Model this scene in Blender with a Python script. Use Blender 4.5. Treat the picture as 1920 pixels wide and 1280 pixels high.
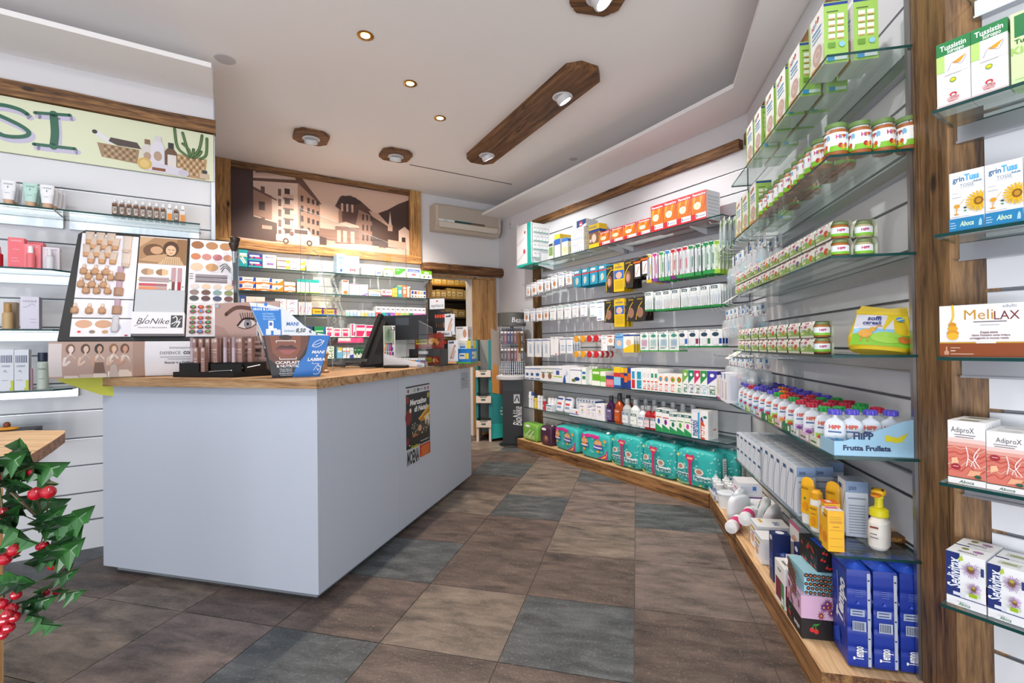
import bpy, bmesh, math, random
from mathutils import Matrix, Vector
random.seed(7)
SC = bpy.context.scene
for o in list(bpy.data.objects): bpy.data.objects.remove(o)
# ---------------------------------------------------------------- camera
CAM_H = 1.22
cd = bpy.data.cameras.new('camera'); cam = bpy.data.objects.new('camera', cd)
SC.collection.objects.link(cam); SC.camera = cam
cd.sensor_width = 36; cd.lens = 36 * 900 / 1920; cd.clip_start = .02
_p, _r = .0083, .0115
_F = Vector((0, math.cos(_p), math.sin(_p))); _U0 = Vector((0, -math.sin(_p), math.cos(_p))); _R0 = Vector((1, 0, 0))
_R = math.cos(_r) * _R0 - math.sin(_r) * _U0; _U = math.sin(_r) * _R0 + math.cos(_r) * _U0
_m = Matrix((_R, _U, -_F)).transposed().to_4x4(); _m.translation = (0, 0, CAM_H); cam.matrix_world = _m
# ---------------------------------------------------------------- light and exposure
SC.view_settings.view_transform = 'Standard'; SC.view_settings.look = 'None'
SC.view_settings.gamma = 1; SC.view_settings.exposure = EXPOSURE = -.22
w = bpy.data.worlds.new('world'); SC.world = w; w.use_nodes = True
w.node_tree.nodes['Background'].inputs[0].default_value = (.62, .78, 1, 1)
w.node_tree.nodes['Background'].inputs[1].default_value = 1.0
def lamp(kind, name, loc, energy, color, aim=None, size=.05, **kw):
    l = bpy.data.lights.new(name, kind); l.energy = energy; l.color = color
    if kind == 'AREA':
        l.shape = 'RECTANGLE'; l.size = kw['sx']; l.size_y = kw['sy']
    else:
        l.shadow_soft_size = size
    if kind == 'SPOT': l.spot_size = math.radians(kw.get('cone', 80)); l.spot_blend = kw.get('blend', .6)
    o = bpy.data.objects.new(name, l); SC.collection.objects.link(o); o.location = loc
    if aim is not None:
        o.rotation_euler = (Vector(aim) - Vector(loc)).to_track_quat('-Z', 'Y').to_euler()
    return o
DAY = (.80, .90, 1.0); LED = (1, .98, .955); WARM = (1, .82, .66)
# daylight through the shop window in the wall behind the camera
lamp('AREA', 'window_daylight', (-.8, -2.2, 1.6), 46, DAY, (-.2, 3, 1.2), sx=6.0, sy=2.3)
# added fill light, aimed upward to brighten the ceiling
lamp('AREA', 'ceiling_fill', (-.8, -2.15, .5), 190, (.97, .96, .98), (-.6, 2.2, 3.2), sx=5.8, sy=.8)
# unseen spots at ceiling height, added behind and beside the camera
for x, y, ax, ay in ((-2.0, .9, -2.6, 2.6), (-.8, .5, -.9, 2.6), (.3, .9, 1.4, 2.0), (.5, -.3, 1.5, .9)):
    lamp('SPOT', 'unseen_ceiling_spot', (x, y, 3.1), 46, LED, (ax, ay, 1.0), .06, cone=120, blend=.9)
# ---------------------------------------------------------------- frames of the walls
class Fr:
    def __init__(s, o, ang):
        a = math.radians(ang); s.o = o; s.ang = ang
        s.x = (math.cos(a), math.sin(a)); s.y = (-math.sin(a), math.cos(a))
    def p(s, x, y, z=0): return (s.o[0] + x * s.x[0] + y * s.y[0], s.o[1] + x * s.x[1] + y * s.y[1], z)
FW = Fr((.092, 5.664), -57.7)      # far right wall, y = 0 at the plinth front, wall at .36
NW = Fr((1.442, 3.543), -102.2)    # near right wall, wall at .35
RW = Fr((1.167, 1.303), -57.7)     # wall right of the post, y = 0 at the shelf edge, wall at .20
LW = Fr((-2.052, 3.317), 31.8)     # left shelf wall, y = 0
KM = 1.108
MW = Fr((-2.74*KM, 4.48*KM), 32.2)       # wall with the old town picture, y = 0
CT = Fr((-.935, 2.296), -14.6)     # sales counter, near corner
DP = Fr((-2.033, 2.682), 27.0)     # makeup display
W0 = Fr((0, 0), 0)
# ---------------------------------------------------------------- materials
MATS = {}
def lin(h):
    h = h.lstrip('#'); v = [int(h[i:i+2], 16) / 255 for i in (0, 2, 4)]
    return tuple((c / 12.92 if c <= .04045 else ((c + .055) / 1.055) ** 2.4) for c in v) + (1,)
def M(col, rough=.45, metal=0, **kw):
    if not isinstance(col, str): return col
    if not col.startswith('#'): return MATS[col]
    k = (col, rough, metal)
    if k in MATS: return MATS[k]
    m = bpy.data.materials.new('paint_' + col[1:]); m.use_nodes = True
    b = m.node_tree.nodes['Principled BSDF']
    c_ = lin(col); b.inputs['Base Color'].default_value = (c_[0]*.88, c_[1]*.88, c_[2]*.88, 1); b.inputs['Roughness'].default_value = rough   # printed card reflects a little under 90 %
    b.inputs['Metallic'].default_value = metal
    MATS[k] = m; return m
def nodes(name):
    m = bpy.data.materials.new(name); m.use_nodes = True; MATS[name] = m
    return m, m.node_tree.nodes, m.node_tree.links, m.node_tree.nodes['Principled BSDF']
def wood(name, dark, mid, light, axis=0, scale=1.0, rough=.6):
    m, N, L, b = nodes(name)
    tc = N.new('ShaderNodeTexCoord'); mp = N.new('ShaderNodeMapping')
    s = [14, 14, 14]; s[axis] = 1.1; mp.inputs['Scale'].default_value = [q * scale for q in s]
    L.new(tc.outputs['Object'], mp.inputs['Vector'])
    n1 = N.new('ShaderNodeTexNoise'); n1.inputs['Scale'].default_value = 2.2; n1.inputs['Detail'].default_value = 8; n1.inputs['Distortion'].default_value = 1.2
    n2 = N.new('ShaderNodeTexNoise'); n2.inputs['Scale'].default_value = 14; n2.inputs['Detail'].default_value = 3
    L.new(mp.outputs[0], n1.inputs['Vector']); L.new(mp.outputs[0], n2.inputs['Vector'])
    mx = N.new('ShaderNodeMath'); mx.operation = 'MULTIPLY_ADD'; mx.inputs[1].default_value = .35
    L.new(n2.outputs[0], mx.inputs[0]); 
    sc = N.new('ShaderNodeMath'); sc.operation = 'MULTIPLY'; sc.inputs[1].default_value = .7
    L.new(n1.outputs[0], sc.inputs[0]); L.new(sc.outputs[0], mx.inputs[2])
    r = N.new('ShaderNodeValToRGB'); L.new(mx.outputs[0], r.inputs[0])
    e = r.color_ramp.elements; e[0].position = .36; e[0].color = lin(dark); e[1].position = .66; e[1].color = lin(light)
    q = e.new(.48); q.color = lin(mid)
    # dark knots
    vo = N.new('ShaderNodeTexVoronoi'); vo.inputs['Scale'].default_value = 7
    mp2 = N.new('ShaderNodeMapping'); s2 = [1, 1, 1]; s2[axis] = .45; mp2.inputs['Scale'].default_value = s2
    L.new(tc.outputs['Object'], mp2.inputs['Vector']); L.new(mp2.outputs[0], vo.inputs['Vector'])
    kr = N.new('ShaderNodeMapRange'); kr.inputs[1].default_value = .06; kr.inputs[2].default_value = .13; L.new(vo.outputs['Distance'], kr.inputs[0])
    mc = N.new('ShaderNodeMix'); mc.data_type = 'RGBA'; mc.inputs['A'].default_value = lin('#2c1a0e')
    L.new(kr.outputs[0], mc.inputs['Factor']); L.new(r.outputs[0], mc.inputs['B'])
    L.new(mc.outputs['Result'], b.inputs['Base Color']); b.inputs['Roughness'].default_value = rough
    bp = N.new('ShaderNodeBump'); bp.inputs['Strength'].default_value = .35; bp.inputs['Distance'].default_value = .004
    L.new(mx.outputs[0], bp.inputs['Height']); L.new(bp.outputs[0], b.inputs['Normal'])
    return m
wood('old_wood', '#2f1c0d', '#684525', '#9a7044')
wood('old_wood_up', '#2e1c0e', '#644627', '#8c683f', axis=2)
wood('frame_wood', '#5a3716', '#96683a', '#c59a5c')
wood('frame_wood_up', '#5a3716', '#9a6c3c', '#c89c5e', axis=2)
wood('beam_wood', '#2a180b', '#5c3a1d', '#8a6038', axis=0, scale=.7)
wood('top_wood', '#6c4a2a', '#a47c54', '#c6a27a', scale=.8)
wood('top_wood_y', '#6c4a2a', '#a47c54', '#c6a27a', axis=1, scale=.8)
wood('light_wood', '#9a7348', '#c9a376', '#e0c096', scale=.7, rough=.5)
wood('door_wood', '#7a5430', '#a87c4e', '#bf9562', axis=2, scale=.6)
def plaster(name, col, rough=.8, amt=.03, sc=30):
    m, N, L, b = nodes(name)
    tc = N.new('ShaderNodeTexCoord'); n = N.new('ShaderNodeTexNoise'); n.inputs['Scale'].default_value = sc; n.inputs['Detail'].default_value = 4
    L.new(tc.outputs['Object'], n.inputs['Vector'])
    b.inputs['Base Color'].default_value = lin(col); b.inputs['Roughness'].default_value = rough
    bp = N.new('ShaderNodeBump'); bp.inputs['Strength'].default_value = amt * 4; bp.inputs['Distance'].default_value = .002
    L.new(n.outputs[0], bp.inputs['Height']); L.new(bp.outputs[0], b.inputs['Normal'])
plaster('wall_paint', '#d8d6d8'); plaster('ceiling_paint', '#ece9e8'); plaster('slat_white', '#d4d5d9', .45, .01)
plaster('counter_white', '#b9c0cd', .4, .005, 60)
plaster('store_wall', '#6a5a48')
def stone(name, c1, c2, c3, sc=9):
    m, N, L, b = nodes(name)
    tc = N.new('ShaderNodeTexCoord'); n = N.new('ShaderNodeTexNoise'); n.inputs['Scale'].default_value = sc; n.inputs['Detail'].default_value = 10; n.inputs['Roughness'].default_value = .68; n.inputs['Distortion'].default_value = .4
    mp = N.new('ShaderNodeMapping'); mp.inputs['Scale'].default_value = (.45, 1.3, 1); mp.inputs['Rotation'].default_value = (0, 0, sum(map(ord, name)) % 7)
    L.new(tc.outputs['Object'], mp.inputs[0]); L.new(mp.outputs[0], n.inputs['Vector'])
    r = N.new('ShaderNodeValToRGB'); L.new(n.outputs[0], r.inputs[0]); e = r.color_ramp.elements
    e[0].position = .33; e[0].color = lin(c1); e[1].position = .7; e[1].color = lin(c3); q = e.new(.5); q.color = lin(c2)
    n2 = N.new('ShaderNodeTexNoise'); n2.inputs['Scale'].default_value = 90; n2.inputs['Detail'].default_value = 5; L.new(tc.outputs['Object'], n2.inputs['Vector'])
    mr = N.new('ShaderNodeMapRange'); mr.inputs[1].default_value = .58; mr.inputs[2].default_value = .78; mr.inputs[4].default_value = .45; L.new(n2.outputs[0], mr.inputs[0])
    mc = N.new('ShaderNodeMix'); mc.data_type = 'RGBA'; mc.inputs['B'].default_value = lin('#b3aca6')
    L.new(mr.outputs[0], mc.inputs['Factor']); L.new(r.outputs[0], mc.inputs['A']); L.new(mc.outputs['Result'], b.inputs['Base Color'])
    b.inputs['Roughness'].default_value = .5
    ad = N.new('ShaderNodeMath'); L.new(n.outputs[0], ad.inputs[0]); L.new(n2.outputs[0], ad.inputs[1])
    bp = N.new('ShaderNodeBump'); bp.inputs['Strength'].default_value = .5; bp.inputs['Distance'].default_value = .004
    L.new(ad.outputs[0], bp.inputs['Height']); L.new(bp.outputs[0], b.inputs['Normal'])
stone('tile_grey', '#2c3135', '#484d50', '#686c6d'); stone('tile_brown', '#322a27', '#554842', '#726259')
stone('tile_taupe', '#463e38', '#70645a', '#8f8274'); stone('tile_rose', '#443b38', '#6c5f59', '#88786f')
M('#5b534c')
def metal(name, col, rough, m=1.0):
    mm, N, L, b = nodes(name); b.inputs['Base Color'].default_value = lin(col); b.inputs['Metallic'].default_value = m; b.inputs['Roughness'].default_value = rough
metal('aluminium', '#b9bcc2', .32); metal('chrome', '#d5d8dc', .12); metal('steel_dark', '#55585c', .35); metal('gold_foil', '#b58a45', .3)
def thin_glass(name, tint, refl=.08, rough=.02):
    m = bpy.data.materials.new(name); m.use_nodes = True; MATS[name] = m
    N, L = m.node_tree.nodes, m.node_tree.links; N.clear()
    o = N.new('ShaderNodeOutputMaterial'); t = N.new('ShaderNodeBsdfTransparent'); t.inputs[0].default_value = tint
    g = N.new('ShaderNodeBsdfGlossy'); g.inputs['Roughness'].default_value = rough; g.inputs[0].default_value = (.95, 1, .98, 1)
    fr = N.new('ShaderNodeLayerWeight'); fr.inputs['Blend'].default_value = .5
    pw_ = N.new('ShaderNodeMath'); pw_.operation = 'POWER'; pw_.inputs[1].default_value = 4.5; L.new(fr.outputs['Facing'], pw_.inputs[0])
    mr = N.new('ShaderNodeMath'); mr.operation = 'MULTIPLY_ADD'; mr.inputs[1].default_value = .75; mr.inputs[2].default_value = refl * .5; mr.use_clamp = True
    L.new(pw_.outputs[0], mr.inputs[0])
    mx = N.new('ShaderNodeMixShader'); L.new(mr.outputs[0], mx.inputs[0]); L.new(t.outputs[0], mx.inputs[1]); L.new(g.outputs[0], mx.inputs[2]); L.new(mx.outputs[0], o.inputs[0])
thin_glass('shelf_glass', (.945, .985, .97, 1)); thin_glass('acrylic', (.965, .98, .985, 1)); thin_glass('film', (.86, .9, .93, 1), .3, .12)
thin_glass('window_glass', (.95, .98, .97, 1))
M('#0f3a3a', .12); MATS['glass_edge'] = M('#12403e', .12)
def glow(name, col, s):
    m = bpy.data.materials.new(name); m.use_nodes = True; MATS[name] = m
    b = m.node_tree.nodes['Principled BSDF']; b.inputs['Base Color'].default_value = lin(col)
    b.inputs['Emission Color'].default_value = lin(col); b.inputs['Emission Strength'].default_value = s
glow('lamp_warm', '#ffe9c8', 14); glow('lamp_led', '#f2f8ff', 14); glow('screen_on', '#7f97c8', .8)
def clear(name, col, alpha=.5, rough=.1):
    m, N, L, b = nodes(name); b.inputs['Base Color'].default_value = lin(col); b.inputs['Roughness'].default_value = rough
    b.inputs['Alpha'].default_value = alpha
clear('liquid_purple', '#3a1740', .9); clear('liquid_amber', '#a8451a', .88); clear('liquid_clear', '#cfd6da', .6); clear('liquid_red', '#a8252e', .9)
clear('perfume', '#7c4a22', .85, .06); clear('bottle_clear', '#eef2f4', .55); clear('blister', '#dfe6ea', .38, .06); clear('soother', '#e8eef2', .6)
# ---------------------------------------------------------------- mesh builder
class Surf:
    def __init__(s, fn, W, H): s.fn, s.W, s.H = fn, W, H
    def __call__(s, u, v, e=0): return s.fn(u, v, e)
TXT = {}
def smooth(P, k=4):
    if len(P) < 3: return P
    out = []
    for i in range(len(P)-1):
        a, b, c, d = P[max(i-1, 0)], P[i], P[i+1], P[min(i+2, len(P)-1)]
        for j in range(k):
            t = j/k; out.append(tuple(.5*(2*b[q]+(c[q]-a[q])*t+(2*a[q]-5*b[q]+4*c[q]-d[q])*t*t+(3*b[q]-a[q]-3*c[q]+d[q])*t**3) for q in (0, 1)))
    return out + [P[-1]]
def text_mesh(s, bold=0, it=0):
    k = (s, bold, it)
    if k in TXT: return TXT[k]
    c = bpy.data.curves.new('txt', 'FONT'); c.body = s; c.size = 1; c.resolution_u = 2; c.offset = .022 * bold; c.shear = it
    c.align_x = 'LEFT'
    o = bpy.data.objects.new('txt', c); SC.collection.objects.link(o)
    me = o.to_mesh()
    vs = [(v.co.x, v.co.y) for v in me.vertices]; fs = [tuple(p.vertices) for p in me.polygons]
    o.to_mesh_clear(); bpy.data.objects.remove(o); bpy.data.curves.remove(c)
    if not vs: vs = [(0, 0), (.1, 0), (0, .1)]; fs = []
    x0 = min(v[0] for v in vs); x1 = max(v[0] for v in vs)
    TXT[k] = ([(v[0] - x0, v[1]) for v in vs], fs, x1 - x0); return TXT[k]
class MB:
    def __init__(s): s.v = []; s.f = []; s.m = []; s.sm = []; s.mats = []
    def mi(s, mat):
        mat = M(mat)
        if mat not in s.mats: s.mats.append(mat)
        return s.mats.index(mat)
    def add(s, vs, fs, mat, smooth=False):
        b = len(s.v); s.v += [tuple(v) for v in vs]; i = s.mi(mat)
        for f in fs: s.f.append(tuple(b + k for k in f)); s.m.append(i); s.sm.append(smooth)
        return s
    def box(s, x0, x1, y0, y1, z0, z1, mat, **kw):
        v = [(x0,y0,z0),(x1,y0,z0),(x1,y1,z0),(x0,y1,z0),(x0,y0,z1),(x1,y0,z1),(x1,y1,z1),(x0,y1,z1)]
        F = {'bottom':(0,3,2,1),'top':(4,5,6,7),'front':(0,1,5,4),'right':(1,2,6,5),'back':(2,3,7,6),'left':(3,0,4,7)}
        for n, f in F.items():
            s.add([v[i] for i in f], [(0,1,2,3)], kw.get(n, mat))
        return s
    def prism(s, pts, z0, z1, mat, side=None):
        n = len(pts); area = sum(pts[i][0]*pts[(i+1)%n][1]-pts[(i+1)%n][0]*pts[i][1] for i in range(n))
        if area < 0: pts = pts[::-1]
        s.add([(p[0],p[1],z0) for p in pts], [tuple(range(n))[::-1]], mat); s.add([(p[0],p[1],z1) for p in pts], [tuple(range(n))], mat)
        v = [(p[0],p[1],z0) for p in pts] + [(p[0],p[1],z1) for p in pts]
        s.add(v, [(i,(i+1)%n,n+(i+1)%n,n+i) for i in range(n)], side or mat); return s
    def prismY(s, pts, y0, y1, mat):   # outline in x,z
        n = len(pts); area = sum(pts[i][0]*pts[(i+1)%n][1]-pts[(i+1)%n][0]*pts[i][1] for i in range(n))
        if area < 0: pts = pts[::-1]
        s.add([(p[0],y0,p[1]) for p in pts], [tuple(range(n))], mat); s.add([(p[0],y1,p[1]) for p in pts], [tuple(range(n))[::-1]], mat)
        v = [(p[0],y0,p[1]) for p in pts] + [(p[0],y1,p[1]) for p in pts]
        s.add(v, [(i,n+i,n+(i+1)%n,(i+1)%n) for i in range(n)], mat); return s
    def prismX(s, pts, x0, x1, mat):   # outline in y,z
        n = len(pts); area = sum(pts[i][0]*pts[(i+1)%n][1]-pts[(i+1)%n][0]*pts[i][1] for i in range(n))
        if area < 0: pts = pts[::-1]
        s.add([(x1,p[0],p[1]) for p in pts], [tuple(range(n))], mat); s.add([(x0,p[0],p[1]) for p in pts], [tuple(range(n))[::-1]], mat)
        v = [(x0,p[0],p[1]) for p in pts] + [(x1,p[0],p[1]) for p in pts]
        s.add(v, [(i,(i+1)%n,n+(i+1)%n,n+i) for i in range(n)], mat); return s
    def lathe(s, prof, mat, c=(0,0,0), seg=16, axis='z', sx=1, sy=1, sup=2.0):
        # prof: list of (r, z[, mat for the band above])
        rings = []
        for p in prof:
            r, z = p[0], p[1]; ring = []
            for i in range(seg):
                a = 2*math.pi*(i+.5)/seg; ca, sa = math.cos(a), math.sin(a)
                k = (abs(ca)**sup+abs(sa)**sup)**(-1/sup)
                q = (r*sx*ca*k, r*sy*sa*k, z)
                if axis == 'y': q = (q[0], -q[2], q[1])
                if axis == 'x': q = (q[2], q[0], q[1])
                ring.append((q[0]+c[0], q[1]+c[1], q[2]+c[2]))
            rings.append(ring)
        cur = mat
        for k in range(len(prof)-1):
            if len(prof[k]) > 2: cur = prof[k][2]
            s.add(rings[k]+rings[k+1], [(i,(i+1)%seg,seg+(i+1)%seg,seg+i) for i in range(seg)], cur, True)
        if prof[0][0] > 1e-5: s.add(rings[0], [tuple(range(seg))[::-1]], prof[0][2] if len(prof[0])>2 else mat)
        if prof[-1][0] > 1e-5: s.add(rings[-1], [tuple(range(seg))], cur)
        return s
    def loft(s, secs, mat, seg=16, sup=3.0, c=(0,0,0)):   # secs: (z, half width x, half depth y[, mat])
        rings = []
        for q in secs:
            ring = []
            for i in range(seg):
                a = 2*math.pi*(i+.5)/seg; ca, sa = math.cos(a), math.sin(a); k = (abs(ca)**sup+abs(sa)**sup)**(-1/sup)
                ring.append((c[0]+q[1]*ca*k, c[1]+q[2]*sa*k, c[2]+q[0]))
            rings.append(ring)
        cur = mat
        for k in range(len(secs)-1):
            if len(secs[k]) > 3: cur = secs[k][3]
            s.add(rings[k]+rings[k+1], [(i,(i+1)%seg,seg+(i+1)%seg,seg+i) for i in range(seg)], cur, True)
        s.add(rings[0], [tuple(range(seg))[::-1]], mat); s.add(rings[-1], [tuple(range(seg))], cur); return s
    def pill(s, w, d, h, mat, p=5, n=8, c=(0,0,0)):   # rounded soft box, base at z=0, centred in x,y
        def P(x, y, z):
            k = (abs(x)**p+abs(y)**p+abs(z)**p)**(-1/p); return (c[0]+x*k*w/2, c[1]+y*k*d/2, c[2]+(z*k+1)*h/2)
        for ax in range(3):
            for sg in (-1, 1):
                vs = []; fs = []
                for i in range(n+1):
                    for j in range(n+1):
                        q = [0,0,0]; q[ax] = sg; q[(ax+1)%3] = 2*i/n-1; q[(ax+2)%3] = 2*j/n-1; vs.append(P(*q))
                for i in range(n):
                    for j in range(n):
                        a = i*(n+1)+j; f = (a, a+n+1, a+n+2, a+1); fs.append(f if sg > 0 else f[::-1])
                s.add(vs, fs, mat, True)
        s.P = P; return s
    def tube(s, pts, r, mat, seg=6, taper=None):
        pts = [Vector(p) for p in pts]; rings = []
        for i, p in enumerate(pts):
            t = (pts[min(i+1,len(pts)-1)] - pts[max(i-1,0)]).normalized()
            up = Vector((0,0,1)) if abs(t.z) < .95 else Vector((0,1,0))
            a = t.cross(up).normalized(); b = a.cross(t)
            rr = r if taper is None else r*taper[i]
            rings.append([tuple(p + rr*(math.cos(2*math.pi*k/seg)*a + math.sin(2*math.pi*k/seg)*b)) for k in range(seg)])
        for i in range(len(rings)-1):
            s.add(rings[i]+rings[i+1], [(k,seg+k,seg+(k+1)%seg,(k+1)%seg) for k in range(seg)], mat, True)
        s.add(rings[0], [tuple(range(seg))], mat); s.add(rings[-1], [tuple(range(seg))[::-1]], mat); return s
    # ---- printed artwork mapped on a surface
    def art(s, S, items, sub=1, e0=.0004, de=.0002):
        for k, it in enumerate(items):
            e = e0 + de*k; t = it[0]
            if t == 'r':
                _, u0, v0, u1, v1, col = it; n = sub
                vs = [S(u0+(u1-u0)*i/n, v0+(v1-v0)*j/n, e) for j in range(n+1) for i in range(n+1)]
                s.add(vs, [(j*(n+1)+i, j*(n+1)+i+1, (j+1)*(n+1)+i+1, (j+1)*(n+1)+i) for j in range(n) for i in range(n)], col, n > 1)
            elif t == 'e':
                _, cu, cv, ru, rv, col = it[:6]; n = 18
                vs = [S(cu, cv, e)] + [S(cu+ru*math.cos(2*math.pi*i/n), cv+rv*math.sin(2*math.pi*i/n), e) for i in range(n)]
                s.add(vs, [(0, 1+i, 1+(i+1)%n) for i in range(n)], col, sub > 1)
            elif t == 'p':
                vs = [S(u, v, e) for u, v in it[1]]; n = len(vs)
                ar = sum(it[1][i][0]*it[1][(i+1)%n][1]-it[1][(i+1)%n][0]*it[1][i][1] for i in range(n))
                s.add(vs, [tuple(range(n)) if ar > 0 else tuple(range(n))[::-1]], it[2])
            elif t == 's':   # stroke: points, width (fraction of height), colour
                pts = smooth(it[1]); wd = it[2]*S.H/2
                P2 = [(u*S.W, v*S.H) for u, v in pts]
                L_, R_ = [], []
                for i, p in enumerate(P2):
                    a = P2[max(i-1,0)]; b = P2[min(i+1,len(P2)-1)]; dx, dy = b[0]-a[0], b[1]-a[1]; l = math.hypot(dx,dy) or 1
                    L_.append((p[0]-dy/l*wd, p[1]+dx/l*wd)); R_.append((p[0]+dy/l*wd, p[1]-dx/l*wd))
                for i in range(len(P2)-1):
                    q = [R_[i], R_[i+1], L_[i+1], L_[i]]; s.add([S(a/S.W, b/S.H, e) for a, b in q], [(0,1,2,3)], it[3])
                for p in (P2[0], P2[-1]):
                    s.add([S((p[0]+wd*math.cos(2*math.pi*i/10))/S.W, (p[1]+wd*math.sin(2*math.pi*i/10))/S.H, e) for i in range(10)], [tuple(range(10))], it[3])
            elif t == 't':
                _, st, cu, cv, h, col = it[:6]; o = it[6] if len(it) > 6 else {}
                vs, fs, wd = text_mesh(st, o.get('b', 1), o.get('it', 0))
                rot = o.get('rot', 0); A, B = (S.W, S.H)
                sc = h*B/.70; sx = sc
                if 'w' in o: sx = min(sc*1.25, o['w']*(A if rot in (0, 180) else B)/wd) if not o.get('fit') else o['w']*(A if rot in (0,180) else B)/wd
                out = []; ra = math.radians(rot)
                for x, y in vs:
                    X = (x-wd/2)*sx; Y = (y-.35)*sc; X, Y = X*math.cos(ra)-Y*math.sin(ra), X*math.sin(ra)+Y*math.cos(ra)
                    out.append(S(cu+X/A, cv+Y/B, e))
                s.add(out, fs, col)
        return s
    def build(s, name, parent=None, loc=None, rz=0, rot=None):
        me = bpy.data.meshes.new(name); me.from_pydata(s.v, [], s.f)
        for m in s.mats: me.materials.append(m)
        me.polygons.foreach_set('material_index', s.m); me.polygons.foreach_set('use_smooth', s.sm); me.update()
        o = bpy.data.objects.new(name, me); SC.collection.objects.link(o)
        if parent is not None: o.parent = parent
        if loc is not None: o.location = loc
        if rot: o.rotation_euler = rot
        elif rz: o.rotation_euler = (0, 0, rz)
        return o
def front(w, h, y=0, x0=0, z0=0): return Surf(lambda u, v, e=0: (x0+u*w, y-e, z0+v*h), w, h)
def right(d, h, x=0, y0=0, z0=0): return Surf(lambda u, v, e=0: (x+e, y0+u*d, z0+v*h), d, h)
def leftf(d, h, x=0, y0=0, z0=0): return Surf(lambda u, v, e=0: (x-e, y0+(1-u)*d, z0+v*h), d, h)
def top(w, d, z=0, x0=0, y0=0): return Surf(lambda u, v, e=0: (x0+u*w, y0+v*d, z+e), w, d)
def cyl(r, h, z0=0, span=200, mid=-90, c=(0,0), sx=1, sy=1):
    def f(u, v, e=0):
        a = math.radians(mid + (u-.5)*span); return (c[0]+(r+e)*sx*math.cos(a), c[1]+(r+e)*sy*math.sin(a), z0+v*h)
    return Surf(f, r*math.radians(span), h)
def empty(name, loc=(0,0,0), rz=0):
    o = bpy.data.objects.new(name, None); SC.collection.objects.link(o); o.location = loc; o.rotation_euler = (0, 0, rz); o.empty_display_size = .05; return o
def tag(o, label, cat, group=None):
    o['label'] = label; o['category'] = cat
    if group: o['group'] = group
    return o
def struct(o, label=None):
    o['kind'] = 'structure'
    if label: o['label'] = label
    return o
def put(o, fr, x, y, z, rz=0):
    if fr is MW:   # lengths on the picture wall were measured in units of 1.108 m around eye height
        o.scale = (KM, KM, KM); x, y, z = x*KM, y*KM, CAM_H+(z-CAM_H)*KM
    o.location = fr.p(x, y, z); o.rotation_euler = (o.rotation_euler[0] if rz is None else 0, 0, math.radians(fr.ang + (rz or 0))); return o
USED = set()
KIDS = {}
def kids(o):
    return [c for c in bpy.data.objects if c.parent == o]
def use(proto, fr, x, y, z, label, cat, group=None, rz=0, tilt=None):
    """first use moves the prototype itself, later uses copy it with its parts"""
    if proto.name in USED:
        r = proto.copy(); SC.collection.objects.link(r)
        if proto.name not in KIDS:
            KIDS[proto.name] = [(c, kids(c)) for c in kids(proto)]
        for c, gs in KIDS[proto.name]:
            d = c.copy(); SC.collection.objects.link(d); d.parent = r
            for g in gs: e = g.copy(); SC.collection.objects.link(e); e.parent = d
    else:
        USED.add(proto.name); r = proto
        if proto.name not in KIDS: KIDS[proto.name] = [(c, kids(c)) for c in kids(proto)]
    put(r, fr, x, y, z, rz)
    if tilt: r.rotation_euler = (tilt[0], tilt[1], r.rotation_euler[2])
    return tag(r, label, cat, group)
ORD = 'first second third fourth fifth sixth seventh eighth ninth tenth eleventh twelfth thirteenth fourteenth fifteenth sixteenth seventeenth eighteenth nineteenth twentieth'.split()
def nth(i): return ORD[i] if i < 20 else 'twenty-' + ORD[i-20]
def carton(name, w, d, h, base='#f4f4f4', F=None, R=None, T=None, side=None, topc=None):
    b = MB(); b.box(0, w, 0, d, 0, h, base, right=side or base, left=side or base, top=topc or base)
    if F: b.art(front(w, h), F)
    if R: b.art(right(d, h, w), R)
    if T: b.art(top(w, d, h), T)
    return b.build(name)
# ================================================================ the room
def wall(fr, x0, x1, z0, z1, y, th, name, mat='wall_paint', holes=None):
    b = MB(); holes = holes or []
    xs = x0
    for hx0, hx1, hz0, hz1 in holes:
        b.box(xs, hx0, y, y+th, z0, z1, mat)
        if hz0 > z0: b.box(hx0, hx1, y, y+th, z0, hz0, mat)
        b.box(hx0, hx1, y, y+th, hz1, z1, mat); xs = hx1
    b.box(xs, x1, y, y+th, z0, z1, mat)
    return struct(put(b.build(name), fr, 0, 0, 0))
CEIL = 3.19; SOF = 2.96; KC = 1.11   # main ceiling, lowered cove board, scale of the ceiling fittings about the eye point
FT = Fr((.552, 2.227), -14.5); TS = .509
TILE = {(0,-1):'b',(-1,-1):'g',(-2,-1):'t',(-3,-1):'b',(0,0):'r',(-1,0):'b',(-2,0):'b',(-3,0):'g',(0,1):'r',(-1,1):'t',(-2,1):'b',(-3,1):'b',
 (0,2):'g',(-1,2):'r',(-2,2):'g',(-3,2):'t',(0,3):'r',(-1,3):'r',(-2,3):'t',(-3,3):'b',(-1,4):'g',(-2,4):'t',(-3,4):'g',(-2,-2):'b',(-1,-2):'b',(0,-2):'b',
 (-7,-1):'g',(-5,-2):'t',(-6,-2):'r',(-4,-2):'r',(-3,-2):'g',(-5,-1):'t',(-4,-1):'b',(-6,-1):'b',(-8,-1):'t',(1,-1):'b',(1,0):'r',(1,1):'b',(1,2):'g',(-4,-3):'g',(-5,-3):'b',(-2,5):'r',(-1,5):'b',(-3,5):'b',(0,4):'b'}
TN = {'g':'tile_grey','b':'tile_brown','t':'tile_taupe','r':'tile_rose'}
b = MB(); b.box(-16*TS, 12*TS, -12*TS, 13*TS, -.06, -.003, '#5d554e')
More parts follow.
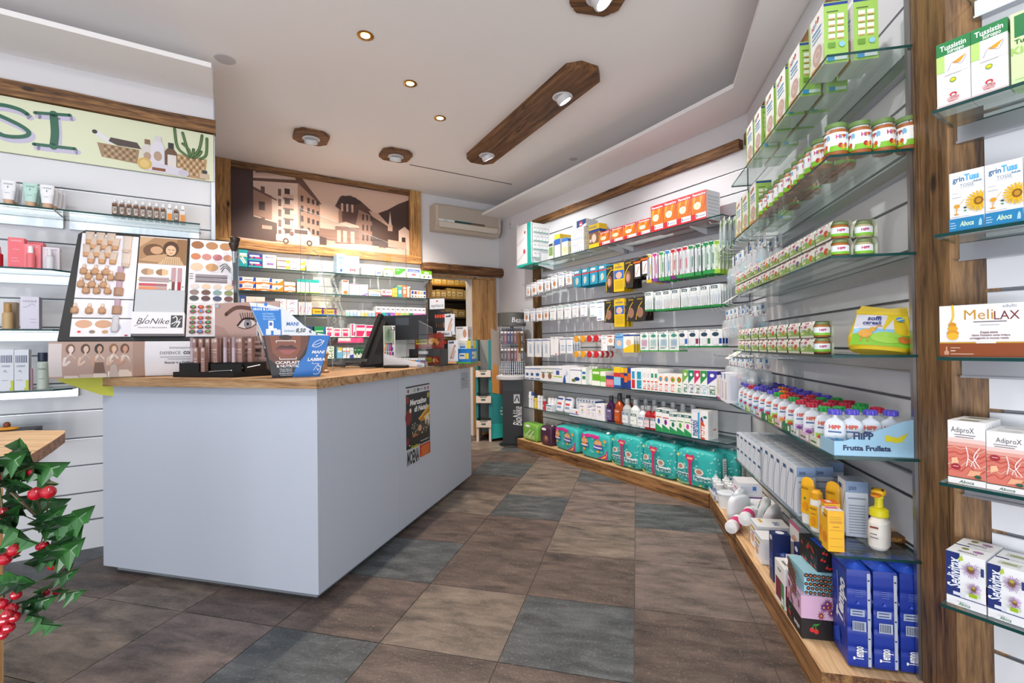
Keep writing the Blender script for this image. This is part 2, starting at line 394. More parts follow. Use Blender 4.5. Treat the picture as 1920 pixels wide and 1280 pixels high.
for i in range(-16, 12):
    for j in range(-12, 13):
        k = TILE.get((i, j)) or random.choice('bbtrg'); g = .0022
        b.box(i*TS+g, (i+1)*TS-g, j*TS+g, (j+1)*TS-g, -.003, 0, TN[k])
struct(put(b.build('floor'), FT, 0, 0, 0))
b = MB(); b.box(-7.5, 5, -3.2, 9, CEIL, CEIL+.1, 'ceiling_paint'); struct(b.build('ceiling'))
wall(MW, -1.5, 3.40, .1, 3.0, 0, .16, 'wall_back', holes=[(2.13, 2.66, .1, 2.04)])
wall(FW, -1.2, 2.663, 0, CEIL, .362, .2, 'wall_far_right')
wall(NW, -.13, 2.13, 0, CEIL, .352, .2, 'wall_near_right')
wall(RW, .03, 3.2, 0, CEIL, .205, .2, 'wall_right')
wall(LW, -4.6, 0, 0, CEIL, .022, .3, 'wall_left')
wall(W0, -6.2, -6.0, 0, CEIL, -3.0, 5.2, 'wall_street_left')
# shopfront behind the camera: wall with a wide window
wall(W0, -6.2, 4.4, 0, CEIL, -2.5, .2, 'wall_front', holes=[(-3.9, 2.3, .35, 2.75)])
b = MB()
for x in (-3.9, -1.85, .2, 2.24): b.box(x, x+.06, -2.46, -2.38, .35, 2.75, 'aluminium')
for z in (.35, 2.69): b.box(-3.84, 2.24, -2.46, -2.38, z, z+.06, 'aluminium')
wn = struct(b.build('window_1'))
MB().box(-3.84, 2.24, -2.425, -2.415, .41, 2.69, 'window_glass').build('window_pane', wn)
wall(W0, 3.0, 3.2, 0, CEIL, -2.5, 1.0, 'wall_street_right')
# lowered ceiling border along the shelf walls
ln = lambda p, q, s, t: None
def wpt(fr, x, y): return fr.p(x, y)[:2]
b = MB(); b.prism([wpt(FW, -1.12, -.01), (1.092, 4.006), (1.53, 3.26), wpt(NW, 3.2, -.065), wpt(RW, 2.9, .3), wpt(RW, .0, .3), wpt(NW, -.135, .355), wpt(FW, -1.12, .363)], SOF, SOF+.03, 'ceiling_paint')
struct(b.build('trim_1'))
d = (.842, .539)
b = MB(); b.prism([(-1.842, 2.957), (-1.842-3.6*d[0], 2.957-3.6*d[1]), wpt(LW, -4.0, .02), wpt(LW, 0, .02)], SOF, SOF+.03, 'ceiling_paint')
struct(b.build('trim_2'))
# store room behind the doorway
b = MB(); b.box(1.2, 3.6, 1.7, 1.8, .1, 2.6, 'store_wall'); b.box(1.1, 1.2, .16, 1.8, .1, 2.6, 'store_wall'); b.box(3.6, 3.7, .16, 1.8, .1, 2.6, 'store_wall'); b.box(1.1, 3.7, .16, 1.8, 2.6, 2.66, 'store_wall')
struct(put(b.build('wall_storeroom'), MW, 0, 0, 0))
# ---------------------------------------------------------------- slatwall panels
def slat_panel(fr, x0, x1, y, z0, z1, label, name='slatwall_panel', off=.007):
    b = MB(); b.box(x0, x1, y+.012, y+.022, z0, z1, '#7a7d82')
    k = 0; gs = [z0] + [off+.169*i for i in range(1, 17) if z0+.03 < off+.169*i < z1-.02] + [z1]
    for a, c in zip(gs, gs[1:]):
        b.box(x0, x1, y, y+.012, a+(.006 if a > z0 else 0), c-(.006 if c < z1 else 0), 'slat_white')
    o = put(b.build(name), fr, 0, 0, 0)
    b = MB()
    for g in gs[1:-1]: b.box(x0, x1, y+.001, y+.0115, g-.006, g-.0035, 'aluminium')
    c = b.build('groove_profile', o)
    return tag(o, label, 'wall panel')
slat_panel(LW, -3.6, -.02, 0, .0, 2.37, 'white grooved slatwall panel behind the cosmetics shelves on the left')
slat_panel(FW, -.02, 2.64, .338, .12, 2.69, 'white grooved slatwall panel behind the toothbrush and plaster hooks')
slat_panel(NW, -.12, 1.93, .328, .12, 3.0-.05, 'white grooved slatwall panel behind the baby food shelves')
slat_panel(RW, .05, 2.6, .18, .02, 2.95, 'white grooved slatwall panel at the right edge behind the remedy boxes')
def beam(name, fr, x0, x1, y0, y1, z0, z1, mat, label, cat='beam'):
    # planks with slightly waney edges
    b = MB(); n = 14 if (x1-x0) > (z1-z0) else 1; m = 14 if n == 1 else 1
    if n > 1:
        pts = [(x0+(x1-x0)*i/n, z0+random.uniform(-.003, .003)) for i in range(n+1)] + [(x1-(x1-x0)*i/n, z1+random.uniform(-.004, .004)) for i in range(n+1)]
    else:
        pts = [(x1+random.uniform(-.002, .002), z0+(z1-z0)*i/m) for i in range(m+1)] + [(x0+random.uniform(-.002, .002), z1-(z1-z0)*i/m) for i in range(m+1)]
    b.prismY(pts, y0, y1, mat); return tag(put(b.build(name), fr, 0, 0, 0), label, cat)
beam('wood_beam', LW, -3.6, .012, -.035, .02, 2.70, 2.79, 'old_wood', 'rustic brown wooden beam above the green banner on the left wall')
beam('wood_beam', FW, -.15, 2.6, .30, .36, 2.69, 2.77, 'old_wood', 'rustic brown wooden beam running above the far right slatwall')
beam('wood_beam', NW, -.08, 1.93, .29, .35, 2.69, 2.77, 'old_wood', 'short rustic wooden beam glimpsed behind the top cereal cartons')
beam('wood_post', FW, -.15, -.025, .30, .36, .0, 2.685, 'old_wood_up', 'narrow wooden post at the left end of the far right slatwall', 'post')
b = MB(); b.prism([NW.p(1.955, .30)[:2], NW.p(2.12, .30)[:2], NW.p(2.17, .40)[:2], NW.p(1.955, .40)[:2]], 0, 2.96, 'old_wood_up')
tag(b.build('wood_post'), 'thick weathered wooden post between the baby shelves and remedy shelves', 'post')
b = MB(); b.box(1.937, 1.953, .29, .352, 0, 2.96, 'aluminium'); tag(put(b.build('metal_edge_strip'), NW, 0, 0, 0), 'tall grey metal edging strip left of the thick wooden post', 'metal strip')
b = MB(); b.box(-.018, .0, -.012, .02, 0, 2.37, 'aluminium'); b.box(.0005, .006, -.012, .02, 0, 2.955, 'aluminium'); tag(put(b.build('metal_edge_strip'), LW, 0, 0, 0), 'grey metal edging strip at the right end of the cosmetics wall', 'metal strip')
# plinths
def plinth(fr, x0, x1, d, h, label, miter=0):
    b = MB(); b.prism([(x0, 0), (x1, 0), (x1, d), (x0+miter, d)], 0, h, 'light_wood', 'old_wood')
    b.prism([(x0+.001, .001), (x1, .001), (x1, .02), (x0+.001, .02)], h, h+.0015, 'light_wood', 'light_wood')
    return tag(put(b.build('display_plinth'), fr, 0, 0, 0), label, 'plinth')
b = MB(); fx = 2.5
b.prism([(0-.08, 0), (2.51, 0), (2.655, .335), (-.0, .335)], 0, .113, 'light_wood', 'old_wood'); tag(put(b.build('display_plinth'), FW, 0, 0, 0), 'low timber plinth carrying the nappy packs along the far wall', 'plinth')
b = MB(); b.prism([(.005, 0), (1.968, 0), (1.968, .325), (-.125, .325)], 0, .113, 'light_wood', 'old_wood'); tag(put(b.build('display_plinth'), NW, 0, 0, 0), 'low timber plinth carrying tissue packs along the near right wall', 'plinth')
# ---------------------------------------------------------------- ceiling details
def downlight(x, y, label):
    x, y = x*KC, y*KC; r = empty('recessed_downlight', (x, y, CEIL))
    MB().lathe([(.05, -.001), (.052, -.005), (.04, -.008), (.036, -.003), (.033, .0)], 'gold_foil', seg=24).build('trim_ring', r)
    MB().lathe([(.028, -.004), (.02, -.0055), (.0, -.006)], 'lamp_warm', seg=20).build('bulb', r)
    tag(r, label, 'ceiling light', 'recessed brass spotlights in a row')
    lamp('SPOT', 'downlight_lamp', (x, y, CEIL-.03), 110, WARM, (x, y, 0), .03, cone=130, blend=.8)
downlight(-.815, 2.718, 'small round brass spotlight, nearest of three in a ceiling row')
downlight(-.667, 3.222, 'small round brass spotlight, middle of three in a ceiling row')
downlight(-.54, 3.718, 'small round brass spotlight, farthest of three in a ceiling row')
def gimbal(parent, x, y, z, aim, e, col=LED, on=True, cone=95):
    loc = Vector((x, y, z)); d = (Vector(aim)-loc).normalized(); q = d.to_track_quat('-Z', 'Y').to_euler()
    h = MB().lathe([(.075, -.001), (.078, -.006), (.066, -.010), (.062, -.004)], '#e8e8ea', seg=28).build('trim_ring', parent, parent.matrix_world.inverted() @ loc if 0 else None)
    h.location = (loc - parent.location) if parent.rotation_euler[2] == 0 else Matrix.Rotation(-parent.rotation_euler[2], 3, 'Z') @ (loc-parent.location)
    g = MB().lathe([(.058, .0), (.058, -.042), (.048, -.046), (.046, -.030)], '#e4e4e6', seg=24).build('lamp_head', parent, h.location)
    qq = (Matrix.Rotation(-parent.rotation_euler[2], 3, 'Z') @ d).to_track_quat('-Z', 'Y').to_euler(); g.rotation_euler = qq
    MB().lathe([(.046, -.035), (.0, -.037)], 'lamp_led' if on else '#9aa0a6', seg=20).build('lens', g)
    lamp('SPOT', 'gimbal_lamp', loc + d*.06, e, col, aim, .04, cone=cone, blend=.8)
def rosette(x, y, ang, aim, label, e, col=LED, on=True):
    x, y = x*KC, y*KC
    r = empty('wooden_spot_rosette', (x, y, CEIL), 0)
    pts = []; s = .15; c = .047
    for k in range(4):
        a = k*math.pi/2+math.radians(ang); R = lambda p: (p[0]*math.cos(a)-p[1]*math.sin(a), p[0]*math.sin(a)+p[1]*math.cos(a))
        pts += [R((s, -s+c+.02)), R((s, s-c-.02))] + [R((s+.0-c*math.sin(t)*1.0, s-c*math.cos(t)*1.0 - .0)) for t in (math.pi*.12, math.pi*.25, math.pi*.38)]
    MB().prism(pts, -.03, 0, 'beam_wood').build('wood_plate', r)
    tag(r, label, 'ceiling light')
    gimbal(r, x, y, CEIL-.03, aim, e, col, on)
rosette(-1.66, 4.0, 30, (-2.2, 5.3, 1.7), 'wooden ceiling rosette with grey spot head turned toward the old town picture', 230, (1, .84, .70), False)
rosette(-1.05, 4.40, 30, (-1.5, 5.7, 1.4), 'wooden ceiling rosette with lit spot left of the air conditioner', 260, (1, .86, .72))
rosette(.462, 2.40, 12, (1.6, 2.3, 1.3), 'wooden ceiling rosette with bright spot cut off at the top edge', 55)
r = empty('wooden_light_beam', (.10*KC, 3.775*KC, CEIL), math.radians(-61.5))
L, Wd = .96, .15; c = .077
MB().prism([(-L+c,-Wd),(L-c,-Wd),(L,-Wd+c),(L,Wd-c),(L-c,Wd),(-L+c,Wd),(-L,Wd-c),(-L,-Wd+c)], -.055, 0, 'beam_wood').build('wood_plank', r)
tag(r, 'long rustic wooden ceiling plank holding two bright swivel spots', 'ceiling light')
gimbal(r, .37*KC, 3.32*KC, CEIL-.055, (1.5, 3.9, 1.3), 110); gimbal(r, -.21*KC, 4.335*KC, CEIL-.055, (.75, 5.5, 1.2), 110)
o = MB().lathe([(.04, -.004), (.045, 0)], '#cfcaca', c=(0,0,0), seg=24).build('blanking_plate', None, (.606*KC, 4.574*KC, CEIL)); tag(o, 'round pale blanking cap on the ceiling right of the wooden plank', 'ceiling cap')
o = MB().lathe([(.06, -.004), (.066, 0)], '#c9c6c8', c=(0,0,0), seg=24).build('blanking_plate', None, (-1.74*KC, 2.93*KC, CEIL)); tag(o, 'round pale blanking cap on the ceiling beside the left shelf wall', 'ceiling cap')
b = MB(); b.tube([(-.978*KC, 4.661*KC, CEIL-.004), (.02*KC, 5.267*KC, CEIL-.004)], .0035, '#5c5048'); tag(b.build('ceiling_cable'), 'thin dark cable running along the ceiling toward the far corner', 'cable')
# ---------------------------------------------------------------- picture wall
beam('picture_frame_post', MW, -.06, .104, -.06, 0, 2.25, 2.994, 'frame_wood_up', 'light rustic upright framing the old town picture on its left', 'post')
beam('picture_frame_post', MW, 1.862, 1.985, -.06, 0, 2.25, 2.994, 'frame_wood_up', 'light rustic upright framing the old town picture on its right', 'post')
beam('picture_frame_beam', MW, .106, 1.86, -.05, 0, 2.942, 2.994, 'old_wood', 'rustic wooden strip above the old town picture')
beam('picture_frame_beam', MW, -.06, 1.985, -.07, 0, 2.165, 2.248, 'frame_wood', 'rustic wooden beam directly below the old town picture')
b = MB(); pr = []
n = 16
for i in range(n+1):
    pr.append((.062+random.uniform(-.003,.003) - (.014 if i in (0, n) else 0), 1.99+1.13*i/n))
b.lathe(pr, 'beam_wood', c=(0, -.065, 2.132), seg=20, axis='x', sx=1, sy=.95)
tag(put(b.build('log_lintel'), MW, 0, 0, 0), 'round dark log lying above the storeroom doorway', 'log')
# sepia picture
pw, ph = 1.756, .69; S = front(pw, ph)
b = MB(); b.box(0, pw, 0, .004, 0, ph, '#d9b6a2')
A = [('p', [(0,0),(1,0),(1,.16),(0,.1)], '#c79d88')]
D, K, Lt, Md = '#3a2622', '#6b4a3e', '#e6c8b6', '#a9806c'
# hills right
A += [('p', [(.62,.12),(1,.1),(1,.93),(.93,.84),(.86,.72),(.78,.62),(.7,.52),(.62,.42)], '#4a322b')]
# big building
A += [('p', [(.1,.1),(.335,.1),(.335,.92),(.27,1),(.1,.93)], Lt), ('p', [(.335,.1),(.455,.14),(.455,.66),(.335,.93)], '#b98f79'),
      ('p', [(.1,.9),(.335,.97),(.335,.92),(.1,.86)], K), ('p', [(.32,1),(.36,1),(.465,.66),(.45,.66),(.335,.93)], K), ('p', [(.12,.98),(.18,1),(.12,1)], K)]
for r_ in range(5):
    z = .76-.148*r_
    for u in ((.145,.02),(.232,.016)):
        A.append(('r', u[0], z-.06, u[0]+u[1], z+.04, K))
    A.append(('r', .265, z-.08, .293, z+.06, D)); A.append(('r', .258, z-.1, .312, z-.075, K)); A.append(('r', .258, z-.075, .312, z-.02, '#d3ad99'))
    for u in (.35,.385,.41,.435): A.append(('r', u, z-.1-(u-.35)*.3, u+.014, z-.01-(u-.35)*.6, D))
# dark trunk strip and small house
A += [('r', 0, 0, .108, 1, '#4a3331'), ('p', [(.108,.38),(.2,.34),(.2,.68),(.108,.76)], Md), ('p', [(.108,.78),(.225,.64),(.225,.62),(.108,.74)], K), ('r', .135,.46,.165,.58, D), ('p', [(.108,.02),(.225,.03),(.225,.3),(.108,.36)], '#51372f'), ('r', .15,.2,.2,.25, '#c09a86')]
# chalet
A += [('p', [(.56,.1),(.6,.08),(.76,.1),(.76,.64),(.65,.78),(.56,.6)], '#9a7462'), ('p', [(.54,.66),(.57,.82),(.63,.86),(.69,.8),(.79,.6),(.79,.56),(.68,.66),(.66,.4),(.58,.44),(.58,.6)], '#5a3c33'),
      ('p', [(.55,.68),(.58,.84),(.66,.84),(.7,.76),(.66,.72),(.6,.72)], '#3b2823')]
for u in (.575,.605,.635): A.append(('r', u, .6, u+.012, .72, '#cfa996'))
A += [('p', [(.52,.36),(.6,.44),(.68,.4),(.68,.36),(.52,.34)], '#e0c0ae'), ('p', [(.54,.1),(.68,.1),(.68,.37),(.54,.36)], '#876353')]
for u in (.55,.585,.63): A.append(('r', u, .12, u+.022, .3, '#d0ab97'))
for u in (.7,.725,.75): 
    for v in (.18,.34,.5): A.append(('r', u, v, u+.011, v+.09, D))
A += [('p', [(.74,.66),(.8,.64),(.88,.44),(.86,.42),(.76,.58)], '#caa48f'), ('p', [(.76,.1),(.87,.12),(.87,.44),(.76,.58)], '#4c332b')]
A += [('p', [(.865,.46),(.875,.7),(.885,.46)], '#e8cdbc'), ('r', .86,.38,.89,.48, '#caa48f'), ('p', [(.93,.1),(1,.1),(1,.42),(.97,.48),(.93,.4)], '#e2c3b1'), ('r', .95,.2,.975,.3, D), ('p', [(.86,.12),(.98,.1),(.98,.22),(.86,.24)], '#c9a28e'), ('r', .45,.14,.55,.3,'#8f6b5a'), ('r', .46,.3,.53,.38,'#d9b8a5')]
# car and square
A += [('p', [(0,0),(1,0),(1,.1),(.7,.12),(.4,.06),(.2,.03),(0,.05)], '#dcb7a3'), ('p', [(.22,.05),(.45,.04),(.46,.16),(.41,.17),(.39,.26),(.31,.26),(.29,.17),(.22,.14)], '#ecd2c1'), ('r', .315,.18,.385,.24, '#5a3d33'), ('p', [(.45,.05),(.49,.05),(.49,.16),(.45,.18)], '#4a312a')]
for u in (.27,.395): A += [('e', u, .055, .016, .045, '#553a30'), ('e', u, .055, .008, .022, '#d8b6a4')]
A += [('e', .3, .17, .012, .035, '#6b4b3e')]
A += [('e', .81+.012*i, .12+.01*(i%2), .006, .035, '#5e4035') for i in range(4)]
b.art(S, A, e0=.0006, de=.00008)
tag(put(b.build('old_town_picture'), MW, .105, -.006, 2.249), 'large sepia picture of an old alpine town square, framed in wood', 'picture')
# air conditioner
r = empty('air_conditioner'); put(r, MW, 2.115, -.001, 2.56)
b = MB(); b.prismX([(0,.0),(-.12,.0),(-.17,.04),(-.19,.11),(-.185,.27),(-.16,.298),(0,.298)], 0, .86, '#cfc0ae'); b.box(.035, .825, -.192, -.18, .11, .275, '#b9aea2')
b.build('casing', r)
b = MB(); b.box(.03, .83, -.196, -.185, .095, .118, '#b7a794'); b.art(front(.8, .023, -.196, .03, .095), [('r', 0, 0, .25, 1, '#e8eef0'), ('r', .25, 0, .52, 1, '#14514c'), ('r', .52, 0, .75, 1, '#6e5a50'), ('r', .07, .4, .14, .6, '#3a3a3a')]); b.build('display_strip', r)
b = MB(); b.add([(.03,-.186,.09),(.83,-.186,.09),(.81,-.172,.03),(.05,-.172,.03)], [(0,3,2,1)], '#ddd2c4'); b.tube([(.03,-.187,.09),(.05,-.174,.028),(.81,-.174,.028),(.83,-.187,.09)], .002, '#6b5a4c'); b.build('louvre', r)
tag(r, 'white wall air conditioner above the storeroom doorway', 'air conditioner')
# doorway
beam('door_jamb', MW, 2.06, 2.128, -.03, .16, .122, 2.07, 'door_wood', 'wooden jamb on the left of the storeroom doorway', 'door frame')
beam('door_jamb', MW, 2.13, 2.98, -.04, 0, 2.04, 2.07, 'door_wood', 'wooden head piece over the storeroom doorway', 'door frame')
r = empty('sliding_door'); put(r, MW, 2.662, -.045, 0)
b = MB(); b.box(0, .19, 0, .04, .125, 2.035, 'door_wood'); b.build('wide_board', r)
b = MB(); b.box(.193, .315, -.012, .04, .125, 2.035, 'door_wood'); b.build('side_board', r)
tag(r, 'plain pine door panel standing open at the right of the storeroom', 'door')
# store room racks
sz = (.9, 1.3, 1.62, 1.87, 2.06)
r = empty('storage_rack'); put(r, MW, 1.75, .75, 0)
for z in sz[:4] + (.5,): MB().box(0, 1.45, 0, .45, z-.02, z, '#3d3128').build('shelf_board', r)
for x in (0, 1.42): MB().box(x, x+.03, .42, .45, 0, 2.3, '#2a221b').build('upright', r)
MB().box(0, 1.45, 0, .45, 2.04, 2.06, '#8a6228').build('shelf_board', r)
tag(r, 'dark storage rack seen through the storeroom doorway', 'shelving')
bx = []
kk = 0
for zi, z in enumerate(sz):
    x = 1.80; kk = 0; h0 = (.13, .17, .12, .14, .10)[zi]
    while x < 2.95 and not (zi == 0 and x > 2.7):
        wd = random.choice((.07, .09, .12)); h = h0*random.uniform(.7, 1.05)
        col = random.choice(('#b59a62', '#a58a58', '#c4a86e', '#8f7a50') if zi != 4 else ('#c79a3a', '#d0a84a'))
        o = carton('stock_box', wd-.006, .12, h, col, F=[('r', .15, .3, .85, .7, '#d9c79a'), ('r', .25, .42, .7, .5, '#4a4030')])
        put(o, MW, x, .77, z+.0005); kk += 1
        tag(o, f'buff cardboard box, {nth(kk-1)} from the left on the {("lowest","second","third","fourth","top")[zi]} storeroom rack board', 'box', 'stock boxes in the storeroom'); x += wd
lamp('POINT', 'storeroom_lamp', MW.p(2.45*KM, .42*KM, 2.35), 14, (1, .8, .52), None, .08)
# wall thermostat
b = MB(); b.box(0, .07, -.02, 0, 0, .1, '#dedad8'); b.art(front(.07, .1, -.02), [('r', .3, .55, .8, .6, '#444444'), ('r', .3, .3, .8, .5, '#c8c4c0')]); tag(put(b.build('thermostat'), FW, -.76, .3615, 2.80), 'small white thermostat box high on the far wall beside the corner', 'thermostat')
# ================================================================ glass shelves
def shelf(fr, x0, x1, y0, y1, z, label, rail=True, brackets=(), cham=0, group=None, t=.009):
    r = empty('glass_shelf'); put(r, fr, x0, y0, z)
    L, D = x1-x0, y1-y0
    pts = [(0, 0), (L-cham, 0), (L, cham), (L, D), (0, D)] if cham else [(0, 0), (L, 0), (L, D), (0, D)]
    MB().prism(pts, -t, 0, 'shelf_glass', 'glass_edge').build('pane', r)
    if rail:
        b = MB(); b.box(.01, L-.01, D-.018, D, -.062, -t-.001, 'aluminium'); b.box(.01, L-.01, D-.03, D-.018, -.062, -.056, 'aluminium'); b.build('support_rail', r)
    for x in brackets:
        b = MB(); b.prismX([(D, -t-.001), (.06, -t-.001), (.06, -t-.012), (D, -.06)], x-x0-.004, x-x0+.004, '#dfe2e6'); b.build('bracket', r)
    return tag(r, label, 'glass shelf', group)
SZ = [.505, .835, 1.175, 1.51, 1.85, 2.19]
nn = ['lowest', 'second', 'third', 'fourth', 'fifth', 'top']
for i, z in enumerate(SZ):
    shelf(NW, .585 if i != 2 and i != 3 else .57, 1.962, .05, .325, z, f'{nn[i]} glass shelf of the baby food wall, counted from the plinth')
for i, z in enumerate(SZ[:5]):
    shelf(RW, -.012, 1.1, 0, .178, z, f'{nn[i]} glass shelf right of the thick wooden post')
shelf(RW, .03, 1.1, 0.02, .178, 2.19, 'topmost glass shelf right of the thick wooden post')
shelf(FW, .03, 1.44, .05, .336, 2.157, 'top glass shelf of the far wall, left pane under the teal display', brackets=(.25, 1.38))
shelf(FW, 1.445, 2.62, .05, .336, 2.157, 'top glass shelf of the far wall, right pane under the red cartons', brackets=(1.5, 2.3))
shelf(FW, .0, 2.6, .05, .336, .822, 'glass shelf of the far wall carrying toothpaste cartons', brackets=(.25, 1.3, 2.3))
shelf(FW, .0, 1.32, .05, .336, .492, 'lower glass shelf of the far wall, left pane with plasters and sprays', brackets=(.25, 1.25))
shelf(FW, 1.325, 2.63, .05, .336, .492, 'lower glass shelf of the far wall, right pane with mouthwash bottles', brackets=(1.4, 2.4))
for i, z in enumerate((.67, 1.005, 1.34, 1.676)):
    shelf(LW, -2.4, -.70 if i else -.84, -.28, -.003, z, f'{nn[i]} glass shelf of the cosmetics wall behind the makeup display', cham=.07)
shelf(LW, -2.3, -.765, -.28, -.003, 2.016, 'top glass shelf of the cosmetics wall with squeeze tubes'); shelf(LW, -.757, -.078, -.28, -.003, 2.016, 'top glass shelf of the cosmetics wall with miniature perfume bottles')
BZ = (1.97, 1.755, 1.54, 1.325, 1.11)
for i, z in enumerate(BZ):
    shelf(MW, .10, 1.03, -.24, -.03, z, f'{("top","second","third","fourth","lowest")[i]} glass shelf behind the counter, left bay', rail=False, brackets=(.13, 1.0))
    shelf(MW, 1.035, 2.045, -.24, -.03, z, f'{("top","second","third","fourth","lowest")[i]} glass shelf behind the counter, right bay', rail=False, brackets=(1.06, 2.02))
b = MB(); b.box(.04, 2.05, -.018, -.001, .125, 2.16, 'slat_white')
for k in range(13): b.box(.04, 2.05, -.019, -.018, .2+.15*k, .206+.15*k, '#8d8f93')
o = put(b.build('slatwall_panel'), MW, 0, 0, 0); tag(o, 'white backing panel behind the medicine shelves below the old town picture', 'wall panel')
for x in (.12, 1.02, 2.03):
    b = MB(); b.box(0, .022, -.03, -.018, .125, 2.15, '#c8cbd0')
    for k in range(30): b.box(.008, .014, -.0305, -.03, .6+.05*k, .62+.05*k, '#3a3c40')
    tag(put(b.build('shelf_upright'), MW, x, 0, 0), f'slotted metal shelf upright at the {"left end" if x < .5 else "middle" if x < 1.5 else "right end"} of the medicine shelves', 'shelf upright')
# ================================================================ far wall, top shelf
TZ = 2.1575
r = empty('counter_display_stand'); put(r, FW, -.155, .07, TZ)
b = MB(); b.box(0, .31, 0, .27, 0, .03, '#19b6a6'); b.box(0, .31, 0, .012, .03, .50, '#f2f2f2'); b.box(.012, .31, .26, .27, .03, .53, '#f5f5f5'); b.box(0, .012, .0, .27, .03, .52, '#f5f5f5'); b.box(.02, .295, .02, .26, .03, .5, '#eef0f0')
b.art(front(.31, .5), [('r', .75, 0, 1, 1, '#16a899'), ('r', .03, .07, .7, .97, '#f4f0f0'), ('p', [(.05,.1),(.6,.3),(.6,.36),(.05,.18)], '#dfdada'), ('p', [(.05,.5),(.6,.65),(.6,.7),(.05,.58)], '#e2dcdc'), ('e', .55, .35, .08, .06, '#c24b52'), ('e', .6, .8, .05, .04, '#c24b52')])
b.build('stand_body', r)
for i in range(4):
    for j in range(5):
        if i < 1 and j > 1: continue
        MB().box(.296, .312, .035+.045*j, .073+.045*j, .085+.1*i, .165+.1*i, '#f6f6f6').art(right(.038, .08, .312, .035+.045*j, .085+.1*i), [('r', .2, .55, .8, .75, '#b9c4c4'), ('r', .0, 0, 1, .1, '#17a295')]).build('sample_pack', r)
tag(r, 'teal edged white display stand full of small packs on the far top shelf', 'display stand')
def cart(fr, x, y, z, w, d, h, label, base='#f3f3f3', F=None, R=None, T=None, name='product_box', cat='box', group=None, rz=0, side=None):
    o = carton(name, w, d, h, base, F, R, T, side); put(o, fr, x, y, z+.0004, rz); return tag(o, label, cat, group)
cart(FW, .49, .07, TZ, .09, .14, .19, 'green and white small pack beside the teal stand on the far top shelf', '#dfe8d8', F=[('r',.1,.2,.9,.7,'#7a9a58'),('r',.1,.75,.9,.9,'#39424a')], R=[('r',.1,.1,.9,.6,'#8fb070')])
cart(FW, .60, .07, TZ, .10, .15, .25, 'yellow topped knee bandage box on the far top shelf', '#e9eaec', F=[('r',0,.8,1,1,'#e8c53a'),('r',0,.55,1,.8,'#2b62b5'),('e',.5,.3,.3,.2,'#cfd6dd')], R=[('r',0,.8,1,1,'#e8c53a'),('r',.2,.55,.8,.7,'#2b62b5')])
cart(FW, .715, .08, TZ, .10, .15, .19, 'cream and blue bandage box beside the stacked white device boxes', '#f1ecd0', F=[('r',0,.8,1,1,'#3574c0'),('r',.15,.2,.8,.5,'#d7cf9a')], R=[('r',0,.8,1,.95,'#3574c0'),('r',.15,.2,.8,.5,'#cfc78e')])
PIC = [('r', .05, .78, .9, .8, '#c33'+'a4e'), ('r', .08, .6, .6, .63, '#5a7fc0'), ('e', .5, .35, .3, .15, '#d5dae6')]+[('e', .15+.17*i, .12, .04, .04, '#4f7fc4') for i in range(5)]
for k in range(2): cart(FW, .87, .08, TZ+.002+.125*k, .20, .16, .122, f'white aerosol device box with blue dots, {("lower","middle")[k]} one of the stack', '#eef0f6', F=PIC, R=PIC)
cart(FW, .875, .1, TZ+.253, .21, .16, .075, 'white and navy device box with red roundel, topmost of the stack', '#eef0f6', F=[('p',[(.3,0),(1,.4),(1,1),(.3,1)],'#1d3f7a'),('e',.62,.45,.12,.36,'#d8303c'),('t','pic',.62,.45,.3,'#ffffff')], R=[('r',.1,.2,.9,.9,'#dfe2ea')])
cart(FW, 1.145, .08, TZ, .15, .10, .235, 'yellow and blue elbow support carton with tan photo', '#f2cf1e', F=[('r',0,.66,1,.78,'#1c3f8a'),('r',.04,.2,.96,.66,'#8c5a3a'),('e',.5,.42,.22,.18,'#e6d3c3'),('t','FUTURO',.42,.88,.08,'#1c3f8a'),('r',.1,.28,.25,.4,'#e8e8e8')], R=[('r',.0,.66,1,.78,'#1c3f8a'),('r',.1,.2,.9,.66,'#b98a4c')])
THR = lambda big: [('r',0,.84,1,1,'#c9202a'),('t','ThermaCare',.5,.91,.075 if big else .1,'#ffffff',{'w':.86,'it':.2}),('r',.02,.25,.98,.84,'#d96f1e'),
  ('p',[(.05,.3),(.3,.84),(.15,.84)],'#f0a23a'),('p',[(.5,.3),(.75,.84),(.6,.84)],'#f0a63e'),('p',[(.75,.25),(.98,.7),(.98,.84),(.9,.84)],'#c4561a'),('e',.4,.52,.24,.13,'#f9ecd2'),('e',.4,.52,.12,.07,'#fbe3a4'),('r',0,0,1,.25,'#cf2630'),('r',.3,.08,.97,.26,'#e7ecf1'),('r',.34,.12,.4,.22,'#2b4a7c'),('r',.45,.14,.9,.17,'#9aa6b5')]
GR = [('r',.08,.05+.12*i,.92,.11+.12*i,'#c9cdd2') for i in range(7)]
xs = [1.302, 1.46, 1.624, 1.79]
for i in range(4):
    w = (.152, .158, .158, .145)[i]
    cart(FW, xs[i], .07, TZ, w, .12, .135, f'small red and orange heat wrap carton, {nth(i)} from the left on the far top shelf', '#cf2630', F=THR(0), R=GR, side='#e6e8ea')
for i in range(4):
    cart(FW, 1.942+.135*i, .07, TZ, .133, .165, .222, f'tall red and orange heat wrap carton, {nth(i)} from the left on the far top shelf', '#cf2630', F=THR(1), R=GR, side='#e6e8ea')
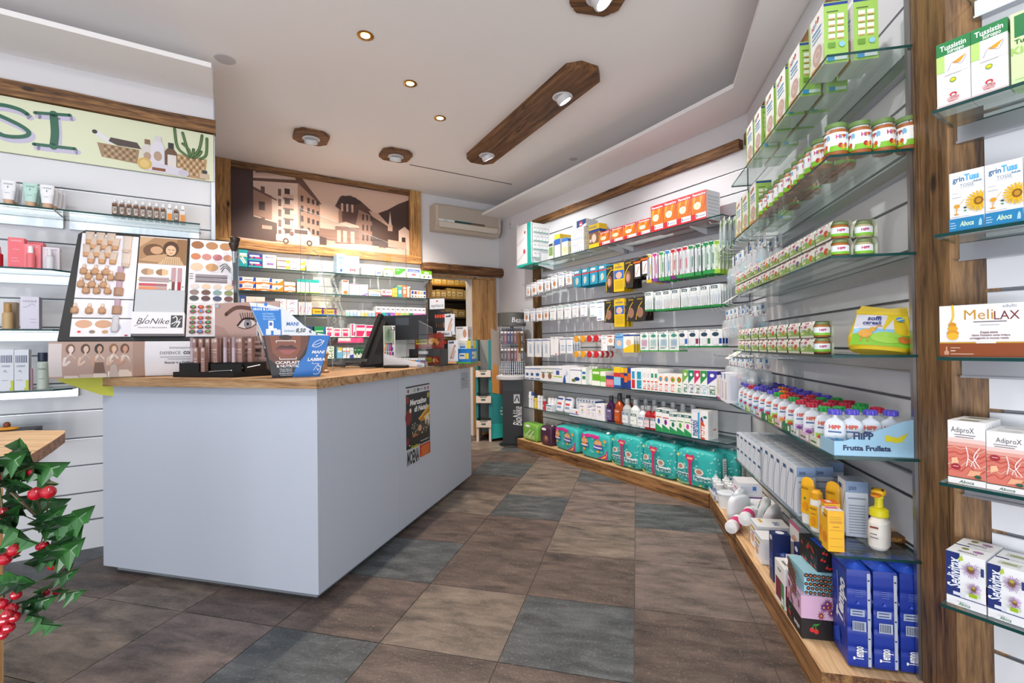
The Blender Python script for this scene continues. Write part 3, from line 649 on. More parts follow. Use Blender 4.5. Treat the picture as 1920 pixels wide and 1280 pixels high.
# ================================================================ hanging packs
def hook():
    b = MB(); b.tube([(0, .33, .0), (0, .03, .0), (0, .012, .012)], .0028, 'chrome', 5); return b.build('display_hook')
HOOK = hook()
def pack(name, w, h, col, art_, bl=None, hdr=None, thick=.008, card=None):
    b = MB(); t = thick
    b.box(-w/2, w/2, 0, .0015, -h, 0, col); b.box(-.008, .008, -.0004, 0, -.014, -.007, '#55585c')
    if art_: b.art(front(w, h, 0, -w/2, -h), art_)
    r = b.build(name)
    if bl:
        c = MB(); c.pill(bl[2]*w, t*2, bl[3]*h, bl[4] if len(bl) > 4 else 'blister', 4, 5, c=(-w/2+bl[0]*w, -.0005, -h+bl[1]*h)); c.build('blister', r)
    return r
def hang(proto, fr, x, z, label, cat, group, depth=6, y0=.09, dy=.034, rz=0):
    use(HOOK, fr, x, 0, z-.011, 'chrome hook of the ' + label.split(',')[0] + 's,' + label.split(',', 1)[1], 'hook', 'chrome hooks on the slatwall')
    for k in range(depth):
        use(proto, fr, x+random.uniform(-.003, .003), y0+dy*k, z, f'{label}, {nth(k)} from the front' if depth > 1 else label, cat, group, rz=rz+random.uniform(-4, 4))
def WB(w, h, c1='#2b6cb8', c2='#c98a5a', v=0):
    return pack('hanging_pack', w, h, '#eff1f4', [('r',0,.86,1,.9,c1),('r',.12,.62,.75,.66,'#9aa5b4'),('e',.5,.36,.24,.2,c2),('r',.1,.06,.6,.1,c1)][:4-v])
WBs = [WB(.095,.135,'#8d96a4','#d9b49c'), WB(.105,.145,'#b9c0ca','#c98a5a'), WB(.10,.14,'#4a79b8','#dfe3ea'), WB(.11,.15,'#3aa7a0','#e8ecf0'), WB(.1,.2,'#2550a0','#cfe0ee')]
AX = (.06, .175, .30, .44, .565, .69, .81)
for i, x in enumerate(AX): hang(WBs[(0,1,1,0,1,2,0)[i]], FW, x, (1.935,1.95,1.965,1.96,1.98,1.985,1.985)[i], f'white bandage pack, {nth(i)} column of the upper hook row', 'bandage pack', 'white packs on the upper hook row', 5)
cy = pack('plaster_pack', .112, .172, '#1c93b4', [('r',0,.66,1,.74,'#d03a44'),('r',.1,.8,.7,.92,'#e8f4f8'),('e',.45,.35,.26,.2,'#7cc4d8'),('p',[(.3,.1),(.55,.15),(.6,.5),(.4,.5)],'#e8c3a6')])
for i in range(4): hang(cy, FW, .955+.122*i, 1.985, f'cyan foot care pack with red stripe, {nth(i)} column from the left', 'foot care pack', 'cyan foot care packs', 7, dy=.03)
blk = pack('support_pack', .115, .25, '#2b2826', [('s',[(.1,.05),(.1,.5),(.6,.8),(.95,.8)],.03,'#e4c21c'),('e',.45,.4,.3,.22,'#8a5a42'),('e',.42,.38,.18,.14,'#c29a86'),('t','FUTURO',.5,.9,.05,'#e4c21c')], thick=.01)
yel = pack('support_pack', .125, .26, '#dcb81a', [('r',.05,.45,.95,.75,'#2a62b8'),('e',.5,.58,.3,.12,'#d9b49c'),('t','FUTURO',.5,.86,.06,'#1c3f8a'),('r',.12,.1,.88,.4,'#c9a616')])
blo = pack('support_pack', .11, .17, '#252220', [('r',0,.8,1,.9,'#e06a1c'),('r',.4,.1,.95,.75,'#eceef0'),('s',[(.55,.2),(.8,.6)],.05,'#d08a5c')])
hang(blk, FW, 1.42, 1.96, 'black wrist support pack with yellow line, left of the upper row', 'support pack', 'support packs', 3, dy=.05)
hang(yel, FW, 1.54, 1.965, 'yellow ankle support pack, middle of the upper row', 'support pack', 'support packs', 4, dy=.04)
hang(blk, FW, 1.66, 1.975, 'black wrist support pack with yellow line, right of the upper row', 'support pack', 'support packs', 3, dy=.05)
hang(blo, FW, 1.745, 1.965, 'black pack with orange band, left column beside the toothbrushes', 'support pack', 'dark insole packs', 4, dy=.04)
hang(blo, FW, 1.83, 1.98, 'black pack with orange band, right column beside the toothbrushes', 'support pack', 'dark insole packs', 4, dy=.04)
def brush(c1, c2, base='#f0f2f2', bot='#2c9a4a'):
    return pack('toothbrush_pack', .052, .245, base, [('r',0,0,1,.12,bot),('r',.1,.88,.9,.97,c1),('s',[(.5,.12),(.48,.5),(.5,.86)],.05,c2),('r',.62,.3,.9,.62,c1)], bl=(.5,.15,.7,.68))
BR = [brush('#e8c020','#3a5a9a',bot='#e8c020'), brush('#d6409a','#c0308a','#f3e6f0','#7a3aa0'), brush('#3aa655','#8fc24a'), brush('#2f8fd0','#7fb8e0'), brush('#d0302e','#e0702a',bot='#7a2a7a'), brush('#c02050','#9a2050'), brush('#d8303c','#c8ccd0','#e9eaec','#2f9c4c'), brush('#1f8f45','#9aa6b4'), brush('#1f8f45','#5a6a8a'), brush('#12904a','#2a7a4a','#dff0e4'), brush('#9ac83a','#b8d84a','#e4efcf','#9ac83a')]
cn = 'yellow,magenta,green,light blue,orange,crimson,red and silver,green and grey,green and navy,deep green,lime'.split(',')
BX = (1.893, 1.962, 2.03, 2.09, 2.15, 2.205, 2.262, 2.32, 2.385, 2.455, 2.55)
for i, x in enumerate(BX): hang(BR[i], FW, x, 1.99 if i < 10 else 1.985, f'{cn[i]} toothbrush in blister, {nth(i)} column of the toothbrush row', 'toothbrush', cn[i] + ' toothbrushes', 5, dy=.042)
hang(BR[9], FW, 2.50, 1.99, 'deep green toothbrush in blister, last column before the lime ones', 'toothbrush', 'last deep green toothbrushes', 5, dy=.042)
for i in range(9): hang(WBs[(1,4,1,1,3,3,3,2,4)[i]] if i not in (1, 8) else WBs[2], FW, .02+.128*i, 1.645, f'white plaster pack, {nth(i)} column of the middle hook row', 'plaster pack', 'white packs on the middle hook row', 5)
hang(WBs[3], FW, 1.185, 1.645, 'white plaster pack with teal strip, last column before the black supports', 'plaster pack', 'last teal plaster packs', 5)
hang(WBs[4], FW, 1.29, 1.65, 'tall white and blue plaster pack, beside the black wrist supports', 'plaster pack', 'tall white and blue packs', 4)
bl2 = pack('support_pack', .115, .21, '#2b2826', [('s',[(.1,.05),(.3,.5),(.7,.8)],.03,'#e4c21c'),('e',.5,.35,.3,.22,'#9a705c'),('t','FUTURO',.5,.9,.05,'#e4c21c')])
for i, x in enumerate((1.40, 1.68, 1.79)): hang(bl2, FW, x, 1.635, f'black finger support pack, {nth(i)} column of the middle hook row', 'support pack', 'black packs on the middle hook row', 3, dy=.05)
hang(yel, FW, 1.54, 1.64, 'yellow ankle support pack, column in the middle hook row', 'support pack', 'yellow packs on the middle hook row', 3, dy=.05)
def gum(c, w=.085, h=.165): return pack('interdental_brush_pack', w, h, '#eef3f2', [('r',0,0,1,.09,'#1f8f45'),('r',.08,.82,.7,.94,'#2a5a6a'),('t','GUM',.38,.88,.07,'#ffffff'),('r',.1,.35,.9,.7,'#dfe8ea')]+[('s',[(.2+.2*k,.14),(.2+.2*k,.5)],.02,c) for k in range(4)], bl=(.5,.1,.8,.5))
GC = ['#5ab0a0','#3f6fc0','#d84a5a','#e07a2a','#4aa84a','#7a5ac0','#3a4a5a','#2a4a9a']; gn = 'pale teal,blue,red,orange,green,purple,charcoal,navy'.split(',')
GX = (1.89, 2.0, 2.08, 2.17, 2.265, 2.35, 2.44, 2.53)
G = [gum(c) for c in GC]
for i, x in enumerate(GX): hang(G[i], FW, x, 1.66 if i else 1.665, f'{gn[i]} interdental brush pack, {nth(i)} column on the middle hook row', 'brush pack', gn[i] + ' interdental brush packs', 5)
# third row
tall = pack('plaster_pack', .14, .21, '#eef1f5', [('r',0,.88,1,.92,'#2550a0'),('r',.3,.2,.7,.7,'#cfdcea'),('r',.42,.25,.58,.65,'#b7c9dc')])
for i in range(3): hang(tall, FW, .09+.155*i, 1.295, f'large blue banded dressing pack, {nth(i)} column, lower hook row', 'dressing pack', 'large white dressing packs', 4)
tl2 = pack('plaster_pack', .14, .2, '#f3f3f5', [('r',.6,.03,.8,.08,'#d02a3a'),('r',.1,.88,.8,.9,'#c9cdd4')])
hang(tl2, FW, .55, 1.31, 'plain dressing pack with red mark, fourth column, lower hook row', 'dressing pack', 'plain white dressing packs', 3)
sm = pack('plaster_pack', .10, .17, '#eef1f5', [('r',0,.86,1,.9,'#2550a0'),('r',.2,.45,.8,.5,'#6f9ad0'),('r',.2,.15,.8,.4,'#c9d6e4')])
for i in range(2): hang(sm, FW, .70+.115*i, 1.30, f'small blue lined plaster pack, {nth(4+i)} column, lower hook row', 'plaster pack', 'small blue lined packs', 4)
def spool(c):
    b = MB(); b.lathe([(.032, .0), (.033, .012), (.028, .02, '#f0f0f0'), (.028, .05), (.033, .058, c), (.032, .066)], c, axis='y', seg=20)
    b.lathe([(.016, -.0006), (.022, -.0008)], '#6a3020', axis='y', seg=16); b.lathe([(.001, -.0007), (.015, -.0009)], '#2a1a14', axis='y', seg=14)
    return b.build('tape_spool')
SY, SR = spool('#e8a21c'), spool('#c8202c')
for rz_, zz in ((0, 1.292), (1, 1.137)):
    for i, x in enumerate((.96, 1.065, 1.155, 1.255)):
        use(HOOK, FW, x, .0, zz-.0, f'chrome display hook through the {nth(i)} tape spool column, {("upper","lower")[rz_]} row', 'hook', 'chrome hooks on the slatwall')
        for k in range(3): use(SY if i < 2 else SR, FW, x, .12+.068*k-.0, zz-.013, f'{"yellow" if i < 2 else "red"} rimmed tape spool, {nth(i)} column, {("upper","lower")[rz_]} hook, {nth(k)} from the front', 'tape spool', ('yellow' if i < 2 else 'red') + ' tape spools')
m1 = pack('plaster_pack', .085, .15, '#eceef2', [('e',.35,.5,.05,.03,'#c83a44'),('e',.6,.5,.05,.03,'#c83a44'),('r',.1,.75,.8,.8,'#b9c0c8')])
m2 = pack('plaster_pack', .095, .10, '#f3efec', [('e',.5,.45,.32,.22,'#d9a68a'),('r',.1,.8,.8,.9,'#c84a3a')])
m3 = pack('plaster_pack', .105, .14, '#86b8e0', [('r',0,.7,1,.8,'#3f7fc4'),('e',.5,.35,.3,.2,'#e8c8b0')])
m4 = pack('plaster_pack', .125, .175, '#f4f4ee', [('p',[(0,0),(1,0),(1,.45),(0,.2)],'#ecc828'),('r',0,.84,1,.92,'#2a4a9a'),('e',.5,.5,.25,.17,'#e3bfa2')])
hang(m1, FW, 1.33, 1.31, 'white patch pack with red dots, right of the tape spools', 'plaster pack', 'red dotted packs', 3)
hang(m2, FW, 1.42, 1.31, 'small cream pack with knee photo, right of the tape spools', 'plaster pack', 'cream knee packs', 3)
hang(m3, FW, 1.53, 1.32, 'light blue plaster pack, beside the yellow and white ones', 'plaster pack', 'light blue packs', 4)
hang(m4, FW, 1.65, 1.32, 'white and yellow foot plaster pack, beside the light blue ones', 'plaster pack', 'yellow foot packs', 4)
def floss(c, base='#eaf3f0', w=.10, h=.165): return pack('dental_care_pack', w, h, base, [('r',0,0,1,.07,'#4aa64a'),('e',.5,.8,.3,.08,'#4a9a8a'),('r',.2,.3,.8,.6,c),('r',.1,.15,.6,.2,'#8aa0b0')], bl=(.5,.2,.7,.5))
for i, (c, nme) in enumerate((('#c84aa0','pink'),('#7ac0b8','mint'),('#6aa8c8','sky blue'),('#5a9ac0','pale blue'))): hang(floss(c), FW, 1.83+.105*i, 1.32, f'{nme} dental floss pack, {nth(i)} column right of the foot plasters', 'dental pack', nme + ' floss packs', 4)
fl = {c: pack('dental_care_pack', .095, .135, '#f2f5f7', [('r',0,0,1,.08,'#1f8f45'),('e',.4,.72,.3,.12,'#2a4a5a'),('e',.42,.32,.3,.22,'#f8fafc'),('r',.72,.2,.95,.5,c)], bl=(.42,.1,.6,.45)) for c in ('#2c5fb8','#8a2a4a','#2a7a4a','#1f4aa0')}
for i, c in enumerate(fl): hang(fl[c], FW, 2.235+.10*i, 1.325, f'round floss dispenser pack with {("blue","maroon","green","navy")[i]} corner, on the lower hook row', 'dental pack', ('blue','maroon','green','navy')[i] + ' dispenser packs', 3)
# ================================================================ far wall, toothpaste shelf
Z5 = .8222
def row(fr, z, y, items, where, cat='box', name='product_box'):
    for i, it in enumerate(items):
        x0, x1, h, d, desc, base, F, R = (list(it) + [None]*8)[:8]
        cart(fr, x0, y, z, x1-x0-.002, d, h, f'{desc} {where}', base, F, R, name=name, cat=cat)
mini = [('r',0,.78,1,.84,'#2550a0'),('e',.5,.4,.3,.12,'#2f5c9a'),('r',.1,.05,.9,.12,'#2550a0')]
its = []
for i, (a, c) in enumerate(zip((.013,.11,.21,.33,.434), (.11,.21,.33,.434,.572))): its.append((a, c, .15+.004*i, .2, f'small white bandage carton, {nth(i)} from the left', '#f2f4f7', mini if i < 3 else [('r',0,.8,1,.84,'#4a7a3a'),('e',.5,.35,.25,.2,'#9a6a4a'),('r',.1,.55,.9,.6,'#4a7a3a')], mini))
its += [(.572,.717,.17,.2,'white dressing carton with navy pattern and lime stripe','#f2f4f7',[('r',0,.8,1,.84,'#2550a0'),('r',.3,.45,.7,.72,'#3a5aa0'),('r',0,.3,1,.37,'#b8d04a')],mini),
 (.717,.849,.18,.2,'white carton with blue body outline','#eef0f8',[('p',[(.1,0),(.5,0),(.4,.5),(.2,.3)],'#2b50a0'),('p',[(.4,.3),(.8,.5),(.6,.8)],'#c7d0ea')],mini),
 (.849,1.023,.165,.2,'white carton with navy plasters picture','#f2f4f7',[('r',0,.82,1,.86,'#2550a0'),('e',.65,.3,.25,.12,'#1f3f86'),('e',.35,.2,.2,.1,'#6a7a3a')],mini),
 (1.19,1.303,.16,.16,'bright green lotion carton','#6ab42c',[('r',.1,.7,.9,.85,'#eaf4d8'),('r',0,0,1,.3,'#f4f8ee')],[('r',0,0,1,1,'#8cc84a')]),
 (1.305,1.38,.14,.16,'white and green lotion carton','#eef4e6',[('r',0,.3,1,.7,'#7abc3a')],None),
 (1.383,1.488,.105,.1,'low pink and blue plaster carton','#e0606a',[('r',0,.7,1,1,'#24408a'),('r',.1,.2,.9,.6,'#e88a94')],None),
 (1.488,1.574,.19,.15,'blue cream carton with yellow top','#8cc8ea',[('r',0,.72,1,1,'#f0c81e'),('r',0,.52,1,.72,'#c8303a'),('r',0,.0,1,.12,'#2a4a9a')],[('r',0,.72,1,1,'#f0c81e')]),
 (1.575,1.617,.185,.15,'yellow and navy cream carton','#1f3a80',[('r',0,.75,1,1,'#f0c81e'),('r',0,.5,1,.7,'#d8502a')],None),
 (1.618,1.66,.185,.15,'orange and navy cream carton','#1f3a80',[('r',0,.75,1,1,'#e8a82e'),('r',0,.3,1,.6,'#e8702a')],None),
 (1.66,1.70,.185,.15,'navy cream carton with orange band','#27408e',[('r',0,.4,1,.75,'#d86a2a')],None)]
row(FW, Z5, .06, its, 'on the toothpaste shelf')
for i in range(3):
    b = MB(); b.lathe([(.022, 0), (.024, .01), (.024, .13), (.016, .145), (.016, .18, '#fafafa'), (.0, .182)], '#f2f5ee'); o = b.build('lotion_bottle'); put(o, FW, 1.075+.045*i, .14, Z5); tag(o, f'slim white bottle behind the green cartons, {nth(i)} from the left', 'bottle', 'slim white bottles')
cart(FW, 1.026, .07, Z5, .06, .1, .17, 'slender white carton with blue logo beside the green boxes', '#f3f6f4', F=[('r',.1,.3,.9,.5,'#3a8a5a'),('r',.1,.6,.9,.75,'#2f6fb8')])
tp = [(1.70,1.757,'red triangle and blue label','#f4f4f4','#d02a36','#2f9ad0'),(1.757,1.835,'vertical teal lettering','#e8f4f8','#2a9ab8','#2a9ab8'),(1.835,1.923,'orange red lettering','#f6f6f6','#e0502a','#dfe3e6'),(1.923,2.002,'orange red and teal lettering','#f6f6f6','#e0502a','#2a9a7a')]
for i, (a, c, nme, base, c1, c2) in enumerate(tp):
    for k in range(1 if i < 2 else 2):
        w = (c-a)/(1 if i < 2 else 2)
        cart(FW, a+w*k, .06, Z5, w-.002, .2, .185, f'upright white toothpaste carton with {nme}' + ('' if i < 2 else ', left one' if k == 0 else ', right one'), base, F=[('r',.15,.05,.85,.45,c1),('t','elmex',.5,.25,.6,'#ffffff',{'rot':90,'w':.3,'fit':1}) if i > 1 else ('r',.2,.5,.8,.85,c2),('r',.2,.6,.8,.8,c2)], R=[('r',.1,.1,.9,.9,'#eef0f2')])
ch = [(2.004,2.06,'#f4f4f4','#e0502a'),(2.06,2.121,'#f6f6f6','#d03a3a'),(2.121,2.187,'#f4f4f4','#e06a2a'),(2.187,2.246,'#f0f6ee','#3aa04a')]
for i, (a, c, base, c1) in enumerate(ch): cart(FW, a, .06, Z5, c-a-.002, .16, .15, f'white children toothpaste carton, {nth(i)} of four beside the orange lettered ones', base, F=[('e',.5,.72,.35,.16,'#e89a3a' if i != 3 else '#e0602a'),('e',.5,.7,.2,.1,'#4a9ad0' if i < 2 else '#58a83a'),('r',.25,.06,.75,.45,c1),('t','elmex' if i < 3 else 'GUM',.5,.25,.5,'#ffffff',{'rot':90,'w':.3,'fit':1})])
gg = [(2.248,2.303,'#f4f6f4','#7ab648','#2a7a5a','lime'),(2.303,2.358,'#eef4f2','#1f8a6a','#1f5a8a','teal'),(2.358,2.413,'#fbeef2','#d8306a','#2a6a4a','pink'),(2.413,2.471,'#eef6f0','#2a9a4a','#7ac4e8','green and sky'),(2.471,2.555,'#f2f2fa','#4a44b0','#2a7a5a','violet')]
for i, (a, c, base, c1, c2, nme) in enumerate(gg): cart(FW, a, .06, Z5, c-a-.002, .2, .19, f'white gum care toothpaste carton with {nme} swoosh, right end of the toothpaste shelf', base, F=[('p',[(0,.45),(1,.75),(1,1),(0,1)],c1),('e',.5,.82,.22,.07,'#ffffff'),('r',.2,.08,.8,.42,c2),('t','GUM',.5,.25,.5,'#ffffff',{'rot':90,'w':.28,'fit':1})], R=[('r',0,0,1,1,'#40389c' if i == 4 else '#e8ecee'),('r',.1,.1,.15,.9,'#8a86c8')])
# ================================================================ far wall, lower shelf
Z6 = .4922
def bottle(name, secs, capsecs, body, cap, lab=None, sup=2.4):
    r = empty(name); b = MB(); b.loft(secs, body, sup=sup)
    if lab: b.art(lab[0], lab[1], sub=5, e0=.0006)
    b.build('bottle_body', r); MB().loft(capsecs, cap, sup=2, seg=14).build('cap', r); return r
def spray(c, cap, h=.17, r=.022): return bottle('spray_can', [(0,r,r),(h*.75,r,r),(h*.8,r*.6,r*.6)], [(h*.8+.0003,r*.95,r*.95),(h,r*.8,r*.8)], c, cap, (cyl(r, h*.7, .01, 160), [('r',.1,.3,.9,.5,'#d8dde2'),('r',.1,.65,.9,.72,'#2a5ab0')]))
for i, (x, c, cp, h, nme) in enumerate(((.05,'#eef2f6','#f2f4f6',.18,'white'),(.10,'#e4e9f0','#2550a8',.175,'blue capped'),(.165,'#eac824','#3a3a3a',.15,'yellow'),(.225,'#eef0f4','#f4f4f4',.15,'slim white'),(.28,'#eef0f4','#d0d4da',.15,'grey capped'),(.335,'#c8303c','#b0b4ba',.12,'red'))):
    o = spray(c, cp, h); put(o, FW, x, .11, Z6); tag(o, f'{nme} spray can, {nth(i)} from the left on the lower plaster shelf', 'spray can')
tube_p = MB().loft([(0,.02,.018),(.01,.021,.019),(.1,.021,.018),(.135,.024,.003)], '#f1f3f7').art(front(.03,.06,-.0195,-.015,.03), [('r',0,.4,1,.6,'#3a7ac0')]).build('cream_tube')
for i in range(4): use(tube_p, FW, .385+.03*i, .14+.02*(i % 2), Z6, f'small white cream tube, {nth(i)} in the cluster beside the red spray', 'tube', 'small white cream tubes')
cart(FW, .41, .07, Z6, .10, .06, .07, 'low white and teal gauze box before the cream tubes', '#eef2f6', F=[('r',0,.75,1,.9,'#2a8aa8'),('r',.2,.2,.8,.5,'#b9c6d6')])
soft = MB().pill(.12, .05, .17, '#eff2f8', 5, 6).art(front(.1,.15,-.0252,-.05,.01), [('r',0,.82,1,.93,'#2550a8'),('r',.15,.45,.85,.6,'#d84a4a'),('r',.15,.2,.85,.35,'#8aa4c8')]).build('wipes_pack')
for i, x in enumerate((.60, .74)): use(soft, FW, x, .12, Z6+.002, f'leaning white pack with blue header, {nth(i)} of two on the plaster shelf', 'pack', 'leaning white packs', tilt=(-.2, 0))
for i in range(7): use(soft, FW, .80+.045*i, .25, Z6+.002, f'white pack with blue header in the back row, {nth(i)} from the left', 'pack', 'back row white packs', rz=70)
cart(FW, .82, .07, Z6, .145, .06, .06, 'flat white carton with navy stripe and red cross', '#eff2f8', F=[('r',0,.2,1,.35,'#2550a8'),('e',.8,.6,.1,.2,'#d84a4a')])
lav = lambda: [('r',.15,.78,.6,.84,'#8a7aa8'),('e',.45,.4,.2,.12,'#e4dcf0'),('e',.45,.55,.1,.08,'#c8b23a')]
for i, (a, c, h) in enumerate(((.97,1.10,.13),(1.10,1.165,.1),(1.165,1.22,.07),(1.222,1.352,.155))): cart(FW, a, .07, Z6, c-a-.004, .1, h, f'white carton with lilac print, {nth(i)} of four before the mouthwash', '#f3f1f6', F=lav(), R=lav())
def wash(c, h=.26, w=.045, cap='#2b2b30', lab='#4a5a7a', lc='#e8e8ee'):
    return bottle('mouthwash_bottle', [(0,w,.03),(.01,w*1.03,.032),(h*.62,w*1.03,.032),(h*.74,w*.5,.02),(h*.8,.016,.016)], [(h*.8,.02,.02),(h*.8+.012,.021,.021),(h,.019,.019)], c, cap, (front(w*1.5, h*.42, -.033, -w*.75, h*.08), [('r',0,0,1,1,lc),('r',.05,.72,.95,.95,lab),('t','GUM',.5,.83,.13,'#ffffff'),('r',.1,.3,.6,.36,'#9aa4b0')]))
B = [('dark purple mouthwash bottle with black striped cap','liquid_purple',.245,.048,'#2b2b30','#5a4a8a','#6a5a8a'),('amber mouthwash bottle with black striped cap','liquid_amber',.26,.046,'#2b2b30','#b8501a','#c8581c'),('clear mouthwash bottle with silver cap','liquid_clear',.235,.048,'#a8acb2','#2a6a8a','#e8eef2'),
 ('white mouthwash bottle with green foot and silver cap','#e6ebe8',.235,.047,'#a8acb2','#1f6a5a','#f2f6f4'),('small white mouthwash bottle with silver cap','#e2e8f0',.19,.036,'#a8acb2','#2a6a9a','#f2f4f8'),('red mouthwash bottle with silver cap, left one','liquid_red',.195,.036,'#a8acb2','#2a5a6a','#ecd8dc'),('red mouthwash bottle with silver cap, right one','liquid_red',.2,.038,'#a8acb2','#2a5a6a','#e8e4ee')]
for (nme, c, h, w, cap, lab, lc), x in zip(B, (1.408, 1.515, 1.615, 1.715, 1.80, 1.867, 1.935)):
    o = wash(c, h, w, cap, lab, lc); put(o, FW, x, .10, Z6); tag(o, nme + ' on the lower shelf', 'bottle')
WB2 = [wash('liquid_purple'), wash('liquid_amber', .25), wash('liquid_clear', .235, cap='#b4b8be')]
for i, x in enumerate((1.41, 1.52, 1.63, 1.73, 1.83, 1.93, 2.03, 2.13, 2.23)): use(WB2[0 if i == 0 else 1 if i == 1 else 2], FW, x, .21, Z6, f'mouthwash bottle in the back row of the lower shelf, {nth(i)} from the left', 'bottle', 'back row mouthwash bottles')
mw = [(1.972,2.04,.19,'#f4f6f6','#e07a2a','#2a5ab0','orange bordered'),(2.04,2.115,.185,'#f6f6f8','#d83a4a','#7a2a8a','red topped'),(2.115,2.187,.165,'#f2f6f4','#1f7a5a','#1f7a5a','dark green capped'),(2.187,2.257,.17,'#f2f6f0','#58a83a','#58a83a','leaf green'),(2.257,2.325,.17,'#f2f6f0','#6ab44a','#d84a9a','light green')]
for a, c, h, base, c1, c2, nme in mw: cart(FW, a, .06, Z6, c-a-.002, .1, h, f'{nme} white mouthwash carton on the lower shelf', base, F=[('r',0,.85,1,.97,'#2a6a6a'),('t','GUM',.35,.91,.07,'#ffffff'),('e',.5,.45,.2,.12,c2),('p',[(0,0),(1,0),(1,.15),(.3,.3),(0,.35)],'#2a9a5a'),('r',.1,.62,.9,.66,c1)], R=[('r',.1,.1,.9,.9,'#e8efec')])
cart(FW, 2.327, .06, Z6, .078, .10, .215, 'white and blue toothpaste twin carton beside the orange lettered one', '#f0f2f6', F=[('t','meridol',.3,.35,.3,'#1f4a9a',{'rot':90,'w':.55,'fit':1}),('r',.72,0,.92,1,'#3aa8d8'),('r',0,.92,1,1,'#dfe6f0')])
cart(FW, 2.407, .06, Z6, .066, .12, .215, 'white carton with orange red lettering at the right end of lower shelf', '#f4f4f4', F=[('p',[(0,0),(.55,0),(.55,.5),(0,.72)],'#e0502a'),('t','elmex',.3,.27,.35,'#ffffff',{'rot':90,'w':.42,'fit':1}),('p',[(0,.72),(.45,.55),(.2,.8)],'#2a4a9a'),('e',.6,.78,.25,.05,'#2a7a6a')], R=[('r',.2,.3,.8,.36,'#e08a8a'),('r',.15,.1,.5,.9,'#e6e8ea')])
# ================================================================ nappy and pad packs on the plinth
PZ = .115
def soft_pack(name, w, d, h, col, art_, rart=None, film=True, p=6):
    r = empty(name); b = MB(); b.pill(w, d, h, col, p, 10)
    def S(u, v, e=0):
        x, z = 2*u-1, 2*v-1; k = (abs(x)**p+1+abs(z)**p)**(-1/p); return (x*k*w/2, -k*d/2-e, (z*k+1)*h/2)
    def SR(u, v, e=0):
        y, z = 2*u-1, 2*v-1; k = (abs(y)**p+1+abs(z)**p)**(-1/p); return (k*w/2+e, y*k*d/2, (z*k+1)*h/2)
    b.art(Surf(S, w, h), art_, sub=10, e0=.0015, de=.0005)
    if rart: b.art(Surf(SR, d, h), rart, sub=8, e0=.0015, de=.0005)
    b.build('wrapped_bundle', r)
    if film:
        q = MB(); q.loft([(h*.93, w*.40, d*.36), (h*.99, w*.33, d*.2), (h*1.06, w*.36, d*.03), (h*1.09, w*.37, .002)], 'film', sup=3.5); q.build('film_gusset', r)
    return r
T1, T2, PK = '#35b8b4', '#8fdcd6', '#d02a8a'
def pampersB():
    A_ = [('e', random.random(), random.random(), .03, .025, T2) for _ in range(46)]
    A_ += [('r',.03,.27,.4,.37,'#e8f4f4'),('t','Pampers',.21,.33,.095,'#1a7a82',{'w':.36,'b':2}),('r',.52,.23,.97,.37,'#e8f4f4'),('t','Pampers',.75,.3,.105,'#1a7a82',{'w':.42,'b':2}),('e',.2,.53,.1,.085,'#e8e2e0'),('e',.19,.53,.06,.055,'#b98a76'),('e',.66,.47,.11,.09,'#e8e2e0'),('e',.66,.47,.07,.06,'#b98a76'),
       ('r',.40,.02,.47,.72,'#cf2a6a'),('p',[(.435,.62),(.56,.82),(.52,.92),(.435,.86),(.35,.92),(.31,.82)],'#d42a6c'),('e',.41,.79,.045,.035,'#f0b08a'),('e',.47,.79,.045,.035,'#f0b08a'),('r',.0,.03,.38,.1,'#8fd0a0'),('e',.1,.1,.05,.04,'#e4dc5a'),('e',.7,.1,.04,.035,'#e4dc5a'),('e',.85,.12,.05,.04,'#1f5a6a'),('e',.12,.86,.05,.04,'#d8dc7a')]
    return soft_pack('nappy_pack', .35, .17, .285, T1, A_, rart=[('e',random.random(),random.random(),.05,.03,T2) for _ in range(20)]+[('r',.45,.1,.75,.85,'#e6ecec')]+[('r',.48,.15+.06*i,.72,.17+.06*i,'#7a8a8c') for i in range(11)])
def pampersA():
    A_ = [('e', random.random(), random.random(), .045, .04, '#6fd0cc') for _ in range(16)]
    A_ += [('p',[(0,.72),(0,1),(.5,1),(.42,.86)],PK),('p',[(.55,0),(1,.0),(1,.5),(.9,.3),(.7,.1)],PK),('p',[(.74,.04),(.9,.12),(.98,.3),(.9,.3)],'#e8b83a'),('r',.46,.8,.68,.97,PK)]
    for u in (.18, .66): A_ += [('e',u,.62,.13,.16,'#e89a2a'),('e',u-.05,.66,.055,.075,'#e8b090'),('e',u+.05,.66,.055,.075,'#e8b090'),('p',[(u-.16,.42),(u+.16,.42),(u+.13,.58),(u-.13,.58)],'#5a4ab0'),('t','Pampers',u,.5,.07,'#ffffff',{'w':.28,'b':2}),('e',u,.34,.05,.05,'#e8a23a')]
    A_ += [('e',.9,.78,.06,.07,'#e0a060')]
    return soft_pack('nappy_pack', .40, .17, .25, T1, A_)
PA, PB = pampersA(), pampersB()
for i, (x, z) in enumerate(((.79, .245), (1.23, .25))): use(PA, FW, x, .12, PZ, f'teal and pink nappy pack with orange arch emblems, {("left","right")[i]} one on the plinth', 'nappy pack', rz=(-4, 3)[i])
for i, x in enumerate((1.64, 2.005, 2.36)): use(PB, FW, x, .125, PZ, f'turquoise newborn nappy pack with pink heart ribbon, {nth(i)} from the left', 'nappy pack', rz=(2, -1, 2)[i])
for i, x in enumerate((.88, 1.30, 1.72, 2.08, 2.43)): q_ = use(PA if i < 2 else PB, FW, x, .268, PZ, f'turquoise nappy pack in the rear row of the plinth, {nth(i)} from the left', 'nappy pack'); q_.scale = (.96, .72, 1)


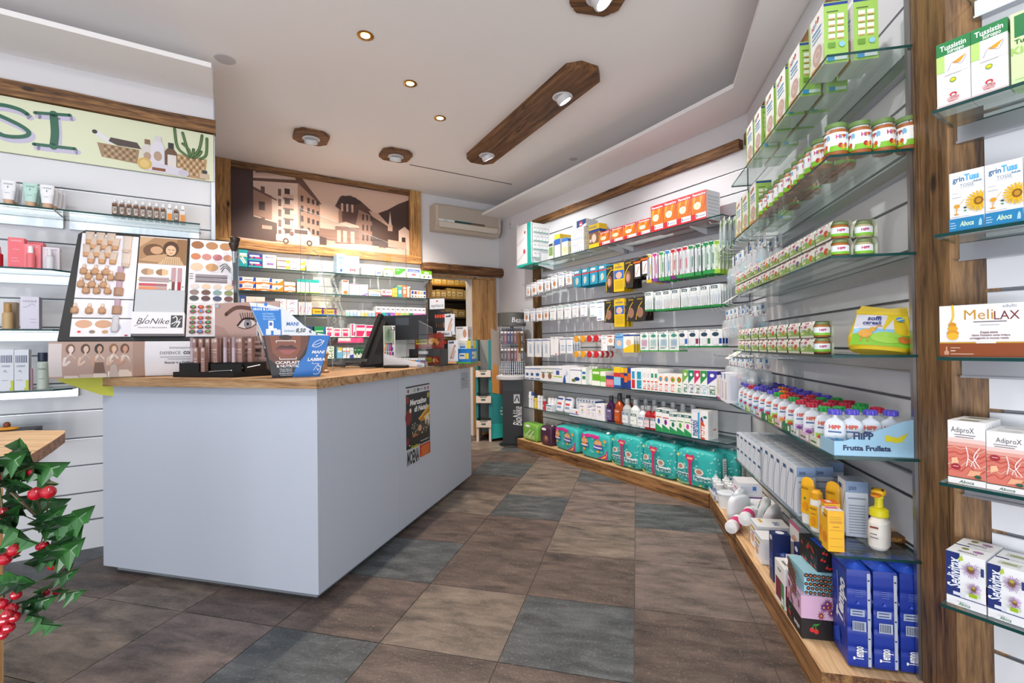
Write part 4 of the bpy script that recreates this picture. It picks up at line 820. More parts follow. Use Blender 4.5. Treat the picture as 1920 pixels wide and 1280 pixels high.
ten = soft_pack('sanitary_pad_pack', .30, .14, .20, '#7ab648', [('p',[(0,.75),(1,.7),(1,1),(0,1)],'#2a50b0'),('e',.4,.85,.17,.08,'#f0f2f8'),('r',.1,.1,.9,.35,'#a4cc70'),('s',[(.3,.3),(.6,.65)],.06,'#dfe8d0'),('s',[(.5,.2),(.8,.6)],.06,'#e8e8e4')])
put(ten, FW, .13, .10, PZ); tag(ten, 'green pad pack with blue top, leftmost on the plinth', 'pad pack')
ten = soft_pack('sanitary_pad_pack', .20, .14, .21, '#4a2440', [('p',[(0,.72),(1,.72),(1,1),(0,1)],'#2a50b0'),('e',.4,.85,.22,.08,'#f0f2f8'),('e',.6,.35,.25,.2,'#7a4a3e'),('e',.62,.4,.1,.1,'#b98a76')])
put(ten, FW, .44, .10, PZ); tag(ten, 'dark plum incontinence pants pack with blue top on the plinth', 'pad pack')
ten = soft_pack('sanitary_pad_pack', .20, .14, .22, '#5a2c4a', [('r',0,.75,1,1,'#3a50a0')])
put(ten, FW, .52, .26, PZ); tag(ten, 'dark plum pad pack standing behind in the second row', 'pad pack')
# ================================================================ near right wall
def zz(i): return SZ[i] + .0004
GRN = '#9cc45a'
def cereal():
    w, d, h = .132, .075, .215
    sideart = [('r',0,.94,1,.985,'#26408c'),('r',.12,.83,.6,.85,'#5a6a3a')]
    for r_ in range(4):
        for c_ in range(2): sideart += [('r',.18+.36*c_,.40+.105*r_,.46+.36*c_,.475+.105*r_,'#e6ecd8'),('r',.2+.36*c_,.385+.105*r_,.44+.36*c_,.41+.105*r_,'#c49a5a')]
    sideart += [('r',.15,.25,.45,.33,'#6a9a3a'),('e',.72,.29,.13,.045,'#8cc4d8'),('r',.08,.04,.92,.1,'#dfe8e8'),('r',.1,.03,.4,.11,'#3a9ad0')]
    return carton('cereal_carton', w, d, h, '#f7f8f2', F=[('r',0,0,.12,1,GRN),('t','H',.28,.84,.09,'#d0267a',{'b':2}),('t','i',.40,.85,.09,'#2a9ad0',{'b':2}),('t','P',.52,.86,.09,'#e07a1c',{'b':2}),('t','P',.66,.87,.09,'#b0203a',{'b':2}),('r',.25,.7,.85,.73,'#5a9ad0'),('r',.25,.63,.8,.66,'#8ab4dc'),('r',.25,.56,.85,.58,'#8ab4dc'),
        ('p',[(.1,0),(1,0),(1,.35),(.7,.47),(.4,.42),(.1,.25)],'#e9f0d0'),('e',.6,.27,.36,.2,'#f0f0ec'),('e',.6,.28,.31,.165,'#c9a99a'),('e',.6,.28,.2,.1,'#dcc4b8'),('e',.62,.29,.1,.05,'#c9a99a'),('p',[(.12,.02),(.9,.02),(.8,.1),(.2,.12)],'#dba04a')],
        R=sideart, side=GRN, T=[('r',.1,.2,.9,.8,'#eef4e0')])
CE = cereal()
for i, x in enumerate((1.79, 1.565, 1.40, 1.245, 1.05, .90)):
    for k in range(2): use(CE, NW, x-.02, .065+.092*k, zz(5), f'light green cereal carton on the top shelf, {nth(i)} from the post, {("front","rear")[k]} row', 'cereal carton', 'top shelf cereal cartons')
for i, x in enumerate((.92, .765, .62)): use(CE, NW, x, .065, zz(4), f'light green cereal carton beyond the jars on the fifth shelf, {nth(i)} from the jars', 'cereal carton', 'fifth shelf cereal cartons')
for i, x in enumerate((.92, .765)): use(CE, NW, x, .16, zz(4), f'light green cereal carton in the rear on the fifth shelf, {nth(i)} from the jars', 'cereal carton', 'fifth shelf rear cereal cartons')
def jar(h, r, lid, food, lab='#f2f4f2', tall=True):
    e = empty('baby_food_jar'); b = MB()
    b.lathe([(r*.86,0,food),(r*.97,h*.06),(r,h*.16),(r,h*.62),(r*.96,h*.72),(r*.86,h*.80,'bottle_clear'),(r*.84,h*.86)], food, seg=22)
    L = cyl(r+.0006, h*.56, h*.12, 300, -45)
    A_ = [('r',0,0,1,1,lab)]
    for s in range(3):
        u = .17+.33*s
        A_ += [('t','H',u-.09,.76,.2,'#c8247a',{'b':2}),('t','i',u-.055,.76,.2,'#2a9ad0',{'b':2}),('t','P',u-.02,.76,.2,'#e07a1c',{'b':2}),('t','P',u+.025,.76,.2,'#b0203a',{'b':2}),('e',u+.08,.75,.035,.17,'#7fb8d8'),('e',u+.085,.35,.028,.3,'#f4f4ee')]
    A_ += [('p',[(0,.0),(1,.0),(1,.36),(.8,.30),(.66,.42),(.5,.30),(.33,.42),(.17,.3),(0,.4)],'#7fc02c')]
    for s in range(3):
        u = .17+.33*s; A_ += [('e',u-.05,.28,.04,.13,'#b82a2e'),('e',u-.005,.2,.04,.13,'#e0b83a'),('e',u+.04,.3,.03,.12,'#c8582a')]
    # broad colour areas follow the curve
    b.art(L, [A_[0]], sub=24); b.art(L, [('r',0,0,1,.30,'#7fc02c')], sub=24, e0=.0006)
    b.art(L, A_[1:-10], e0=.0007, de=.00002); b.art(L, A_[-9:], e0=.0009, de=.00003)
    b.build('glass_body', e)
    MB().lathe([(r*.90,h*.85),(r*.94,h*.87),(r*.94,h*.985),(r*.86,h)], lid, seg=24).build('lid', e)
    return e
J1 = jar(.112, .034, '#6a8a4a', '#a8622e')
pos = [(1.925,.087),(1.925,.158),(1.925,.229),(1.925,.300)]
for i, (x, y) in enumerate(pos): use(J1, NW, x, y-.0, zz(4), f'green lidded baby food jar across the shelf end, {nth(i)} from the front edge', 'jar', 'jars across the end of the fifth shelf', rz=60+7*i)
for i, x in enumerate((1.80, 1.73, 1.66, 1.59, 1.50, 1.43, 1.36, 1.27, 1.20, 1.13)): use(J1, NW, x, .09, zz(4), f'green lidded baby food jar along the front edge, {nth(i)} behind the end row', 'jar', 'jars along the fifth shelf', rz=20+9*(i % 4))
for i, x in enumerate((1.80, 1.73, 1.66, 1.50, 1.43, 1.27)): use(J1, NW, x, .165, zz(4), f'baby food jar of the second file on the fifth shelf, {nth(i)} behind the end row', 'jar', 'second file jars of the fifth shelf', rz=40)
def twin(food, dot, h=.06, r=.0315):
    """two small jars held in a printed card sleeve"""
    e = empty('twin_jar_pack'); L = .132
    for x in (.033, .099):
        b = MB(); b.lathe([(r*.9,.002,food),(r,.01),(r,h*.66),(r*.84,h*.8)], food, c=(x, .034, 0), seg=16)
        S = cyl(r+.0005, h*.5, h*.14, 150, -10, (x, .034)); b.art(S, [('r',0,0,1,1,'#e9edf2')], sub=14); b.art(S, [('r',0,0,1,.3,'#7fc02c')], sub=14, e0=.0008); b.art(S, [('t','HiPP',.55,.65,.28,'#b8246a',{'b':2}),('r',.15,.42,.9,.5,'#8a9ac0')], e0=.001)
        b.build('jar', e)
        MB().lathe([(r*.87,h*.8),(r*.92,h*.82),(r*.92,h*.96),(r*.85,h*.985)], '#7a8a5a', c=(x,.034,0), seg=18).build('lid', e)
    b = MB(); z1 = h+.0005; t = .0012
    x0, x1 = .002, .13
    def U(v):   # sleeve outline around the jars in y,z
        pts = [(.034,.0),(.001,.0),(.0,.012),(.0,h*.7),(.008,z1),(.034,z1),(.06,z1),(.068,h*.7),(.068,.012),(.067,.0),(.034,.0)]; return pts
    P_ = U(0)
    for a, c in zip(P_, P_[1:]): b.add([(x0,a[0],a[1]),(x1,a[0],a[1]),(x1,c[0],c[1]),(x0,c[0],c[1])], [(0,3,2,1)], '#4a3424' if a[0] > .03 and a[1] < .001 else '#e9eed8')
    F_ = front(x1-x0, h*.7, -.0002, x0, .008)
    b.art(F_, [('r',0,0,1,1,'#eef1e6'),('p',[(0,0),(1,0),(1,.42),(.7,.34),(.4,.48),(0,.36)],'#8cb45a'),('r',.05,.1,.3,.3,'#d8dcae'),('t','HiPP',.42,.78,.24,'#d0267a',{'b':2}),('r',.06,.72,.16,.86,'#c8607a'),('e',.72,.4,.14,.26,dot),('e',.86,.3,.08,.16,'#a8c46a'),('r',.1,.48,.5,.54,'#7a9a6a')])
    b.art(Surf(lambda u,v,e=0:(x0+u*(x1-x0), .008*v*0+.0+.008*v-e*.3, h*.7+v*(z1-h*.7)+e), x1-x0, .02), [('r',0,0,1,1,'#f2f4ec'),('t','HiPP',.45,.5,.6,'#d0267a',{'b':2})])
    b.build('card_sleeve', e)
    return e
TW = [twin('#b06a2e','#d04a2a'), twin('#b0703a','#8a9a4a'), twin('#a06a50','#6a4a9a'), twin('#b8823a','#e0782a')]
XS3 = [1.806-.1345*i for i in range(10)]
for i, x in enumerate(XS3):
    for k in range(2): use(TW[(i*3+k*0) % 4 if i else 0], NW, x, .062, zz(3)+.0615*k, f'twin baby food jar pack on the fourth shelf, {nth(i)} from the post, {("lower","upper")[k]} layer', 'jar pack', 'twin jar packs on the fourth shelf')
PALE = twin('#b9b088', '#a8c46a')
for k in range(2): use(PALE, NW, 1.80, .137, zz(3)+.0615*k, f'pale puree twin jar pack behind the front file, {("lower","upper")[k]} one', 'jar pack', 'pale puree jar packs')
XS4 = [1.645-.143*i for i in range(8)]
for i, x in enumerate(XS4):
    for k in range(2): use(TW[(1, 0, 3, 0, 0, 1, 2, 1)[i]], NW, x, .062, zz(2)+.0615*k, f'twin baby food jar pack on the third shelf, {nth(i)} from the post, {("lower","upper")[k]} layer', 'jar pack', 'twin jar packs on the third shelf')
for i, (x, z) in enumerate(((.60, SZ[3]), (.66, SZ[2]))):
    b = MB(); b.add([(0,0,0),(.12,0,0),(.12,-.07,-.045),(0,-.07,-.045),(0,0,-.0008),(.12,0,-.0008),(.12,-.07,-.0458),(0,-.07,-.0458)], [(0,3,2,1),(4,5,6,7),(0,1,5,4),(1,2,6,5),(2,3,7,6),(3,0,4,7)], '#f1f3ee')
    b.art(Surf(lambda u,v,e=0:(u*.12,-.07+.07*v,-.045+.045*v+e), .12, .083), [('s',[(.1,.9),(.6,.8),(.9,.5)],.06,'#8ac04a'),('t','1,99',.6,.3,.25,'#2a3a3a')])
    o = put(b.build('price_card'), NW, x, .052, z-.003); tag(o, f'white price card hanging off the {("fourth","third")[i]} baby food shelf edge', 'price card')
# soft cereal bag, leaning
r = empty('cereal_bag'); b = MB()
b.loft([(0,.078,.04),(.012,.088,.048),(.045,.092,.05),(.08,.086,.04),(.115,.078,.02),(.14,.074,.005),(.155,.074,.002)], '#e4c520', seg=28, sup=2.6)
def SB(u, v, e=0):
    z = .012+v*.125; hw = .090-.014*v; x = (2*u-1)*hw*.94
    hd = .049 if v < .4 else .049-(v-.4)*.07; q = max(0, 1-abs(2*u-1)**2.6*.75)**(1/2.6)
    return (x, -hd*q-e-.001, z)
b.art(Surf(SB,.165,.125), [('r',.0,.48,.72,.98,'#e2e1ec'),('r',0,.34,.72,.5,'#8cc8e8'),('r',0,.0,1,.34,'#7fbe2c')], sub=12)
b.art(Surf(SB,.165,.125), [('p',[(.72,.98),(.62,.98),(.52,.5),(.62,.36),(1,.36),(1,.98)],'#ecd02a'),('e',.6,.24,.28,.16,'#9ccc3c'),('t','soffi',.36,.86,.15,'#2a3a8a',{'it':.1}),('t','cereali',.32,.70,.12,'#2a3a8a',{'it':.1}),('r',.15,.60,.45,.61,'#8a8aa0'),('e',.22,.34,.12,.13,'#e0a03a'),('e',.34,.46,.06,.08,'#e8ae4a'),('s',[(.38,.48),(.45,.6),(.5,.58)],.035,'#e0a03a'),('s',[(.17,.24),(.16,.12)],.04,'#c98a2a'),('s',[(.27,.24),(.28,.12)],.04,'#c98a2a'),('e',.88,.2,.1,.1,'#c8762a'),('e',.84,.85,.08,.08,'#4a9ad0'),('s',[(.78,.81),(.9,.88)],.03,'#e8e8a0')], e0=.0022)
b.build('bag_body', r)
b = MB(); b.prismY([(-.07,.15),(.075,.15),(.085,.172),(.02,.162),(-.06,.17)], -.003, .003, '#d8b81c'); b.build('top_seal', r)
use(r, NW, 1.86, .235, zz(2)+.0045, 'yellow, white and green cereal snack bag leaning at the end of a shelf', 'bag', rz=68, tilt=(-.28, .10))
# pouches in shelf trays
def pouch(cap, c1, c2, c3):
    e = empty('fruit_pouch'); b = MB(); h = .118
    b.loft([(0,.029,.019),(.01,.033,.021),(.055,.034,.016),(.09,.032,.010),(.105,.025,.008),(.113,.013,.007),(h,.009,.007)], '#dfe6ee', seg=20, sup=2.6)
    def S(u, v, e_=0):
        z = .006+v*.098; t = z/h
        hw = .033 if t < .75 else .033-(t-.75)*.05; hd = .0205-.0045*(t/.46) if t < .46 else .016-(t-.46)*.0165
        x = (2*u-1); q = max(0,1-abs(x)**2.6*.9)**(1/2.6); return (x*hw*.97, -hd*q-e_-.0006, z)
    F_ = Surf(S, .066, .1)
    b.art(F_, [('r',.0,0,1,.42,c1)], sub=8, e0=.0002)
    b.art(F_, [('t','HiPP',.5,.80,.13,'#d8502a',{'b':2}),('r',.2,.6,.8,.66,'#4a6a9a'),('p',[(.0,.4),(1,.45),(1,.56),(.5,.5),(0,.55)],c2),('e',.35,.25,.17,.12,c3),('e',.68,.18,.17,.12,'#e8c83a'),('e',.6,.36,.1,.08,c2)], e0=.0008)
    b.build('pouch_body', e)
    q = MB(); q.lathe([(.008,h-.002),(.008,h+.008),(.0155,h+.009,cap),(.0165,h+.012),(.0165,h+.024),(.012,h+.027),(.0,h+.0275)], '#f2f2f2', seg=16)
    for k in range(6):
        a = k*math.pi/3; q.lathe([(.007,h+.009),(.0075,h+.011),(.0075,h+.024),(.004,h+.027),(0,h+.027)], cap, c=(.0145*math.cos(a),.0145*math.sin(a),0), seg=8)
    q.build('screw_cap', e); return e
PC = {'violet': pouch('#5a50c8','#7ab8e0','#5aa0d0','#c83a4a'), 'red': pouch('#b8203c','#c9a8d0','#a888c0','#8a4a9a'), 'green': pouch('#1f9a44','#9ccc4a','#7ab83a','#d8583a'), 'navy': pouch('#34308c','#8ab0d8','#6a90c0','#a83a5a'), 'orange': pouch('#ec8a1c','#a86ab8','#7a4a9a','#e0a02a'), 'scarlet': pouch('#e0482a','#e8bcc8','#d0506a','#e09a3a')}
pat = [['violet']*4, ['green','green','green','red'], ['red','red','red','green'], ['red','red','red','red'], ['green','red','green','green'], ['scarlet','red','red','violet'], ['green','red','violet','violet'], ['violet','orange','violet','violet'], ['navy','violet','red','violet'], ['violet','navy','orange','violet'], ['red','violet','navy','violet'], ['violet','violet','violet','navy'], ['violet','violet','navy','violet']]
TX = [1.895-.1035*i for i in range(13)]
for i, x in enumerate(TX):
    for k in range(4):
        if i == 0 and False: continue
        c = pat[i][k]
        use(PC[c], NW, x-(.018 if i == 0 else 0), .087+.056*k, zz(1)+.0025, f'{c} capped fruit pouch, {nth(i)} file from the post, {nth(k)} from the shelf edge', 'fruit pouch', 'fruit pouches in shelf trays', rz=(66 if i == 0 else 56)+random.uniform(-7, 7), tilt=(random.uniform(-.05,.05), random.uniform(-.04,.04)))
tc = ['#a9cfe6','#dfe6d8','#d9c2d4','#cfd4dc','#1f7a52','#dcb8c0','#8fb84a','#1f7a4a','#d8c0d0','#a8cce4','#a8c46a','#a9cfe6','#a9cfe6']
for i, x in enumerate(TX):
    if i == 0: continue
    b = MB(); w = .05; c = tc[i]
    b.box(-w,w,0,.002,0,.034,c); b.box(-w,w,0,.225,0,.002,c)
    for s in (-w, w-.002):
        b.prismX([(.0,0),(.225,0),(.225,.075),(.06,.05),(0,.034)], s, s+.002, c)
    b.art(front(2*w,.034,0,-w), [('r',.1,.3,.6,.5,'#5a7a3a'),('r',.7,.2,.9,.8,'#eef2ea')])
    o = put(b.build('display_tray'), NW, x, .056, zz(1)); tag(o, f'low card tray under the fruit pouches, {nth(i)} from the post', 'display tray', 'card trays of fruit pouches')
b = MB(); c = '#9fcbe6'; w = .054
b.box(-w,w,0,.002,0,.05,c); b.box(-w,w,0,.235,0,.002,c); b.prismX([(0,0),(.235,0),(.235,.125),(.21,.12),(.10,.075),(.03,.05),(0,.05)], w-.002, w, c); b.prismX([(0,0),(.235,0),(.235,.09),(0,.05)], -w, -w+.002, c)
R_ = right(.235,.125,w)
b.art(R_, [('t','HiPP',.38,.55,.17,'#22305a',{'b':2}),('t','Frutta Frullata',.42,.23,.13,'#22305a',{'w':.6,'b':2}),('p',[(.66,.5),(.72,.56),(.80,.52),(.9,.62),(.93,.68),(.91,.56),(.86,.44),(.9,.4),(.84,.42),(.78,.38),(.72,.42),(.68,.42)],'#d8cf2a'),('e',.68,.5,.035,.09,'#d8cf2a')])
o = put(b.build('display_tray'), NW, 1.897, .054, zz(1)); tag(o, 'light blue card tray with dark lettering and yellow dragon figure, at the shelf end', 'display tray')
# ---- lowest shelf: milk cartons, oils and the duck soap
z0 = zz(0)
blu = lambda: [('r',0,.80,1,1,'#7f98bd'),('t','200',.3,.88,.06,'#22386a'),('r',.1,.68,.9,.71,'#8a94a4')]+[('r',.12,.06+.05*i,.86,.075+.05*i,'#8f98a6') for i in range(11)]
fr_ = lambda: [('s',[(.2,.1),(.45,.5),(.6,.9)],.02,'#8aa4c4'),('s',[(.5,.05),(.6,.45),(.9,.8)],.02,'#6f8cb4'),('r',.1,.82,.5,.9,'#33507f'),('r',0,0,1,.05,'#8fa4c0')]
BG = carton('medical_device_carton', .085, .07, .20, '#dfe6f0', F=fr_(), R=blu(), T=[('r',.1,.1,.9,.9,'#b8c4d6')], side='#cdd5e2')
SM = carton('medical_device_carton', .085, .09, .083, '#dbe4f0', F=[('s',[(.2,.1),(.5,.6),(.8,.9)],.03,'#8aa4c4'),('r',.1,.75,.6,.9,'#33507f')], R=[('r',.1,.2,.9,.8,'#aebbd0')], T=[('r',.08,.1,.92,.9,'#c9d2e0'),('r',.2,.3,.8,.36,'#8a94a8')])
for i in range(6):
    for k in range(2):
        for j in range(3): use(SM, NW, 1.02-.088*i, .06+.092*j, z0+.0836*k, f'small silvery blue carton, {nth(i)} from the tall ones, {nth(j)} row back, {("lower","upper")[k]} layer', 'carton', 'small silvery blue cartons')
for i in range(6):
    for j in range(3):
        if (i, j) == (0, 2): continue
        use(BG, NW, 1.50-.0865*i-(0 if j == 0 else .02), .06+.073*j, z0, f'tall silvery blue carton, {nth(i)} from the yellow tubes, {nth(j)} row back', 'carton', 'tall silvery blue cartons')
o = use(BG, NW, 1.70, .165, z0+.003, 'tall silvery blue carton standing apart with its text side turned outward', 'carton', rz=-6, tilt=(0, 0))
tb = empty('oil_tube'); b = MB(); b.loft([(0,.021,.016),(.04,.024,.016),(.04,.026,.018,'#f2b418'),(.15,.027,.008),(.172,.022,.003),(.18,.008,.001)], '#f0f0ea', seg=18)
b.art(front(.04,.1,-.019,-.02,.05), [('t','WELEDA',.5,.9,.09,'#5a4410',{'w':.8}),('e',.5,.5,.12,.05,'#4a8a3a'),('e',.5,.2,.3,.15,'#e89a12')]); b.build('tube_body', tb)
use(tb, NW, 1.66, .075, z0, 'yellow body milk tube with white foot, nearest the shelf edge', 'tube', rz=35); use(tb, NW, 1.71, .145, z0, 'yellow body milk tube with white foot, standing behind the oil bottle', 'tube', rz=40)
r = bottle('oil_bottle', [(0,.02,.016),(.008,.023,.018),(.10,.023,.018),(.12,.02,.016)], [(.12,.0205,.017),(.145,.02,.017),(.155,.012,.01)], '#f4f2ea', '#f0ac14', (front(.036,.09,-.0185,-.018,.012), [('r',0,.05,1,.95,'#f0b41c'),('t','WELEDA',.5,.82,.08,'#5a4410',{'w':.8}),('e',.5,.3,.3,.2,'#e89a12'),('r',.2,.6,.8,.63,'#8a6a1a')]), sup=2.8)
use(r, NW, 1.745, .075, z0, 'white and yellow calendula oil bottle between tube and carton', 'bottle', rz=30)
WD = lambda: [('r',.04,0,.96,.94,'#f2b81e')]+[('r',.1,.12+.2*i,.9,.13+.2*i,'#c8782a') for i in range(4)]+[('r',.3,.60+.0*i,.7,.62,'#b87a1a') for i in range(1)]+[('r',.12,.7+.05*i,.85,.71+.05*i,'#d09a2a') for i in range(4)]
cart(NW, 1.83, .050, z0, .048, .05, .145, 'yellow cream carton with orange top, left one', '#f2b41c', F=[('r',0,.8,.4,1,'#f4f0e4'),('t','WELEDA',.5,.85,.06,'#5a4410',{'w':.7}),('e',.5,.3,.35,.14,'#e88a12')], R=WD(), T=[('r',0,0,1,1,'#e8702a'),('r',.2,.3,.7,.6,'#f0e8d8')])
cart(NW, 1.885, .038, z0, .05, .05, .138, 'yellow cream carton with pink and white top, nearest the post', '#f2b41c', F=[('r',0,.8,.4,1,'#f4f0e4'),('t','WELEDA',.5,.85,.06,'#5a4410',{'w':.7}),('e',.5,.3,.35,.14,'#e88a12')], R=WD(), T=[('r',0,0,1,1,'#f4eee6'),('r',.1,.1,.5,.9,'#e46aa0')], name='cream_carton')
cart(NW, 1.715, .175+.075, z0, .10, .085, .022, 'flat brown soap box lying behind the yellow cartons', '#c9a878', R=[('r',0,0,1,1,'#6b4018'),('t','BONCOLAV',.45,.5,.5,'#c8a050',{'w':.7})], F=[('r',0,0,1,1,'#7a4a1c')], T=[('r',.5,0,1,1,'#7a5228')], side='#6b4018')
r = empty('duck_soap_dispenser'); b = MB()
b.loft([(0,.036,.024),(.01,.042,.029),(.05,.044,.03),(.09,.042,.028),(.105,.026,.02),(.11,.019,.019)], '#f0ebe2', seg=22, sup=2.8); b.art(right(.04,.06,.045,-.02,.03), [('r',.1,.75,.7,.85,'#8a3a2a'),('r',.1,.2,.7,.25,'#7a7a7a'),('r',.1,.4,.6,.45,'#7a7a7a')]); b.build('bottle_body', r)
q = MB(); q.lathe([(.026,.108),(.029,.112),(.028,.132),(.02,.138),(.013,.14),(.012,.168),(.0145,.170),(.0145,.182),(.0,.183)], '#e8dc1e', seg=18); q.build('pump_collar', r)
q = MB(); q.pill(.05,.042,.026,'#f0b81c',2.6,6,c=(0,0,.178)); q.pill(.05,.03,.012,'#e88414',2.4,5,c=(.03,0,.181))
for s in (-.014, .014): q.pill(.01,.009,.009,'#2a2018',2,4,c=(.012,s,.197))
q.build('duck_head', r)
use(r, NW, 1.865, .225, z0, 'white soap bottle with yellow duck head pump at the shelf end', 'soap dispenser', rz=-38)
# ---- plinth of the near wall
pz = PZ
r = empty('bottle_tray'); b = MB(); b.box(0,.26,0,.16,0,.005,'#eef0f4'); b.box(0,.26,0,.004,0,.035,'#eef0f6'); b.box(.256,.26,0,.16,0,.035,'#eef0f6'); b.art(front(.26,.035), [('r',.8,.1,.97,.9,'#2a6fc0'),('t','MAM',.885,.5,.4,'#ffffff'),('r',.1,.3,.7,.5,'#b8c4da')]); b.build('tray', r)
use(r, NW, -.075, .005, pz, 'white cardboard tray of baby bottles at the plinth corner', 'tray')
r = empty('baby_bottle'); b = MB(); b.lathe([(.026,0),(.028,.006),(.028,.07),(.024,.085)], 'bottle_clear', seg=18); b.art(cyl(.0283,.04,.02,200,-60), [('r',.1,.2,.9,.8,'#7a8ac0')], sub=8); b.build('bottle_body', r)
MB().lathe([(.026,.085),(.0275,.088),(.0275,.10),(.02,.104)], '#f2f4f6', seg=18).build('screw_ring', r); MB().lathe([(.018,.104),(.017,.112),(.008,.122),(.006,.134),(0,.136)], 'soother', seg=14).build('teat', r)
for i, (x, y) in enumerate(((-.03,.05),(.04,.045),(.115,.05),(.0,.115),(.075,.115),(.145,.12))): use(r, NW, x, y, pz+.0055, f'clear baby bottle in the corner tray, {("front","rear")[i//3]} row, {nth(i%3)} from the far side', 'baby bottle', 'baby bottles in the corner tray')
MM = lambda: [('r',.04,.6,.2,.9,'#2a7fd0'),('t','MAM',.12,.75,.2,'#ffffff'),('r',.3,.45,.75,.58,'#d07ab0'),('r',0,0,1,.14,'#8a5ab0'),('r',.1,.28,.6,.32,'#9aa4b8')]
for k in range(2): cart(NW, .27, .10, pz+.102*k, .16, .14, .10, f'white breast pump carton with violet foot, {("lower","upper")[k]} of two', '#f1f2f8', F=MM(), R=[('r',0,0,1,.14,'#8a5ab0'),('r',.1,.4,.8,.8,'#dfe2f0'),('r',.6,.55,.75,.8,'#2a7fd0')])
cart(NW, .44, .13, pz, .22, .16, .11, 'long white nursing carton lying behind the wipes', '#f0f2f8', F=[('r',.05,.2,.9,.8,'#dde4ee')], R=[('r',.1,.3,.8,.8,'#d8dcec')])
r = empty('cotton_tub'); MB().lathe([(.05,0),(.058,.09),(.06,.092)], '#eef0f2', seg=22).build('tub', r); MB().lathe([(.062,.092),(.062,.1),(.05,.106),(0,.107)], '#dfe6ec', seg=22).build('lid', r)
use(r, NW, .30, .055, pz, 'white round cotton bud tub before the violet foot cartons', 'tub')
def wipes(c1, c2, nme):
    w, d, h = .15, .06, .17
    e = empty(nme); b = MB(); b.pill(w,d,h,'#eef3f8',3.4,9)
    p = 3.4
    def S(u,v,e_=0):
        x, z = 2*u-1, 2*v-1; k = (abs(x)**p+1+abs(z)**p)**(-1/p); return (x*k*w/2, -k*d/2-e_, (z*k+1)*h/2)
    b.art(Surf(S,w,h), [('e',.5,.3,.35,.2,'#a8cfe8')], e0=.002); b.art(Surf(S,w,h), [('r',.15,.62,.85,.8,c1),('p',[(.02,.6),(.25,.75),(.2,.9),(.05,.85)],c2)], sub=6, e0=.003)
    b.build('wrapped_bundle', e); q = MB(); q.loft([(h*.92,.05,.012),(h*1.02,.06,.002),(h*1.05,.06,.001)], 'film', sup=3); q.build('film_gusset', e); return e
wp = wipes('#3aa8a0', '#e8c02a', 'wipes_pack')
for i, (x, y, rz, tl) in enumerate(((.43,.075,-30,-.25),(.56,.06,-60,-.15),(.60,.17,-20,-.3),(.72,.18,-35,-.3))): use(wp, NW, x, y, pz+.004, f'soft white and teal cotton pack, {nth(i)} from the corner tray', 'cotton pack', 'white and teal cotton packs', rz=rz, tilt=(tl, 0))
def pink():
    e = empty('cotton_disc_pack'); b = MB(); b.lathe([(.0,0),(.034,.004),(.036,.012),(.036,.15),(.034,.158),(0,.165)], '#eef0f2', axis='x', seg=18); b.lathe([(.0362,.05),(.0366,.055),(.0366,.11),(.0362,.115)], '#d82a78', axis='x', seg=18); b.build('wrapped_roll', e); return e
pk = pink()
for i, (x, y, z, rz) in enumerate(((.64,.05,.0365,-28),(.70,.10,.108,-24),(.80,.18,.0365,-18))): use(pk, NW, x, y, pz+z, f'white and magenta cotton disc roll, {nth(i)} from the front', 'cotton roll', 'white and magenta cotton rolls', rz=rz)
BB = lambda: [('r',.08,.7,.8,.8,'#c8a23a'),('e',.35,.35,.22,.18,'#d8ac94'),('r',.1,.55,.7,.6,'#6a7aa0'),('r',.0,.92,1,1,'#cfd8e8')]
cart(NW, .88, .055, pz, .13, .16, .135, 'white nursing pad carton with baby face beside the pink rolls', '#eef0f4', F=BB(), R=[('r',.1,.2,.9,.8,'#e0e4ee')], T=[('t','blu',.6,.7,.2,'#3a6ab0'),('r',.1,.2,.5,.3,'#e0b23a')])
cart(NW, 1.04, .035, pz, .12, .15, .125, 'white nursing pad carton with baby face before the navy cartons', '#eef0f4', F=BB(), R=[('r',.1,.2,.9,.8,'#e0e4ee')])
cart(NW, 1.05, .20, pz, .13, .1, .20, 'tall white carton with pink lid band behind the nursing pads', '#e8eaf0', F=[('e',.5,.5,.3,.2,'#e0b8a4'),('r',0,.9,1,1,'#c84a7a')], R=[('r',.1,.1,.9,.85,'#c9d0dc')])
NV = lambda: [('e',.5,.9,.3,.05,'#e8ecf4'),('r',.1,.2,.9,.6,'#2a4488'),('r',.2,.3,.8,.32,'#8a9ac8'),('r',.2,.4,.8,.42,'#8a9ac8')]
cart(NW, 1.29, .035, pz, .055, .075, .22, 'tall navy blue carton standing alone at the plinth edge', '#1f2f66', F=NV(), R=[('r',.1,.1,.9,.75,'#22367a')]+[('r',.15,.15+.05*i,.85,.165+.05*i,'#5a6aa8') for i in range(10)], T=[('e',.5,.5,.35,.25,'#e8ecf4')])
for i in range(2): cart(NW, 1.40+0*i, .105+.082*i, pz, .06, .08, .215, f'navy blue carton with white cap emblem on top, {("front","rear")[i]} of a pair', '#1f2f66', F=NV(), R=NV(), T=[('e',.5,.5,.4,.3,'#e8ecf4')])
r = bottle('cream_bottle', [(0,.028,.022),(.01,.032,.025),(.12,.032,.025),(.14,.02,.018)], [(.14,.021,.018),(.165,.02,.017),(.172,.01,.01)], '#f2f0ec', '#22408a', (cyl(.0326,.09,.02,170,-60,sy=.78), [('r',0,0,1,1,'#22408a'),('e',.5,.3,.2,.12,'#e8ecf4'),('e',.5,.3,.13,.08,'#22408a'),('r',.2,.7,.8,.74,'#e8ecf4')]))
use(r, NW, 1.435, .055, pz, 'white bottle with navy label and cap beside the tall navy carton', 'bottle')
